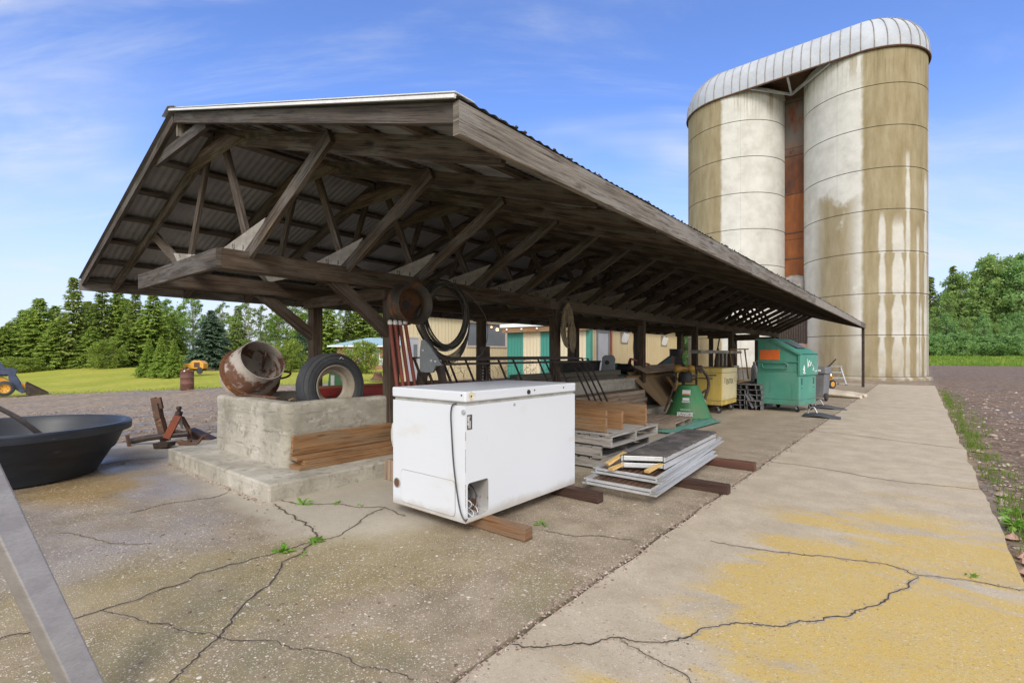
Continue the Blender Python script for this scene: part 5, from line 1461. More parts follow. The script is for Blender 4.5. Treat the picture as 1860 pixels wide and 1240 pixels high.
# ---- black steel stall panels leaning on the bunk
SIDE = ('outermost', 'second', 'third', 'innermost')
for k in range(4):
    ox, oy, oz = -.055*k, -.10*k+.02, .01*k
    t = thing('stall_panel', f'black steel stall panel leaning on the bunk behind the freezer, {SIDE[k]} of four', 'stall panel', (-4.2+ox, 5.6+oy, .16), 0, 'stall panels leaning on the bunk')
    def at(y, s): return Vector((-4.42+ox+.55*s*.9, y+oy+.05*s, 1.185+oz-1.0*s))
    r = .013
    mb = MB(); mb.bar(at(4.02, 0), at(7.40, 0), .020, .017); mb.build('top_rail', M['steel_dark'], t)
    if k < 2:
        mb = MB(); mb.bar(at(4.02, .055), at(7.40, .055), .02, .018); mb.build('lower_rail', M['steel_dark'], t)
    for y in ((4.03, 4.42, 5.36, 6.28, 7.38) if k % 2 == 0 else (4.03, 5.20, 6.62, 7.38)):
        mb = MB(); mb.bar(at(y, 0), at(y+.02, 1.0), .026 if y in (4.03, 7.38) else .016, .022); mb.build('leg', M['steel_dark'], t)
# wire netting between
mb = MB()
for i in range(120):
    y = U(4.7, 8.6); z = U(.72, 1.16); x = -4.95-.1*U(0, 1); pts = [(x, y, z)]
    a = U(0, 6.3)
    for q in range(5):
        a += U(-1.2, 1.2); y += .07*math.cos(a); z += .05*math.sin(a); pts.append((x+U(-.02, .02), y, max(.60, min(1.17, z))))
    mb.tube(pts, .0022, 4, False)
solo(mb, 'wire_netting', M['steel_dark'], 'tangled rusty wire netting hanging behind the stall panels', 'netting')
# grey leg bracket and perforated bars
t = thing('grey_axle_leg', 'grey painted steel plate bracket on a black square leg behind the freezer', 'axle leg', (-4.42, 3.86, .15))
mg = T(-4.42, 3.86, 0) @ rotm('Z', YAW-.15)
mb = MB(); mb.prism([(-.12, 1.04), (.04, 1.04), (.08, 1.12), (.16, 1.12), (.0, 1.36), (-.06, 1.43), (-.10, 1.42), (-.12, 1.3)], -.03, .03, mg); mb.build('plate', M['steel_grey'], t, bevel=.008)
mb = MB(); mb.bar(mg @ Vector((-.20, 0, .16)), mg @ Vector((-.09, 0, 1.05)), .09, .09, up=(0, 1, 0)); mb.bar(mg @ Vector((.30, .05, .16)), mg @ Vector((.10, .05, 1.12)), .07, .07, up=(0, 1, 0)); mb.build('leg', M['steel_dark'], t)
mb = MB()
for px_, pz in ((-.08, 1.30), (.02, 1.18), (.07, 1.17)): mb.lathe([(0, .036), (.012, .034), (.014, .03)], 10, mg @ T(px_, 0, pz) @ rotm('X', PI/2))
mb.build('bolt', M['galv'], t)
for i, (a, b, lb) in enumerate((((-4.45, 4.78, .3), (-4.68, 5.02, 1.36), 'left black perforated bar leaning on the second left post line'), ((-4.40, 4.88, .3), (-4.66, 5.12, 1.36), 'right black perforated bar leaning beside its twin'))):
    t = thing('perforated_bar', lb, 'bar', (a[0], a[1], .15), 0, 'perforated bars')
    mb = MB(); mb.bar((a[0], a[1], .155), b, .055, .05); mb.build('bar', M['steel_dark'], t)
    mb = MB(); A_, B_ = Vector(a), Vector(b)
    for q in range(14):
        p = A_.lerp(B_, .3+.04*q); mb.lathe([(0, 0), (.009, .001)], 8, T(p.x+.029, p.y-.012, p.z) @ rotm('Y', PI/2))
    mb.build('hole', M['galv'], t)

# ---- items on / in the bunk farther along
t = thing('black_bin', 'black plastic bin standing in the bunk behind the boards', 'bin', (-5.75, 9.3, .5))
mb = MB(); mb.lathe([(.30, 0), (.36, .58), (.38, .60), (.38, .62), (.34, .62), (.29, .03), (0, .03)], 4, rotm('Z', PI/4) @ Matrix.Scale(1.3, 4, (1, 0, 0)), capb=True); mb.build('body', M['black'], t, local=True, bevel=.02)
t = thing('grey_motor_box', 'grey metal box with round hole standing in the bunk', 'metal box', (-5.35, 9.75, .5))
mt = T(-5.35, 9.75, .5) @ rotm('Z', .5)
mb = MB(); mb.prism([(-.14, 0), (.16, 0), (.20, .66), (.16, .74), (-.02, .74), (-.08, .70)], -.16, .16, mt); mb.build('case', M['steel_grey'], t, bevel=.015)
mb = MB(); mb.lathe([(0, .162), (.05, .163)], 16, mt @ T(.02, 0, .58) @ rotm('X', PI/2))
for a, b in ((-.04, .40), (.02, .40), (-.02, .30), (.04, .30)): mb.lathe([(0, .162), (.014, .163)], 8, mt @ T(a, 0, b) @ rotm('X', PI/2))
mb.build('hole', M['black'], t)
t = thing('hand_pump', 'dark rusty pump with red handle in the bunk behind the boards', 'pump', (-5.4, 7.9, .5))
mb = MB(); mb.lathe([(.07, 0), (.07, .35), (.10, .40), (.10, .52), (.05, .58), (0, .60)], 14, T(-5.4, 7.9, .5)); mb.tube([(-5.4, 7.9, .98), (-5.25, 7.8, 1.05), (-5.2, 7.75, .9)], .03, 8); mb.build('body', M['steel_dark'], t, smooth=40)
mb = MB(); mb.tube([(-5.4, 7.9, .95), (-5.5, 7.7, .85), (-5.5, 7.62, .72)], .016, 8); mb.build('handle', M['red_paint'], t, smooth=60)
t = thing('teal_feed_box', 'dark teal wedge-shaped box with black end lying tilted on the bunk', 'box', (-5.1, 12.5, .55))
mt = T(-5.05, 12.5, .60) @ rotm('Z', YAW-.2)
mb = MB(); mb.prism([(-.62, .05), (.42, .05), (.42, .22), (.22, .60), (.05, .62), (-.55, .16)], -.3, .3, mt); mb.build('case', M['teal_box'], t, bevel=.01)
mb = MB(); mb.prism([(.12, .24), (.44, .24), (.25, .61), (.13, .62)], -.31, .31, mt); mb.build('black_end', M['black'], t)
mb = MB(); mb.prism([(-.02, .10), (.02, .10), (.10, .60), (.07, .60)], -.305, -.301, mt); mb.build('red_stripe', M['red_paint'], t)
t = thing('red_jack', 'small red steel jack frame on the bunk past the double post', 'jack', (-5.6, 11.4, .5))
mb = MB()
for a, b in (((-5.7, 11.2, .52), (-5.62, 11.5, 1.15)), ((-5.62, 11.5, 1.15), (-5.3, 11.9, 1.0)), ((-5.5, 11.2, .52), (-5.3, 11.9, 1.0)), ((-5.62, 11.5, 1.12), (-5.5, 11.2, .9))): mb.bar(a, b, .045, .045)
mb.build('frame', M['red_paint'], t); mb = MB(); mb.lathe([(.05, -.03), (.05, .03)], 12, T(-5.4, 11.6, .95) @ rotm('X', 1), capb=True, capt=True); mb.build('hub', M['steel_dark'], t)
t = thing('blue_drum_kit', 'small teal and black pump lying on the bunk by the double post', 'pump', (-5.3, 10.6, .5))
mb = MB(); mb.lathe([(.0, -.2), (.12, -.18), (.12, .12), (.09, .16), (0, .17)], 16, T(-5.3, 10.6, .92) @ rotm('Y', PI/2)); mb.build('motor', M['black'], t, smooth=40)
mb = MB(); mb.lathe([(.0, .0), (.10, .0), (.10, .16), (.05, .2), (0, .2)], 14, T(-5.52, 10.62, .85)); mb.box(-5.5, -5.1, 10.5, 10.7, .5, .8); mb.build('housing', M['teal'], t, smooth=40)
# plywood sheets leaning
for i, (a, lb) in enumerate(((0, 'tan plywood sheet leaning on the bunk behind the green spreader'), (1, 'brown board leaning in front of the tan plywood sheet'))):
    mb = MB()
    if i == 0: mb.mesh([(-4.28, 10.2, .155), (-4.12, 11.6, .155), (-4.78, 11.9, .90), (-4.92, 9.9, .86)], [(0, 1, 2, 3)])
    else: mb.mesh([(-4.05, 10.65, .30), (-3.98, 11.25, .26), (-4.32, 11.5, .70), (-4.40, 10.75, .76)], [(0, 1, 2, 3)])
    solo(mb, 'plywood_sheet', M['ply_tan'] if i == 0 else M['wood_new'], lb, 'plywood', solid=.018)
mb = MB(); mb.bar((-4.62, 9.9, .93), (-4.70, 12.6, .95), .30, .025, up=(.5, 0, 1)); solo(mb, 'brown_shelf_board', M['wood_lumber'], 'brown board lying tilted over the leaning plywood', 'board')
# shelf, far boards and grey bin beyond
mb = MB(); mb.bar((-4.66, 13.4, 1.33), (-4.66, 17.3, 1.33), .28, .09); solo(mb, 'plank_shelf', M['wood_grey'], 'grey plank fixed between the far right posts', 'shelf')
for i in range(4):
    mb = MB(); mb.bar((-5.2+.03*i, 17.0+.32*i, .5), (-5.2+.03*i, 17.0+.32*i, 1.30+.03*(i % 2)), .30, .03, up=(1, 0, 0)); solo(mb, 'upright_board', M['wood_post'], ('leftmost', 'second from left', 'third from left', 'rightmost')[i]+' of four dark upright boards behind the yellow cabinet', 'board', 'upright boards')
mb = MB(); mb.lathe([(.16, 0), (.17, .9), (.18, .92), (0, .92)], 16, T(-5.6, 14.4, .5)); solo(mb, 'grey_pipe_bin', M['charcoal'], 'tall dark grey round bin between far posts beside the green trees', 'bin', smooth=40)
mb = MB(); mb.tube([(-5.3, 16.9, .6), (-5.25, 17.4, 1.8)], .022, 8); mb.tube([(-5.28, 17.05, 1.0), (-5.25, 17.25, 1.45)], .04, 8); solo(mb, 'dark_rod', M['steel_dark'], 'dark upright rod behind the grey plank shelf', 'rod')

# ---- green broadcast spreader standing upside down
sp = thing('cone_spreader', 'green upturned cone spreader with yellow gearbox and decals', 'spreader', (-3.56, 9.83, .02))
mb = MB(); mb.lathe([(.43, 0), (.445, .015), (.425, .04), (.36, .20), (.28, .42), (.20, .60), (.185, .63), (.11, .645), (0, .645)], 40, T(-3.56, 9.83, .015)); cone = mb.build('hopper', M['green_cone'], sp, smooth=40)
cd = Vector((-3.56, 9.83, 0)); vw = Vector((3.56, -9.83, 0)).normalized(); sd_ = Vector((-vw.y, vw.x, 0))*1
PRF = [(.425, .04), (.36, .20), (.28, .42), (.20, .60)]
def cone_m(z, ang=0):
    for (ra, za), (rb_, zb) in zip(PRF, PRF[1:]):
        if z <= zb: break
    rr_ = ra+(rb_-ra)*(z-za)/(zb-za)
    tl = math.atan((ra-rb_)/(zb-za))
    R_ = rotm('Z', ang); d = (R_ @ vw.to_4d()).to_3d().normalized(); s = Vector((0, 0, 1)).cross(d).normalized()
    nrm = (d*math.cos(tl)+Vector((0, 0, math.sin(tl)))).normalized(); upv = nrm.cross(s).normalized()
    p = cd+d*(rr_+.003)+Vector((0, 0, z+.015))-ORG[sp.name]
    return Matrix(((s.x, upv.x, nrm.x, p.x), (s.y, upv.y, nrm.y, p.y), (s.z, upv.z, nrm.z, p.z), (0, 0, 0, 1)))
def decal(name, z, w, h, mat, ang=-.15):
    m = cone_m(z, ang) @ T(0, 0, .004 if w < .2 else .012); mb = MB(); mb.prism([(-w/2, -h/2), (w/2, -h/2), (w/2, h/2), (-w/2, h/2)], -.004, .003, m @ rotm('X', PI/2)); return mb.build(name, mat, cone, local=True)
decal('warning_decal', .50, .15, .10, M['white_plastic']); decal('orange_stripe', .465, .13, .020, M['orange_panel']).location = cone_m(.465, -.15).col[2].to_3d()*.003
decal('maker_plate', .375, .125, .05, M['white_plastic']); decal('data_plate', .325, .15, .03, pm('plate_grey', (.5, .52, .5), (.6, .6, .6), 30, .5))
decal('name_plate', .09, .30, .075, M['white_plastic'])
text('TURNOBLE', .066, M['black'], cone, cone_m(.09, -.15) @ T(0, 0, .018), 'lettering')
text('GROUND', .042, M['white_plastic'], cone, cone_m(.175, -.15) @ T(0, 0, .010), 'lettering')
mb = MB()
ctr = Vector((-3.56, 9.83, 0))
def SP(a, b, z): return ctr+RD*a+VD*b+Vector((0, 0, z))
mb.bar(SP(-.18, 0, .83), SP(.16, 0, .83), .10, .05); mb.bar(SP(-.10, 0, .66), SP(-.10, 0, .84), .05, .05); mb.bar(SP(.16, 0, .60), SP(.16, 0, .98), .035, .035); mb.bar(SP(-.2, .1, .76), SP(.18, .1, .76), .04, .03)
mb.tube([SP(-.26, .02, .70), SP(-.24, 0, .9)], .02, 8); mb.bar(SP(-.22, 0, .8), SP(-.48, -.02, .12), .035, .03)
mb.build('frame', M['steel_dark'], sp)
mb = MB(); mb.lathe([(.13, 0), (.14, .05), (.12, .18), (.08, .22), (0, .22)], 16, T(*SP(-.06, 0, .70))); mb.build('bearing', M['black'], sp, smooth=40)
mb = MB()
gx_ = (RD).to_track_quat('Z', 'Y').to_matrix().to_4x4()
mb.lathe([(0, -.24), (.07, -.24), (.085, -.22), (.085, -.13), (.055, -.11), (.042, -.08), (.042, .02), (.07, .05), (.075, .09), (.055, .14), (.04, .16), (0, .16)], 20, T(*SP(-.04, 0, .975)) @ gx_); mb.build('gearbox', M['yellow_old'], sp, smooth=40)
mb = MB(); mb.lathe([(0, 0), (.05, 0), (.05, .14), (0, .14)], 14, T(*SP(.13, 0, .985)) @ gx_); mb.bar(SP(.20, 0, 1.02), SP(.27, 0, .90), .06, .08); mb.build('shaft', M['steel_dark'], sp)
mb = MB(); mb.tube(spline([SP(.27, 0, .95), SP(.37, -.03, .80), SP(.38, -.05, .62), SP(.33, -.08, .48), SP(.28, -.10, .36)], 6), .03, 8); mb.bar(SP(.33, -.07, .55), SP(.18, -.05, .45), .05, .04); mb.build('curved_arm', M['steel_dark'], sp, smooth=50)
mb = MB(); mb.tube([SP(.32, -.02, .84), SP(.56, .02, .84)], .012, 8); mb.tube([SP(-.48, 0, .83), SP(-.30, 0, .83)], .014, 8); mb.build('lever', M['black'], sp)
mb = MB(); mb.lathe([(0, 0), (.03, 0), (.03, .05), (0, .05)], 10, T(*SP(.27, -.13, .34)) @ rotm('X', 1.2)); mb.lathe([(0, 0), (.018, 0), (.018, .03), (0, .03)], 10, T(*SP(-.36, -.10, .34)) @ rotm('X', 1.2)); mb.build('bolt', M['galv'], sp)
# green plastic sheets on the floor
for i, (a, b, c, d_, z, lb) in enumerate(((G(1150, 783, 0), G(1205, 786, 0), G(1300, 762, 0), G(1255, 758, 0), .006, 'lower green ribbed plastic sheet lying flat before the spreader'), (G(1195, 787, 0), G(1230, 790, 0), G(1312, 768, 0), G(1290, 765, 0), .022, 'upper green ribbed plastic sheet lying flat, nearest the walkway'))):
    mb = MB(); n = 24; vs = []
    for k in range(n+1):
        u = k/n; zz = z+.010*(1 if (k % 4) < 2 else 0)
        p = a.lerp(b, u); q = d_.lerp(c, u); vs += [(p.x, p.y, zz), (q.x, q.y, zz+.012)]
    mb.mesh(vs, [(2*k, 2*k+2, 2*k+3, 2*k+1) for k in range(n)]); solo(mb, 'plastic_sheet', M['green_plastic'], lb, 'plastic sheet', 'green plastic sheets', solid=.003)

# ---- castor helper
def castor(parent, x, y, z, rz=0, r=.055):
    mb = MB(); m_ = T(x, y, z) @ rotm('Z', rz)
    mb.lathe([(.05, -.004), (.05, .004)], 12, m_, capb=True, capt=True)
    for s in (-1, 1): mb.bar(m_ @ Vector((0, s*.022, 0)), m_ @ Vector((.03, s*.022, -(z-r))), .035, .006, up=(0, 1, 0))
    w = mb.build('castor', M['galv'], parent, local=True)
    mb = MB(); mb.lathe([(.02, -.016), (r-.006, -.016), (r, -.01), (r, .01), (r-.006, .016), (.02, .016)], 20, m_ @ T(.03, 0, -(z-r)) @ rotm('X', PI/2), capb=True, capt=True); mb.build('wheel', M['rubber'], w, local=True, smooth=40)

# ---- yellow cabinet
cab = thing('tool_cabinet', 'yellow steel job box on castors with stencilled lettering', 'cabinet', (-4.20, 10.83, 0))
wX, wY = .98, 1.07
mb = MB(); mb.box(0, wX, 0, wY, .15, .27); mb.box(.0, wX, 0, wY, .15, .19); mb.build('skirt', M['yellow_cab'], cab, local=True, bevel=.008)
mb = MB(); mb.box(-.006, wX+.006, -.006, wY+.006, .272, .86); body = mb.build('body', M['yellow_cab'], cab, local=True, bevel=.012)
mb = MB(); mb.box(-.012, wX+.012, -.012, wY+.012, .864, .965); mb.build('lid', M['yellow_cab'], cab, local=True, bevel=.012)
mb = MB(); mb.box(.0, wX-.16, -.012, -.007, .30, .80); mb.build('door_panel', M['yellow_cab'], body, local=True, bevel=.004)
mb = MB(); mb.box(wX+.0065, wX+.010, .02, wY-.02, .29, .852); sidep = mb.build('side_panel', M['yellow_lit'], body, local=True, bevel=.003)
mb = MB(); mb.box(wX+.0125, wX+.015, .0, wY, .868, .962); mb.build('lid_side_lit', M['yellow_lit'], body, local=True)  # lid side in the same lit yellow
mb = MB()
for y in (.17, wY-.17): mb.box(wX+.010, wX+.016, y-.035, y+.035, .64, .77)
mb.build('side_handle', pm('cab_handle', (.55, .45, .22), (.5, .4, .2), 4, .5), body, local=True)
mb = MB(); mb.box(.50, .80, -.03, -.012, .735, .755); mb.build('handle', M['steel_dark'], body, local=True)
text('ENTRX', .165, M['black'], sidep, T(wX+.0112, .53, .665) @ Matrix(((0, 0, 1, 0), (1, 0, 0, 0), (0, 1, 0, 0), (0, 0, 0, 1))), 'lettering')
for x, y in ((.12, .1), (wX-.12, .1), (.12, wY-.1), (wX-.12, wY-.1)): castor(cab, x, y, .15, .6, .06)

# ---- channel stack between cabinet and dumpster
for col in range(2):
    for lv in range(5):
        x = -3.22+.33*col+U(-.01, .01); z = .002+lv*.118; y = 12.05+U(-.06, .05)
        if lv == 0 and col == 0: pass
        mb = MB(); mb.bar((x, y, z+.10), (x, y+1.7, z+.10), .30, .016); mb.bar((x-.142, y, z+.052), (x-.142, y+1.7, z+.052), .016, .098); mb.bar((x+.142, y, z+.052), (x+.142, y+1.7, z+.052), .016, .098); mb.bar((x+.04, y, z+.05), (x+.04, y+1.7, z+.05), .012, .09)
        solo(mb, 'channel_beam', M['grey_plastic'], f'dark grey plastic channel, {("bottom", "second", "middle", "fourth", "top")[lv]} of the {("left", "right")[col]} column beside the green bin', 'channel', 'dark plastic channels stacked by the bin')
for k in range(2):
    mb = MB(); p0_ = G(1368+7*k, 745, 0); mb.bar((p0_.x, p0_.y, .05), (p0_.x-.16, p0_.y+.05, .36), .09, .014); solo(mb, 'leaning_channel', M['grey_plastic'], ('left', 'right')[k]+' short grey channel leaning at the foot of the channel stack', 'channel', 'short channels leaning on the stack')
t = thing('bleach_jug', 'tall white plastic bottle standing on the dark channel stack', 'bottle', (-3.18, 13.3, .592))
mb = MB(); mb.lathe([(.07, 0), (.075, .02), (.072, .28), (.06, .36), (.03, .42), (.028, .45), (0, .45)], 18); mb.build('bottle', M['white_plastic'], t, smooth=50, local=True)
mb = MB(); mb.lathe([(.034, .445), (.034, .48), (0, .482)], 14); mb.build('cap', M['white_plastic'], t, local=True)
mb = MB(); pts = spline([(-3.05, 12.9, .63), (-2.95, 13.2, .68), (-2.8, 13.0, .66), (-2.72, 13.5, .72), (-2.9, 13.7, .66)], 5); mb.tube(pts, .04, 8); solo(mb, 'black_hose', M['rubber'], 'thick black hose bundle lying on the channel stack by the green bin', 'hose', smooth=60)
# yellow hand cart
t = thing('yellow_cart', 'old yellow tubular steel cart back standing behind the channel stack', 'cart', (-3.9, 15.1, 0))
ct = T(-3.95, 15.0, 0) @ rotm('Z', YAW+.15)
mb = MB()
for x in (-.20, .26):
    mb.tube([ct @ Vector((x, .0, .55)), ct @ Vector((x-.10, .04, 1.36)), ct @ Vector((x-.09, .05, 1.40)), ct @ Vector((.28, .05, 1.41)) if x < 0 else ct @ Vector((x-.06, .05, 1.40))], .018, 8)
for x in (-.05, .1): mb.tube([ct @ Vector((x, .0, .55)), ct @ Vector((x-.09, .04, 1.40))], .010, 6)
mb.tube([ct @ Vector((.30, .1, .55)), ct @ Vector((.24, .14, 1.38))], .014, 8)
mb.bar(ct @ Vector((-.25, 0, .88)), ct @ Vector((.30, 0, .88)), .03, .03)
mb.build('frame', M['yellow_old'], t, smooth=50)
mb = MB(); mb.bar(ct @ Vector((-.25, -.05, .50)), ct @ Vector((.3, -.05, .50)), .5, .03); mb.build('tray', M['yellow_machine'], t)
for s in (-.25, .3):
    mb = MB(); mb.lathe([(.05, -.04), (.23, -.04), (.25, -.02), (.25, .02), (.23, .04), (.05, .04)], 24, ct @ T(s, 0, .25) @ rotm('Y', PI/2), capb=True, capt=True); mb.build('wheel', M['rubber'], t, smooth=40)

# ---- green dumpster bin
gb = thing('green_dumpster', 'green steel dumpster on castors with sloping top and orange panel', 'dumpster', (-2.90, 12.32, 0), -.19)
wX, wY = .90, .98
side = [(0, .26), (wX, .26), (wX, .80), (0, .80)]
mb = MB(); mb.box(0, wX, .0, wY, .15, .262); mb.build('skirt', M['green_bin'], gb, local=True, bevel=.006)
mb = MB(); mb.box(.004, wX-.004, .004, wY-.004, .264, .86); low = mb.build('lower_body', M['green_bin'], gb, local=True, bevel=.008)
mb = MB(); mb.prism([(.02, .862), (wX+.01, .862), (wX+.02, 1.245), (.37, 1.585), (.02, 1.585)], .02, wY-.02); up_ = mb.build('upper_body', M['green_bin'], gb, local=True, bevel=.008)
mb = MB(); mb.prism([(wX-.02, .80), (wX+.03, .80), (wX+.03, 1.25), (wX-.02, 1.25)], -.015, wY+.015); mb.build('side_flap', M['green_bin'], gb, local=True, bevel=.008)
mb = MB(); mb.bar((.30, -.005, 1.60), (wX+.04, -.005, 1.245), .045, .035); mb.bar((.30, wY+.005, 1.60), (wX+.04, wY+.005, 1.245), .045, .035); mb.bar((-.01, -.005, 1.592), (.34, -.005, 1.592), .045, .03); mb.build('edge_rail', M['green_bin'], gb, local=True)
mb = MB(); mb.mesh([(.345, 0, 1.608), (wX+.035, 0, 1.268), (wX+.035, wY, 1.268), (.345, wY, 1.608)], [(0, 1, 2, 3)]); lid = mb.build('lid', M['green_bin'], gb, local=True, solid=.012)
mb = MB(); mb.mesh([(.50, .26, 1.542), (.78, .26, 1.404), (.78, .76, 1.404), (.50, .76, 1.542)], [(0, 1, 2, 3)]); mb.build('lid_hatch', M['steel_grey'], lid, local=True, solid=.010)
mb = MB(); mb.box(.07, .50, .008, .017, 1.135, 1.36); mb.build('orange_panel', M['orange_panel'], gb, local=True)
mb = MB(); mb.box(.0, wX-.02, -.012, .02, 1.085, 1.115); mb.build('belt_rail', M['green_bin'], gb, local=True, bevel=.004)
hp = [(.20, 1.07), (.62, 1.07)]+[(.62+.062*math.sin(a), 1.008+.062*math.cos(a)) for a in [PI*k/8 for k in range(9)]]+[(.20, .946)]+[(.20-.062*math.sin(a), 1.008-.062*math.cos(a)) for a in [PI*k/8 for k in range(9)]]
mb = MB(); mb.tube([(x, -.02, z) for x, z in hp], .014, 8); mb.build('handle', M['green_bin'], gb, local=True, smooth=60)
mb = MB()
for y in (.16, wY-.16): mb.box(wX-.003, wX+.006, y-.03, y+.03, .60, .74); mb.box(wX-.003, wX+.004, y-.02, y+.03, .52, .535)
mb.build('latch', pm('latch_dark', (.03, .10, .08), (.04, .12, .09), 4, .5), gb, local=True)
sq = [[(.25, .92), (.42, .98), (.36, .90), (.30, .84), (.45, .92)], [(.72, 1.16), (.78, 1.0), (.80, .98), (.95, 1.12), (1.05, 1.06), (1.2, 1.08)], [(.85, 1.05), (1.0, 1.0), (1.15, 1.06)], [(1.3, 1.02), (1.45, .96), (1.35, .90)], [(1.45, .90), (1.65, .87), (1.78, .89)], [(.38, 1.02), (.32, .94)], [(.50, .86), (.40, .80+.03)]]
mb = MB()
for pl in sq: mb.tube(spline([(wX+.034, y*.5, z) for y, z in pl], 6), .008, 5)
mb.build('painted_scrawl', M['white_plastic'], gb, local=True)
for x, y in ((.10, .12), (wX-.10, .12), (.10, wY-.12), (wX-.10, wY-.12)): castor(gb, x, y, .155, -.4, .06)

# grey wheeled bin behind
t = thing('grey_wheel_bin', 'dark grey wheeled plastic bin standing behind the green dumpster', 'bin', (-2.62, 15.6, 0), -.1)
mb = MB(); mb.lathe([(.36, .10), (.40, .70), (.40, .72), (0, .72)], 4, T(.35, .35, 0) @ rotm('Z', PI/4), capb=True); mb.build('body', M['grey_plastic'], t, local=True, bevel=.02)
mb = MB(); mb.box(.03, .67, .03, .67, .725, .92); mb.build('lid', M['grey_plastic'], t, local=True, bevel=.03)
mb = MB(); mb.box(.30, .55, .018, .028, .80, .85); mb.build('label_plate', M['white_plastic'], t, local=True)
for s in (.05, .65):
    mb = MB(); mb.lathe([(.03, -.03), (.10, -.03), (.11, 0), (.10, .03), (.03, .03)], 20, T(s, .15, .11) @ rotm('Y', PI/2), capb=True, capt=True); mb.build('wheel', M['rubber'], t, local=True, smooth=40)
mb = MB(); a, b = W(1489, 682, 15.6), W(1518, 652.5, 16.2); mb.tube([a-(b-a)*1.3, b], .022, 8); mb.tube([a.lerp(b, .45), a.lerp(b, .55)], .034, 8); solo(mb, 'dark_pole', M['steel_dark'], 'dark pole slanting up from behind the grey bin', 'pole')
# mudguards
for k, (px, py, rz, L, lb) in enumerate(((1468, 757, -.25, .64, 'near black curved mudguard lying on the slab'), (1486, 742, -.05, .66, 'far black curved mudguard lying on the slab'))):
    p = G(px-10, py, 0); t = thing('mudguard', lb, 'mudguard', (p.x, p.y, .0), YAW-.35+rz, 'mudguards on the slab')
    mb = MB(); n = 14; vs = []
    for i in range(n+1):
        u = i/n; zz = .012+.075*math.sin(PI*min(1, u*.9+.12))**1.2*(1-.45*u)
        for v, dz in ((0, -.04), (.06, 0), (.40, 0), (.46, -.03)): vs.append((L*u, v-.1*u, max(.006, zz+dz)))
    mb.mesh(vs, [(i*4+j, i*4+j+1, i*4+4+j+1, i*4+4+j) for i in range(n) for j in range(3)]); mb.build('guard', M['charcoal'], t, local=True, smooth=50, solid=.006)
    mb = MB(); mb.tube(spline([(.08, .2, .01), (.10, .2, .14), (.18, .18, .19), (.24, .16, .08)], 6), .012, 8); mb.build('bracket', M['galv'], t, local=True, smooth=60)
# rolled canvas
for k, (a, b, lb) in enumerate((((-2.55, 17.55), (-1.30, 17.15), 'near rolled cream canvas lying flat behind the mudguards'), ((-2.75, 18.6), (-1.25, 17.9), 'far rolled cream canvas, the longer one, lying flat'))):
    mb = MB(); n = 20; vs = []; A_, B_ = Vector((*a, 0)), Vector((*b, 0)); d = (B_-A_).normalized(); s = Vector((-d.y, d.x, 0)); m = 12
    for i in range(n+1):
        u = i/n; r = .26*(1-.65*u**1.5)*(1+.10*nz(u*5, k, 1)); hh = .115*(1-.55*u)*(1+.2*nz(u*6, k, 1, 4))
        for j in range(m):
            an = 2*PI*j/m; vs.append(A_.lerp(B_, u)+s*r*math.cos(an)*(1+.08*nz(j, u*3, 1))+Vector((0, 0, max(.004, hh+hh*math.sin(an)*(1+.15*nz(j, u*8, 1, 3))))))
    mb.mesh(vs, [(i*m+j, i*m+(j+1) % m, (i+1)*m+(j+1) % m, (i+1)*m+j) for i in range(n) for j in range(m)]+[tuple(range(m)), tuple(n*m+j for j in range(m))])
    solo(mb, 'canvas_roll', M['canvas'], lb, 'canvas roll', 'canvas rolls on the slab', smooth=60)
# pedal tractor toy
p = Vector((-2.75, 21.4, 0)); t = thing('pedal_tractor', 'small green pedal tractor toy with yellow wheel hubs', 'toy tractor', p, YAW+.35)
mb = MB(); mb.prism([(-.42, .26), (.02, .20), (.12, .22), (.16, .44), (.04, .44), (-.02, .36), (-.40, .38)], -.07, .07); mb.build('body', M['green_toy'], t, local=True, bevel=.015)
mb = MB(); mb.bar((.18, 0, .30), (.30, 0, .34), .2, .03); mb.bar((.30, 0, .34), (.33, 0, .46), .2, .02); mb.build('seat', M['yellow_machine'], t, local=True)
for sx, r, w in ((.18, .17, .06), (-.34, .10, .05)):
    for s in (-1, 1):
        mb = MB(); mb.lathe([(r*.55, -w/2), (r-.01, -w/2), (r, 0), (r-.01, w/2), (r*.55, w/2)], 24, T(sx, s*.19, r) @ rotm('X', PI/2)); wh = mb.build('wheel', M['rubber'], t, local=True, smooth=40)
        mb = MB(); mb.lathe([(0, -w/2-.004), (r*.55, -w/2), (r*.56, w/2), (0, w/2+.004)], 20, T(sx, s*.19, r) @ rotm('X', PI/2)); mb.build('hub', M['yellow_machine'], wh, local=True, smooth=40)
mb = MB(); mb.tube([(.06, 0, .42), (.12, 0, .54)], .012, 6); mb.lathe([(.07, -.01), (.085, 0), (.07, .01), (.06, 0), (.07, -.01)], 18, T(.12, 0, .54) @ rotm('Y', .5)); mb.build('steering_wheel', M['black'], t, local=True)
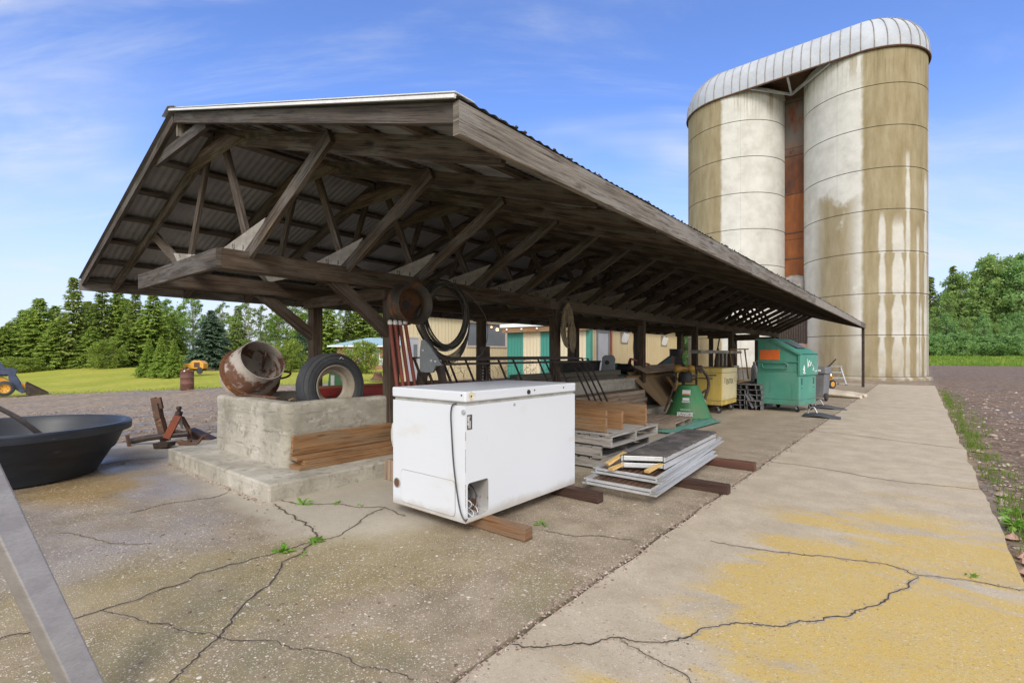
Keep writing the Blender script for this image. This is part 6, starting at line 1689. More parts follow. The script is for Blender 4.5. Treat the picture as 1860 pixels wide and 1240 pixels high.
# step stool
p = Vector((-2.75, 24.6, 0)); t = thing('step_ladder', 'small aluminium two-step ladder standing near the silo', 'step ladder', p, YAW-.15)
mb = MB()
for s in (-.27, .27): mb.bar((s, -.32, .02), (s*.75, 0, .74), .05, .025); mb.build('leg', M['galv'], t, local=True); mb = MB(); mb.bar((s, .34, .02), (s*.75, .03, .74), .05, .025); mb.build('leg', M['galv'], t, local=True); mb = MB()
for z, y, w in ((.28, -.20, .46), (.52, -.09, .42)): mb = MB(); mb.bar((-w/2, y, z), (w/2, y, z), .12, .03); mb.build('tread', M['galv'], t, local=True)
mb = MB(); mb.bar((-.22, .02, .755), (.22, .02, .755), .26, .03); mb.build('top_step', M['galv'], t, local=True, bevel=.006)
mb = MB()
for sx in (-.27, .27):
    for y in (-.32, .34): mb.box(sx-.035, sx+.035, y-.02, y+.03, 0, .03)
mb.build('rubber_foot', M['black'], t, local=True)

# ---- stock tank with stick
tcx, tcy = -7.10, .66
tub = thing('stock_tank', 'large round black plastic stock tank with a thick rolled rim', 'tub', (tcx, tcy, 0))
mb = MB(); mb.lathe([(0, .012), (.60, .0), (.66, .02), (.78, .23), (.80, .25), (.815, .26), (.885, .425), (.90, .44), (.945, .445), (.955, .455), (.96, .52), (.945, .535), (.90, .535), (.885, .52), (.86, .46), (.78, .28), (.63, .06), (0, .05)], 72); mb.build('shell', M['tub'], tub, smooth=35, local=True)
mb = MB(); mb.lathe([(0, .085), (.645, .085)], 40); wm = NT('tank_water'); o_ = wm.coord('Object'); mb.build('water', wm.out((.02, .022, .02), .08, 0, wm.bump(wm.noise(o_, 3, 3), .1, .01), .5), tub, local=True)
mb = MB(); a, b = W(80, 795, 5.1), W(50, 771, 4.9); c_, d_ = W(20, 752, 4.75), W(-60, 712, 4.4); mb.tube(spline([a-(b-a)*.35, a, b, c_, d_], 6), [.030, .030, .028, .026, .027, .028, .026, .024, .027, .026, .026, .025, .024, .024, .025, .024, .024, .023, .022, .022, .022, .022, .022, .022, .02], 10)
solo(mb, 'crooked_pole', pm('pole_bark', (.13, .11, .115), (.20, .175, .17), 8, .8, .5), 'crooked grey wooden pole resting in the black stock tank', 'pole', smooth=60)

# ---- rusty hitch implement by the slab edge
D0 = 7.0
ht = thing('hitch_implement', 'rusty three point hitch drawbar lying on the slab edge behind the tub', 'hitch', G(300, 812, 0))
def HB(pts, w, h, name, mat, D=D0, par=None, tube=False):
    mb = MB(); P = [W(a, b, D+(c if len(q) > 2 else 0)) if False else W(q[0], q[1], D+(q[2] if len(q) > 2 else 0)) for q in pts for a, b, c in [(0, 0, 0)]]
    if tube: mb.tube(P, w, 12)
    else:
        for a, b in zip(P, P[1:]): mb.bar(a, b, w, h)
    return mb.build(name, mat, par or ht, smooth=60 if tube else None)
HB([(238, 801, -.1), (270, 795, -.1), (300, 791, -.1), (342, 787)], .042, 0, 'drawbar', M['steel_dark'], tube=True)
HB([(290, 760), (301, 801)], .09, .09, 'upright', M['rust_dark']); HB([(284, 733), (290, 762)], .09, .085, 'upright', M['rust_dark'])
mb = MB()
for px_ in (278.5, 287.5): mb.bar(W(px_, 722, D0), W(px_+4.5, 742, D0), .035, .07)
mb.build('fork', M['rust_dark'], ht)
HB([(303, 795, -.1), (324, 754, -.05)], .085, .085, 'arm', M['rust_red'])
HB([(323, 757), (326, 747)], .075, .06, 'ball_seat', M['steel_dark'])
mb = MB(); mb.lathe([(0, -.03), (.02, -.028), (.025, 0), (.035, .02), (.03, .045), (0, .055)], 14, T(*W(325, 744, D0))); mb.build('ball', M['steel_dark'], ht, smooth=60)
mb = MB(); a, b, c_ = W(324, 768, D0+.06), W(330, 757, D0+.06), W(333, 779, D0+.1); mb.mesh([a, b, c_], [(0, 1, 2)]); mb.build('plate', M['galv'], ht, solid=.012)
HB([(330, 757, .1), (342, 778, .1), (345, 800, .05), (341, 805, 0)], .05, .04, 'curved_link', M['rust_dark'])
mb = MB(); P = [W(x, y, D0-.15) for x, y in ((319, 800), (328, 808), (360, 806), (370, 793), (380, 787), (371, 789), (358, 801), (345, 803), (336, 801), (327, 798))]
nrm = VD*.02; k = len(P); mb.mesh([p-nrm for p in P]+[p+nrm for p in P], [tuple(range(k)), tuple(k+i for i in reversed(range(k)))]+[(i, k+i, k+(i+1) % k, (i+1) % k) for i in range(k)]); mb.build('bracket', M['rust_dark'], ht)
HB([(318, 782, .3), (345, 788, .3)], .06, .03, 'side_bar', M['rust_dark'])
HB([(345, 783, .35), (386, 801, .35)], .16, .10, 'log_beam', M['wood_dark'])
mb = MB(); P = [W(x, y, D0-.35) for x, y in ((285, 803), (312, 803), (311, 810), (287, 813))]; mb.mesh([p-nrm*4 for p in P]+[p+nrm*4 for p in P], [(0, 1, 2, 3), (7, 6, 5, 4), (0, 4, 5, 1), (1, 5, 6, 2), (2, 6, 7, 3), (3, 7, 4, 0)]); mb.build('clamp', M['steel_dark'], ht)
HB([(231, 790, -.2), (237, 822, -.25)], .035, .035, 'pin_bar', M['rust_dark']); HB([(222, 817, -.3), (244, 814, -.3)], .02, .02, 'pin', M['rust_dark'])

# ---- foreground steel leg at the left edge
t = thing('steel_leg', 'grey square steel leg slanting across the near left corner', 'steel leg', G(215, 1310, 0))
a, b = G(168, 1285, 0.03), W(-85, 760, 1.62)
d_ = (b-a).normalized(); e_v = (Vector((0, 0, CAMZ))-(a+b)/2).normalized(); e_v = (e_v-d_*e_v.dot(d_)).normalized()
s_ = d_.cross(e_v)
if s_.dot(RD) > 0: s_ = -s_
mb = MB(); mb.bar(a, b, .085, .085, up=e_v*math.cos(.36)-s_*math.sin(.36)); mb.build('tube', M['foam'], t, bevel=.007)
mb = MB(); mb.box(a.x-.12, a.x+.12, a.y-.1, a.y+.1, .0, .012); mb.build('foot_plate', M['steel_grey'], t)

# ---- far yard: barrel, skid steer, machine, stump, pail, pickup
p = G(340, 708); t = thing('rusty_barrel', 'rusty brown burn barrel with white rubbish at the gravel edge', 'barrel', p)
br = pm('barrel_rust', (.17, .075, .055), (.12, .055, .042), 4, .75, .3, 40, .1, spot=((.28, .14, .085), 5, .6))
mb = MB(); mb.lathe([(.27, 0), (.285, .02), (.28, .28), (.295, .30), (.28, .32), (.28, .57), (.295, .59), (.28, .61), (.28, .86), (.295, .88), (.27, .88), (.26, .4), (0, .4)], 28, capb=True); mb.build('body', br, t, local=True, smooth=40)
mb = MB(); mb.mesh([(-.1, -.25, .86), (.12, -.2, .84), (.15, .05, .95), (.02, .1, 1.02), (-.12, .0, .96)], [(0, 1, 2, 3, 4)]); mb.build('rubbish', M['white_plastic'], t, local=True, solid=.02)
mb = MB()
for i in range(14): a_ = U(0, 6.3); mb.bar((.25*math.cos(a_), .25*math.sin(a_), .8), (.3*math.cos(a_), .3*math.sin(a_), 1.0+U(-.05, .05)), .08, .01)
mb.build('torn_rim', M['rust'], t, local=True)
p = G(8, 719.5); sk = thing('skid_steer', 'yellow and dark blue skid steer loader with bucket on the ground at the left edge', 'skid steer', p, YAW+.76)
S = .68/.75
for x in (0, -1.05):
    for s in (-1, 1):
        mb = MB(); m_ = T(x, s*.62+.62, .38) @ rotm('X', PI/2)
        mb.lathe([(.20, -.13), (.33, -.13), (.375, -.10), (.38, 0), (.375, .10), (.33, .13), (.20, .13)], 28, m_); wh = mb.build('wheel', M['tyre'], sk, local=True, smooth=40)
        mb = MB(); mb.lathe([(0, .06), (.16, .08), (.21, .125), (.235, .134), (.235, -.134), (.21, -.125), (0, -.06)], 24, m_); rim_ = mb.build('rim', M['yellow_machine'], wh, local=True, smooth=40)
        mb = MB()
        for k in range(6): mb.lathe([(0, .0), (.022, .012), (.022, -.0)], 8, m_ @ T(.12*math.cos(k*PI/3), .12*math.sin(k*PI/3), .075))
        mb.build('lug_nut', M['steel_dark'], rim_, local=True)
mb = MB(); mb.prism([(-1.5, .25), (.35, .25), (.35, .62), (-.1, .95), (-1.5, 1.0)], .22, 1.02); mb.build('chassis', M['yellow_machine'], sk, local=True, bevel=.02)
mb = MB(); mb.prism([(-1.3, 1.0), (.10, .98), (.20, 1.20), (.05, 1.30), (-.3, 1.9), (-1.2, 1.9)], .30, .94); mb.build('cab', M['blue_machine'], sk, local=True, bevel=.02)
for yy in (.08, 1.10):
    mb = MB(); mb.prism([(-1.5, 1.12), (.38, 1.06), (.42, 1.30), (.20, 1.38), (-1.5, 1.42)], yy-.06, yy+.06)
    mb.prism([(.12, 1.08), (.36, 1.08), (.52, .72), (.76, .18), (.62, .10), (.40, .30), (.15, .78)], yy-.055, yy+.055); mb.build('loader_arm', M['blue_machine'], sk, local=True, bevel=.01)
mb = MB(); mb.prism([(.58, .62), (.74, .60), (.78, .12), (.64, .12)], .15, 1.05); mb.build('quick_plate', M['yellow_machine'], sk, local=True)
mb = MB()
bk_ = [(.74, .62), (.78, .64), (1.60, .06), (1.62, .02), (.92, .0), (.76, .10)]
for yy in (-.32, 1.50): mb.prism(bk_, yy, yy+.03)
mb.prism([(.74, .60), (.76, .64), (.98, .02), (.76, .06)], -.29, 1.50); mb.prism([(.84, .0), (1.62, .0), (1.62, .025), (.84, .03)], -.29, 1.50); mb.build('bucket', M['steel_dark'], sk, local=True)
p = G(352, 679); t = thing('yellow_compressor', 'weathered yellow machine trailer parked on the lawn by the spruces', 'machine', p, YAW+.2); t.scale = (.6, .6, .75)
mb = MB(); mb.prism([(-1.1, .5), (1.3, .5), (1.3, 1.0), (.9, 1.25), (.2, 1.3), (-.2, 1.0), (-1.1, .95)], -.7, .7); mb.build('hood', M['yellow_machine'], t, local=True, bevel=.04)
mb = MB(); mb.box(.3, .9, -.72, -.70, .65, 1.1); mb.build('grille', M['rust_dark'], t, local=True); mb = MB(); mb.bar((-1.4, 0, .45), (2.4, 0, .40), .5, .12); mb.build('chassis', M['rust_dark'], t, local=True)
for x in (-.5, .9):
    mb = MB(); mb.lathe([(.1, -.1), (.32, -.1), (.34, 0), (.32, .1), (.1, .1)], 20, T(x, -.72, .33) @ rotm('X', PI/2), capb=True, capt=True); mb.build('wheel', M['tyre'], t, local=True, smooth=40)
p = G(686, 689); t = thing('tree_stump', 'ragged reddish tree stump at the edge of the lawn', 'stump', p)
mb = MB(); mb.lathe([(.42, -.05), (.30, .06), (.22, .18), (.20, .34), (.17, .36), (0, .30)], 14); mb.v = [(x*(1+.25*nz(x*6, y*6, 1)), y*(1+.25*nz(x*6, y*6, 2)), z+.10*nz(x*9, y*9, 1, 3)*(z > .2)) for x, y, z in mb.v]; mb.build('wood', M['rust_dark'], t, local=True)
p = G(702, 693); t = thing('white_pail', 'white plastic pail on the ground beside the first shed post', 'pail', p)
mb = MB(); mb.lathe([(.13, 0), (.15, .36), (.16, .37), (.16, .39), (.14, .39), (.125, .02), (0, .02)], 20, capb=True); mb.build('bucket', M['white_plastic'], t, local=True, smooth=40)
mb = MB(); mb.tube(arc((0, 0, .36), .16, .2, PI-.2, 10), .006, 5); mb.build('handle', M['galv'], t, local=True)
p = G(690, 683); p = VD*0+W(716, 681, 42); p.z = hT(p.x, p.y); t = thing('white_pickup', 'white pickup truck parked in front of the brick house', 'pickup', p, YAW)
mb = MB(); mb.prism([(-1.3, .4), (4.0, .4), (4.0, 1.05), (2.1, 1.1), (.9, 1.15), (-.2, 1.05), (-1.25, .95)], -.85, .85); mb.build('body', M['white_paint'], t, local=True, bevel=.08)
mb = MB(); mb.prism([(.0, 1.05), (.6, 1.65), (1.7, 1.68), (2.0, 1.08)], -.75, .75); mb.build('cabin', M['white_paint'], t, local=True, bevel=.06)
mb = MB(); mb.prism([(.32, 1.14), (.7, 1.56), (1.62, 1.58), (1.8, 1.14)], -.765, -.755); mb.build('window', M['glass'], t, local=True)
for x in (-.45, 2.9):
    for s in (-.8, .8):
        mb = MB(); mb.lathe([(.19, -.1), (.33, -.1), (.36, 0), (.33, .1), (.19, .1)], 22, T(x, s, .36) @ rotm('X', PI/2)); wh = mb.build('wheel', M['tyre'], t, local=True, smooth=40)
        mb = MB(); mb.lathe([(0, .09), (.19, .1), (.19, -.1), (0, -.09)], 16, T(x, s, .36) @ rotm('X', PI/2)); mb.build('rim', M['galv'], wh, local=True)
# ================================================================== TREES
M['spruce'] = leaf_mat('spruce_needle', (0.198, 0.300, 0.051), (0.317, 0.422, 0.085), (0.436, 0.498, 0.121), (0.317, 0.447, 0.085), .5)
M['spruce_dark'] = leaf_mat('spruce_dark', (0.159, 0.231, 0.053), (0.265, 0.338, 0.081), (0.360, 0.402, 0.107), (0.253, 0.338, 0.071), .5)
M['blue_spruce'] = leaf_mat('blue_needle', (0.086, 0.144, 0.086), (0.132, 0.201, 0.121), (0.172, 0.247, 0.161), (0.103, 0.172, 0.103), .6)
M['young_spruce'] = leaf_mat('young_needle', (0.206, 0.319, 0.044), (0.303, 0.407, 0.077), (0.387, 0.473, 0.110), (0.290, 0.418, 0.066), .8)
M['poplar'] = leaf_mat('poplar_leaf', (0.138, 0.241, 0.034), (0.218, 0.333, 0.057), (0.287, 0.391, 0.103), (0.253, 0.391, 0.069), .4)
M['birch'] = leaf_mat('birch_leaf', (0.149, 0.230, 0.052), (0.230, 0.310, 0.092), (0.310, 0.380, 0.149), (0.253, 0.368, 0.092), .4)
M['wood_leaf'] = leaf_mat('woodland_leaf', (0.130, 0.265, 0.073), (0.225, 0.383, 0.119), (0.346, 0.494, 0.236), (0.277, 0.477, 0.146), .35)
M['wood_leaf2'] = leaf_mat('woodland_leaf_yellow', (0.169, 0.291, 0.072), (0.254, 0.378, 0.107), (0.353, 0.408, 0.168), (0.282, 0.437, 0.120), .35)
M['lilac'] = leaf_mat('lilac_leaf', (.17, .25, .03), (.25, .32, .05), (.32, .37, .10), (.25, .34, .05), .8)
M['bark'] = pm('bark', (.07, .055, .045), (.12, .10, .085), 6, .9, .6, 20, stretch=(1, 1, .3))
M['bark_pale'] = pm('bark_pale', (.38, .36, .32), (.25, .23, .20), 4, .85, .4, 20, stretch=(1, 1, 2))

def spray(mb, p, d, L, w, droop=.25):
    s = Vector((-d.y, d.x, 0))
    if s.length < .01: s = Vector((1, 0, 0))
    s.normalize(); roll = U(-.6, .6); s = (s*math.cos(roll)+Vector((0, 0, 1))*math.sin(roll))
    t = p+d*L-Vector((0, 0, L*droop))
    m = p+d*L*.45-Vector((0, 0, L*droop*.2))
    mb.mesh([p, m+s*w, t, m-s*w], [(0, 1, 2), (0, 2, 3)])
def make_spruce(name, h, r, mat, bark, seed, dens=1.0, clear=.05, fat=1.0, size=1.0, ragged=.3, pw=.78):
    global RND, U
    rs = random.Random(seed); u = rs.uniform
    t = thing(name, '', 'tree')
    mb = MB(); mb.tube([(0, 0, -.2), (.02, 0, h*.3), (-.02, .02, h*.65), (0, 0, h*.985)], [h*.018, h*.014, h*.009, .01], 8)
    mb.build('trunk', bark, t, local=True, smooth=60)
    mb = MB(); z = h*clear
    while z < h*.985:
        f = 1-z/h
        rad = 1.18*r*(f**pw)*(1-.35*max(0, (.12-z/h)/.12))
        nb = max(5, int((6+8*f)*dens)); a0 = u(0, 6.3)
        for b in range(nb):
            a = a0+2*PI*b/nb+u(-.35, .35); L = rad*u(1-ragged, 1.08)
            if rs.random() < .06: L *= u(.3, 1.25)
            up = .35 if f < .25 else (.12 if f < .6 else -.10)
            base = Vector((0, 0, z+u(-.5, .5)*h*.02)); d = Vector((math.cos(a), math.sin(a), 0))
            n = max(3, int(L/(.20*size)*dens))
            for k in range(n):
                q = (k+.6)/n
                if q < .18 and rs.random() < .5: continue
                p = base+d*L*q+Vector((0, 0, L*(up*q-.22*q*q+.10*q**3)))
                for sgn in (-1, 1, 0):
                    an = a+sgn*u(.5, 1.2); dd = Vector((math.cos(an), math.sin(an), u(-.28, .10)))
                    ll = size*u(.30, .58)*(1.15-.35*q)*(.75 if f < .2 else 1)
                    spray_(mb, p+Vector((u(-.04, .04), u(-.04, .04), u(-.05, .05))), dd, ll, ll*u(.17, .30)*fat, u(.1, .45), rs)
        z += h*u(.026, .036)*(1 if f > .3 else .8)
    mb.build('crown', mat, t, local=True)
    return t
def spray_(mb, p, d, L, w, droop, rs):
    s = Vector((-d.y, d.x, 0)).normalized(); roll = rs.uniform(-.7, .7); s = s*math.cos(roll)+Vector((0, 0, 1))*math.sin(roll)
    t = p+d*L-Vector((0, 0, L*droop)); m = p+d*L*.45-Vector((0, 0, L*droop*.2))
    mb.mesh([p, m+s*w, t, m-s*w], [(0, 1, 2, 3)])
def make_leafy(name, h, r, mat, bark, seed, clumps=90, leaves=55, leaf=.16, base=.25, spread=.55, shape=.6, trunks=1, cat='tree', tr=.012):
    rs = random.Random(seed); u = rs.uniform
    t = thing(name, '', cat)
    tm_ = MB(); cm = MB()
    tips = []
    for k in range(trunks):
        ox, oy = (0, 0) if trunks == 1 else (u(-.2, .2)*r, u(-.2, .2)*r)
        lx, ly = u(-.12, .12)*r*(1 if trunks == 1 else 4), u(-.12, .12)*r*(1 if trunks == 1 else 4)
        P = [Vector((ox, oy, -.2)), Vector((ox+lx*.3, oy+ly*.3, h*.3)), Vector((ox+lx*.7, oy+ly*.7, h*.65)), Vector((ox+lx, oy+ly, h*.96))]
        SPL = spline(P, 5); nS = len(SPL)
        tm_.tube(SPL, [h*tr*(1-.9*i/(nS-1))/(trunks**.4) for i in range(nS)], 7)
        tips.append(SPL)
    for i in range(clumps):
        SPL = tips[i % trunks]
        q = base+(1-base)*(i+rs.random())/clumps
        zc = h*q
        f = (q-base)/(1-base)
        env = (math.sin(PI*min(1, f**shape*.93+.05)))**.7
        rad = r*max(.08, env)*math.sqrt(rs.random())*u(.65, 1.32)
        a = u(0, 6.3); j = min(len(SPL)-1, int(q*(len(SPL)-1)))
        c = Vector((SPL[j].x+rad*math.cos(a), SPL[j].y+rad*math.sin(a), zc+u(-.3, .3)*r*.4))
        jb = max(1, int(j*.8)); st = SPL[jb]
        if rs.random() < .55: tm_.tube([st, st.lerp(c, .5)+Vector((0, 0, .08*rad)), c], [h*tr*.28, h*tr*.17, .006], 5, False)
        cr = r*u(.12, .32)*(1-.4*f)
        for l in range(int(leaves*u(.6, 1.3))):
            v = Vector((rs.gauss(0, 1), rs.gauss(0, 1), rs.gauss(0, .75)))*cr*.55
            p = c+v; an = u(0, 6.3); el = u(-.9, .9)
            d = Vector((math.cos(an)*math.cos(el), math.sin(an)*math.cos(el), math.sin(el))); s = d.orthogonal().normalized(); s = s*math.cos(an*3)+d.cross(s)*math.sin(an*3)
            L = leaf*u(.6, 1.25); w = L*.42
            cm.mesh([p, p+d*L*.5+s*w, p+d*L, p+d*L*.5-s*w], [(0, 1, 2, 3)])
    tm_.build('trunk' if cat == 'tree' else 'stem', bark, t, local=True, smooth=60)
    cm.build('crown' if cat == 'tree' else 'foliage', mat, t, local=True)
    return t
PROTO = {}
def plant(kind, px, D, label, s=1.0, sz=None, rz=None, group=None, dz=0, xy=None):
    o = PROTO[kind]
    if kind not in USED: USED.add(kind)
    else: o = copy_tree(o)
    p = W(px, HZ, D) if xy is None else Vector((*xy, 0))
    o.location = (p.x, p.y, hT(p.x, p.y)-.05+dz); o.rotation_euler = (0, 0, U(0, 6.3) if rz is None else rz)
    o.scale = (s, s, sz or s)
    o['label'] = label
    if group: o['group'] = group
    return o
USED = set()
B_, BP = M['bark'], M['bark_pale']
PROTO['sprA'] = make_spruce('spruce_tree', 10, 2.6, M['spruce'], B_, 1, 1.15, .04, 1.2, 1.25)
PROTO['sprB'] = make_spruce('spruce_tree', 10, 2.2, M['spruce_dark'], B_, 2, .95, .16, 1.1, 1.2, .45)
PROTO['sprC'] = make_spruce('spruce_tree', 10, 3.6, M['spruce'], B_, 3, 1.25, .02, 1.25, 1.3)
PROTO['blue'] = make_spruce('blue_spruce', 6, 2.0, M['blue_spruce'], B_, 4, 1.3, .02, 1.1, .85, .15)
PROTO['young'] = make_spruce('young_spruce', 2.8, .92, M['young_spruce'], B_, 5, 1.5, .02, 1.1, .36, .4, 1.15)
PROTO['pop'] = make_leafy('poplar_tree', 10, 2.3, M['poplar'], BP, 6, 110, 60, .20, .12, shape=.7)
PROTO['birch'] = make_leafy('birch_tree', 9, 1.7, M['birch'], BP, 7, 85, 42, .17, .18, shape=.6)
PROTO['wA'] = make_leafy('woodland_tree', 13, 4.0, M['wood_leaf'], B_, 8, 125, 60, .30, .06, shape=.62)
PROTO['wB'] = make_leafy('woodland_tree', 12, 3.4, M['wood_leaf2'], B_, 9, 110, 58, .28, .05, shape=.58)
PROTO['bush'] = make_leafy('leafy_bush', 2.4, 1.6, M['lilac'], B_, 10, 110, 55, .13, .05, shape=.85, trunks=5, cat='bush', tr=.02)
PROTO['shrub'] = make_leafy('woodland_shrub', 4.5, 2.6, M['wood_leaf'], B_, 12, 110, 70, .24, .02, shape=.85, trunks=4, cat='bush')
PROTO['snag'] = make_spruce('ragged_spruce', 15, 2.0, M['spruce_dark'], B_, 13, .8, .42, 1.2, 1.5, .5)
g1 = 'spruces beyond the left lawn'
for kind, px, D, hgt, w, lb in (
 ('sprC', 72, 55, 8.0, .85, 'broad low spruce with drooping boughs at the far left of the lawn'),
 ('sprC', 18, 57, 5.6, .70, 'short bushy spruce just behind the skid steer'),
 ('sprB', 134, 55, 10.2, 1.0, 'tallest spruce with bare dark lower trunk, left of the shed eave'),
 ('sprB', 186, 57, 9.9, .95, 'tall ragged spruce under the left corner of the shed roof'),
 ('sprA', 214, 58, 9.5, .80, 'slim spruce right behind the left eave corner'),
 ('sprB', 246, 57, 8.9, .85, 'sparse spruce between the two slim spruces'),
 ('sprA', 278, 56, 8.6, .90, 'rounded spruce behind the young spruces'),
 ('sprA', 100, 60, 7.5, .9, 'spruce filling the gap behind the tallest one'),
 ('sprA', 160, 61, 8.0, .9, 'pale spruce standing back between two tall ones'),
 ('sprA', 312, 62, 6.6, .8, 'smaller spruce standing left of the blue spruce'),
 ('sprB', 432, 58, 7.2, .8, 'narrow dark spruce behind the mixer drum'),
 ('sprA', 548, 62, 6.5, .7, 'small pointed spruce left of the left shed post'),
 ('sprA', 596, 60, 8.2, .85, 'spruce just right of the left shed post'),
 ('sprA', 655, 66, 9.2, 1.15, 'big spruce behind the brick house roof'),
 ('sprB', 632, 64, 7.5, .9, 'spruce behind the left end of the brick house'),
 ('sprB', 692, 68, 8.8, .8, 'bare topped spruce behind the house by the first post'),
 ('sprC', 45, 60, 7.2, .9, 'feathery spruce behind the broad low one'), ('sprA', 230, 62, 8.4, .9, 'pale feathery spruce between the slim ones'), ('sprC', 300, 60, 6.4, .7, 'low broad spruce behind the young spruces'), ('sprC', 150, 58, 6.0, .75, 'low broad spruce under the two tall ragged ones'), ('sprC', -70, 58, 8, .8, 'wide spruce outside the left edge of the lawn'),
 ('sprA', -150, 60, 9, .9, 'tall spruce farther out on the left of the lawn')):
    plant(kind, px, D, lb, w, hgt/10, group=g1)
for px, D, hgt, lb in ((270, 36, 2.45, 'leftmost of three bright young spruces on the lawn'), (293, 35, 2.5, 'middle of three bright young spruces on the lawn'), (317, 34, 2.3, 'rightmost of three bright young spruces, beside the barrel')):
    plant('young', px, D, lb, hgt/2.8*1.05, hgt/2.8*1.12, group='young spruces on the lawn')
plant('blue', 384, 46, 'blue green spruce with tiered boughs left of the mixer drum', 1.0, .92)
plant('blue', 548, 50, 'small dark blue spruce near the yellow bush', .55, .75)
for kind, px, D, hgt, w, lb in (
 ('pop', 352, 62, 9.0, .9, 'tall light green poplar behind the blue spruce'), ('pop', 326, 64, 7.6, .8, 'poplar right of the left spruces'), ('pop', 300, 66, 8.6, .9, 'poplar behind the rounded spruce'),
 ('birch', 404, 60, 7.6, .9, 'pale birch right of the blue spruce'), ('birch', 452, 58, 8.0, 1.0, 'thin sparse birch with pale stems above the mixer drum'), ('birch', 474, 60, 7.2, .95, 'second sparse birch beside the mixer drum'),
 ('pop', 506, 62, 7.0, .85, 'light green poplar left of the knee brace'), ('pop', 532, 63, 9.4, .9, 'tallest poplar framed by the knee brace'), ('pop', 562, 66, 8.8, .9, 'poplar hidden partly by the left shed post'),
 ('birch', 618, 70, 8.0, .9, 'thin birch between the spruces behind the house'), ('pop', 420, 68, 6.6, .9, 'low poplar behind the narrow dark spruce'), ('pop', 490, 70, 6.5, .9, 'low poplar behind the sparse birches'),
 ('birch', 705, 72, 8.2, 1, 'sparse birch beside the first right post'), ('pop', 230, 70, 9.0, 1.0, 'pale poplar glimpsed between the tall spruces'), ('pop', 170, 70, 8.4, 1.0, 'yellow green poplar behind the ragged spruce'), ('pop', 60, 72, 7.0, 1.0, 'pale poplar behind the broad low spruce')):
    plant(kind, px, D, lb, w, hgt/(10 if kind == 'pop' else 9), group='poplars and birches beyond the lawn')
plant('bush', 524, 42, 'round yellow green bush on the lawn left of the shed post', .95, 1.0, group='bushes on the lawn')
plant('bush', 511, 40, 'smaller spreading bush in front of the yellow green bush', .6, .75, group='bushes on the lawn')
plant('bush', 655, 38, 'big rounded leafy bush before the brick house', .95, .92, group='bushes on the lawn')
plant('bush', 335, 48, 'low bush behind the young spruces', .6, .5, group='bushes on the lawn')
plant('bush', 195, 50, 'bright low bush under the tall ragged spruce', 1.0, 1.1, group='bushes on the lawn')
plant('bush', 30, 50, 'low bush behind the skid steer bucket', 1.2, .6, group='bushes on the lawn')
plant('bush', 120, 54, 'low bush below the broad spruce', .9, .45, group='bushes on the lawn')
for px, D, hgt, lb in ((8, 53, 5.0, 'drooping low spruce at the far left edge'), (46, 54, 4.4, 'small drooping spruce beside the broad one'), (98, 54, 5.2, 'drooping spruce below the tallest spruce, left side'), (168, 55, 4.6, 'drooping spruce right of the tallest spruce trunk'), (226, 54, 4.8, 'drooping spruce left of the young spruces'), (255, 56, 5.4, 'dense drooping spruce just behind the young spruces')):
    plant('sprC', px, D, lb, .62, hgt/10, group=g1)
for px, D, hgt, lb in ((-230, 60, 8.5, 'tall spruce beyond the left edge of the lawn'), (-330, 60, 7.5, 'middling spruce well beyond the left edge of the lawn'), (-430, 62, 9, 'tall spruce far along the left end of the spruce row'), (-560, 62, 8, 'second last spruce at the left end of the row'), (-700, 64, 8.8, 'last spruce at the left end of the row')):
    plant('sprC' if D == 62 else 'sprA', px, D, lb, .9, hgt/10, group=g1)
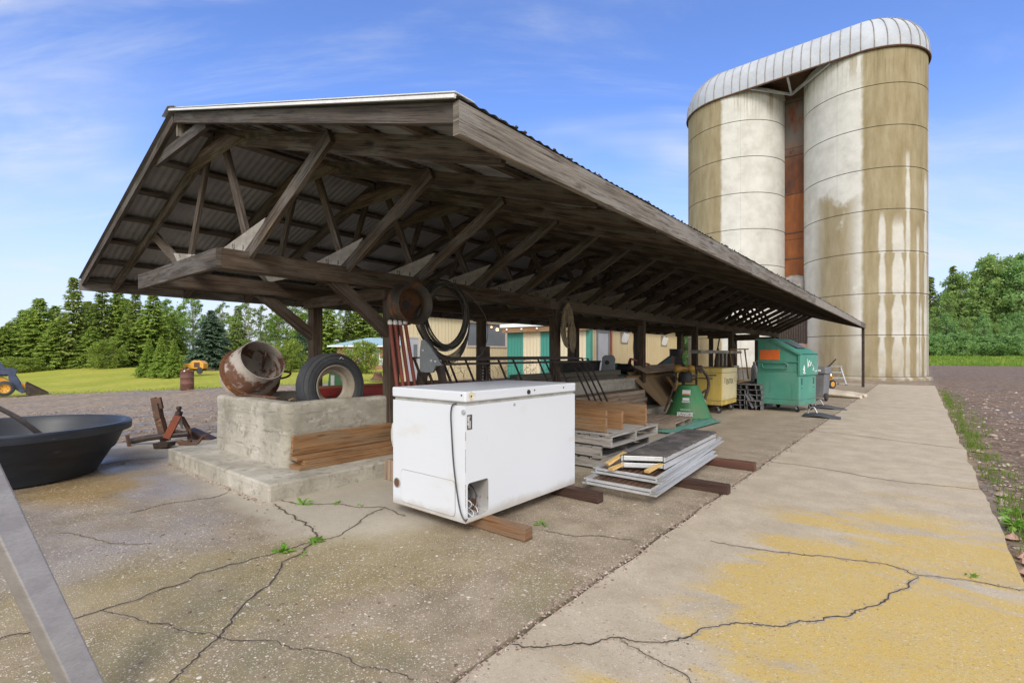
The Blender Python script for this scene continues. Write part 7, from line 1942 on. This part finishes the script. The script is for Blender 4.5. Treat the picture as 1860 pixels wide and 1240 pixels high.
# woodland right of the silos: each trunk placed on the bank
WL = ['at the silo edge', 'with a dense round crown', 'with a pale crown', 'with a tall uneven crown', 'leaning toward the silo', 'with light tips', 'full to the ground', 'standing forward on the bank', 'set far back', 'with an open crown']
k = 0
rw = random.Random(5)
def ordn(i): return ('first', 'second', 'third', 'fourth', 'fifth', 'sixth', 'seventh', 'eighth', 'ninth', 'tenth', 'eleventh', 'twelfth', 'thirteenth', 'fourteenth', 'fifteenth', 'sixteenth')[i]
for row, D0_, step, n, nm in ((0, 98, 2.9, 14, 'front'), (1, 106, 3.4, 13, 'middle'), (2, 116, 4.2, 11, 'back')):
    for i in range(n):
        px = 1672+i*(22 if row == 0 else 25 if row == 1 else 31)+rw.uniform(-6, 6)
        tgt = [560, 535, 505, 500, 520, 495, 470, 468, 475, 480, 470, 460, 470, 465][min(13, int(max(0, px-1690)/16))] if row else 590-10*(i % 3)
        D = D0_+rw.uniform(-2, 3)
        p = W(px, HZ, D); z0 = hT(p.x, p.y); hgt = CAMZ+(HZ-tgt)*D/F-z0
        kind = 'wB' if rw.random() < .35 else 'wA'
        tone = 'yellow green' if kind == 'wB' else 'deep green'
        plant(kind, px, D, f'{tone} leafy tree, {ordn(i)} from the silo in the {nm} row of the right woodland', hgt/13*rw.uniform(.9, 1.1), hgt/(13 if kind == 'wA' else 12), group='woodland trees right of the silos')
plant('snag', 1731, 110, 'tall ragged spruce with bare trunk rising over the right woodland', 1.2, 1.36, group='ragged spruces in the woodland')
plant('snag', 1690, 112, 'ragged spruce half hidden by the silo edge', 1.3, 1.22, group='ragged spruces in the woodland')
for i in range(16):
    px = 1682+i*15+rw.uniform(-4, 4)
    plant('shrub', px, 93+rw.uniform(-2, 2), f'low leafy shrub, {ordn(i)} from the silo along the woodland edge', rw.uniform(.7, 1.1), rw.uniform(.6, 1.0), group='shrubs along the woodland edge')
# trees glimpsed past the barn and behind the silos
for i, (px, D, hgt, lb) in enumerate(((1236, 52, 9, 'green tree glimpsed between the barn and the left silo'), (1252, 56, 10, 'second green tree glimpsed just left of the left silo'), (1218, 60, 8, 'green tree hidden behind the barn end'))):
    plant('pop', px, D, lb, .9, hgt/10, group='trees between barn and silo')
plant('shrub', 1244, 48, 'green shrub low between barn and left silo', .8, .8, group='shrubs along the woodland edge')
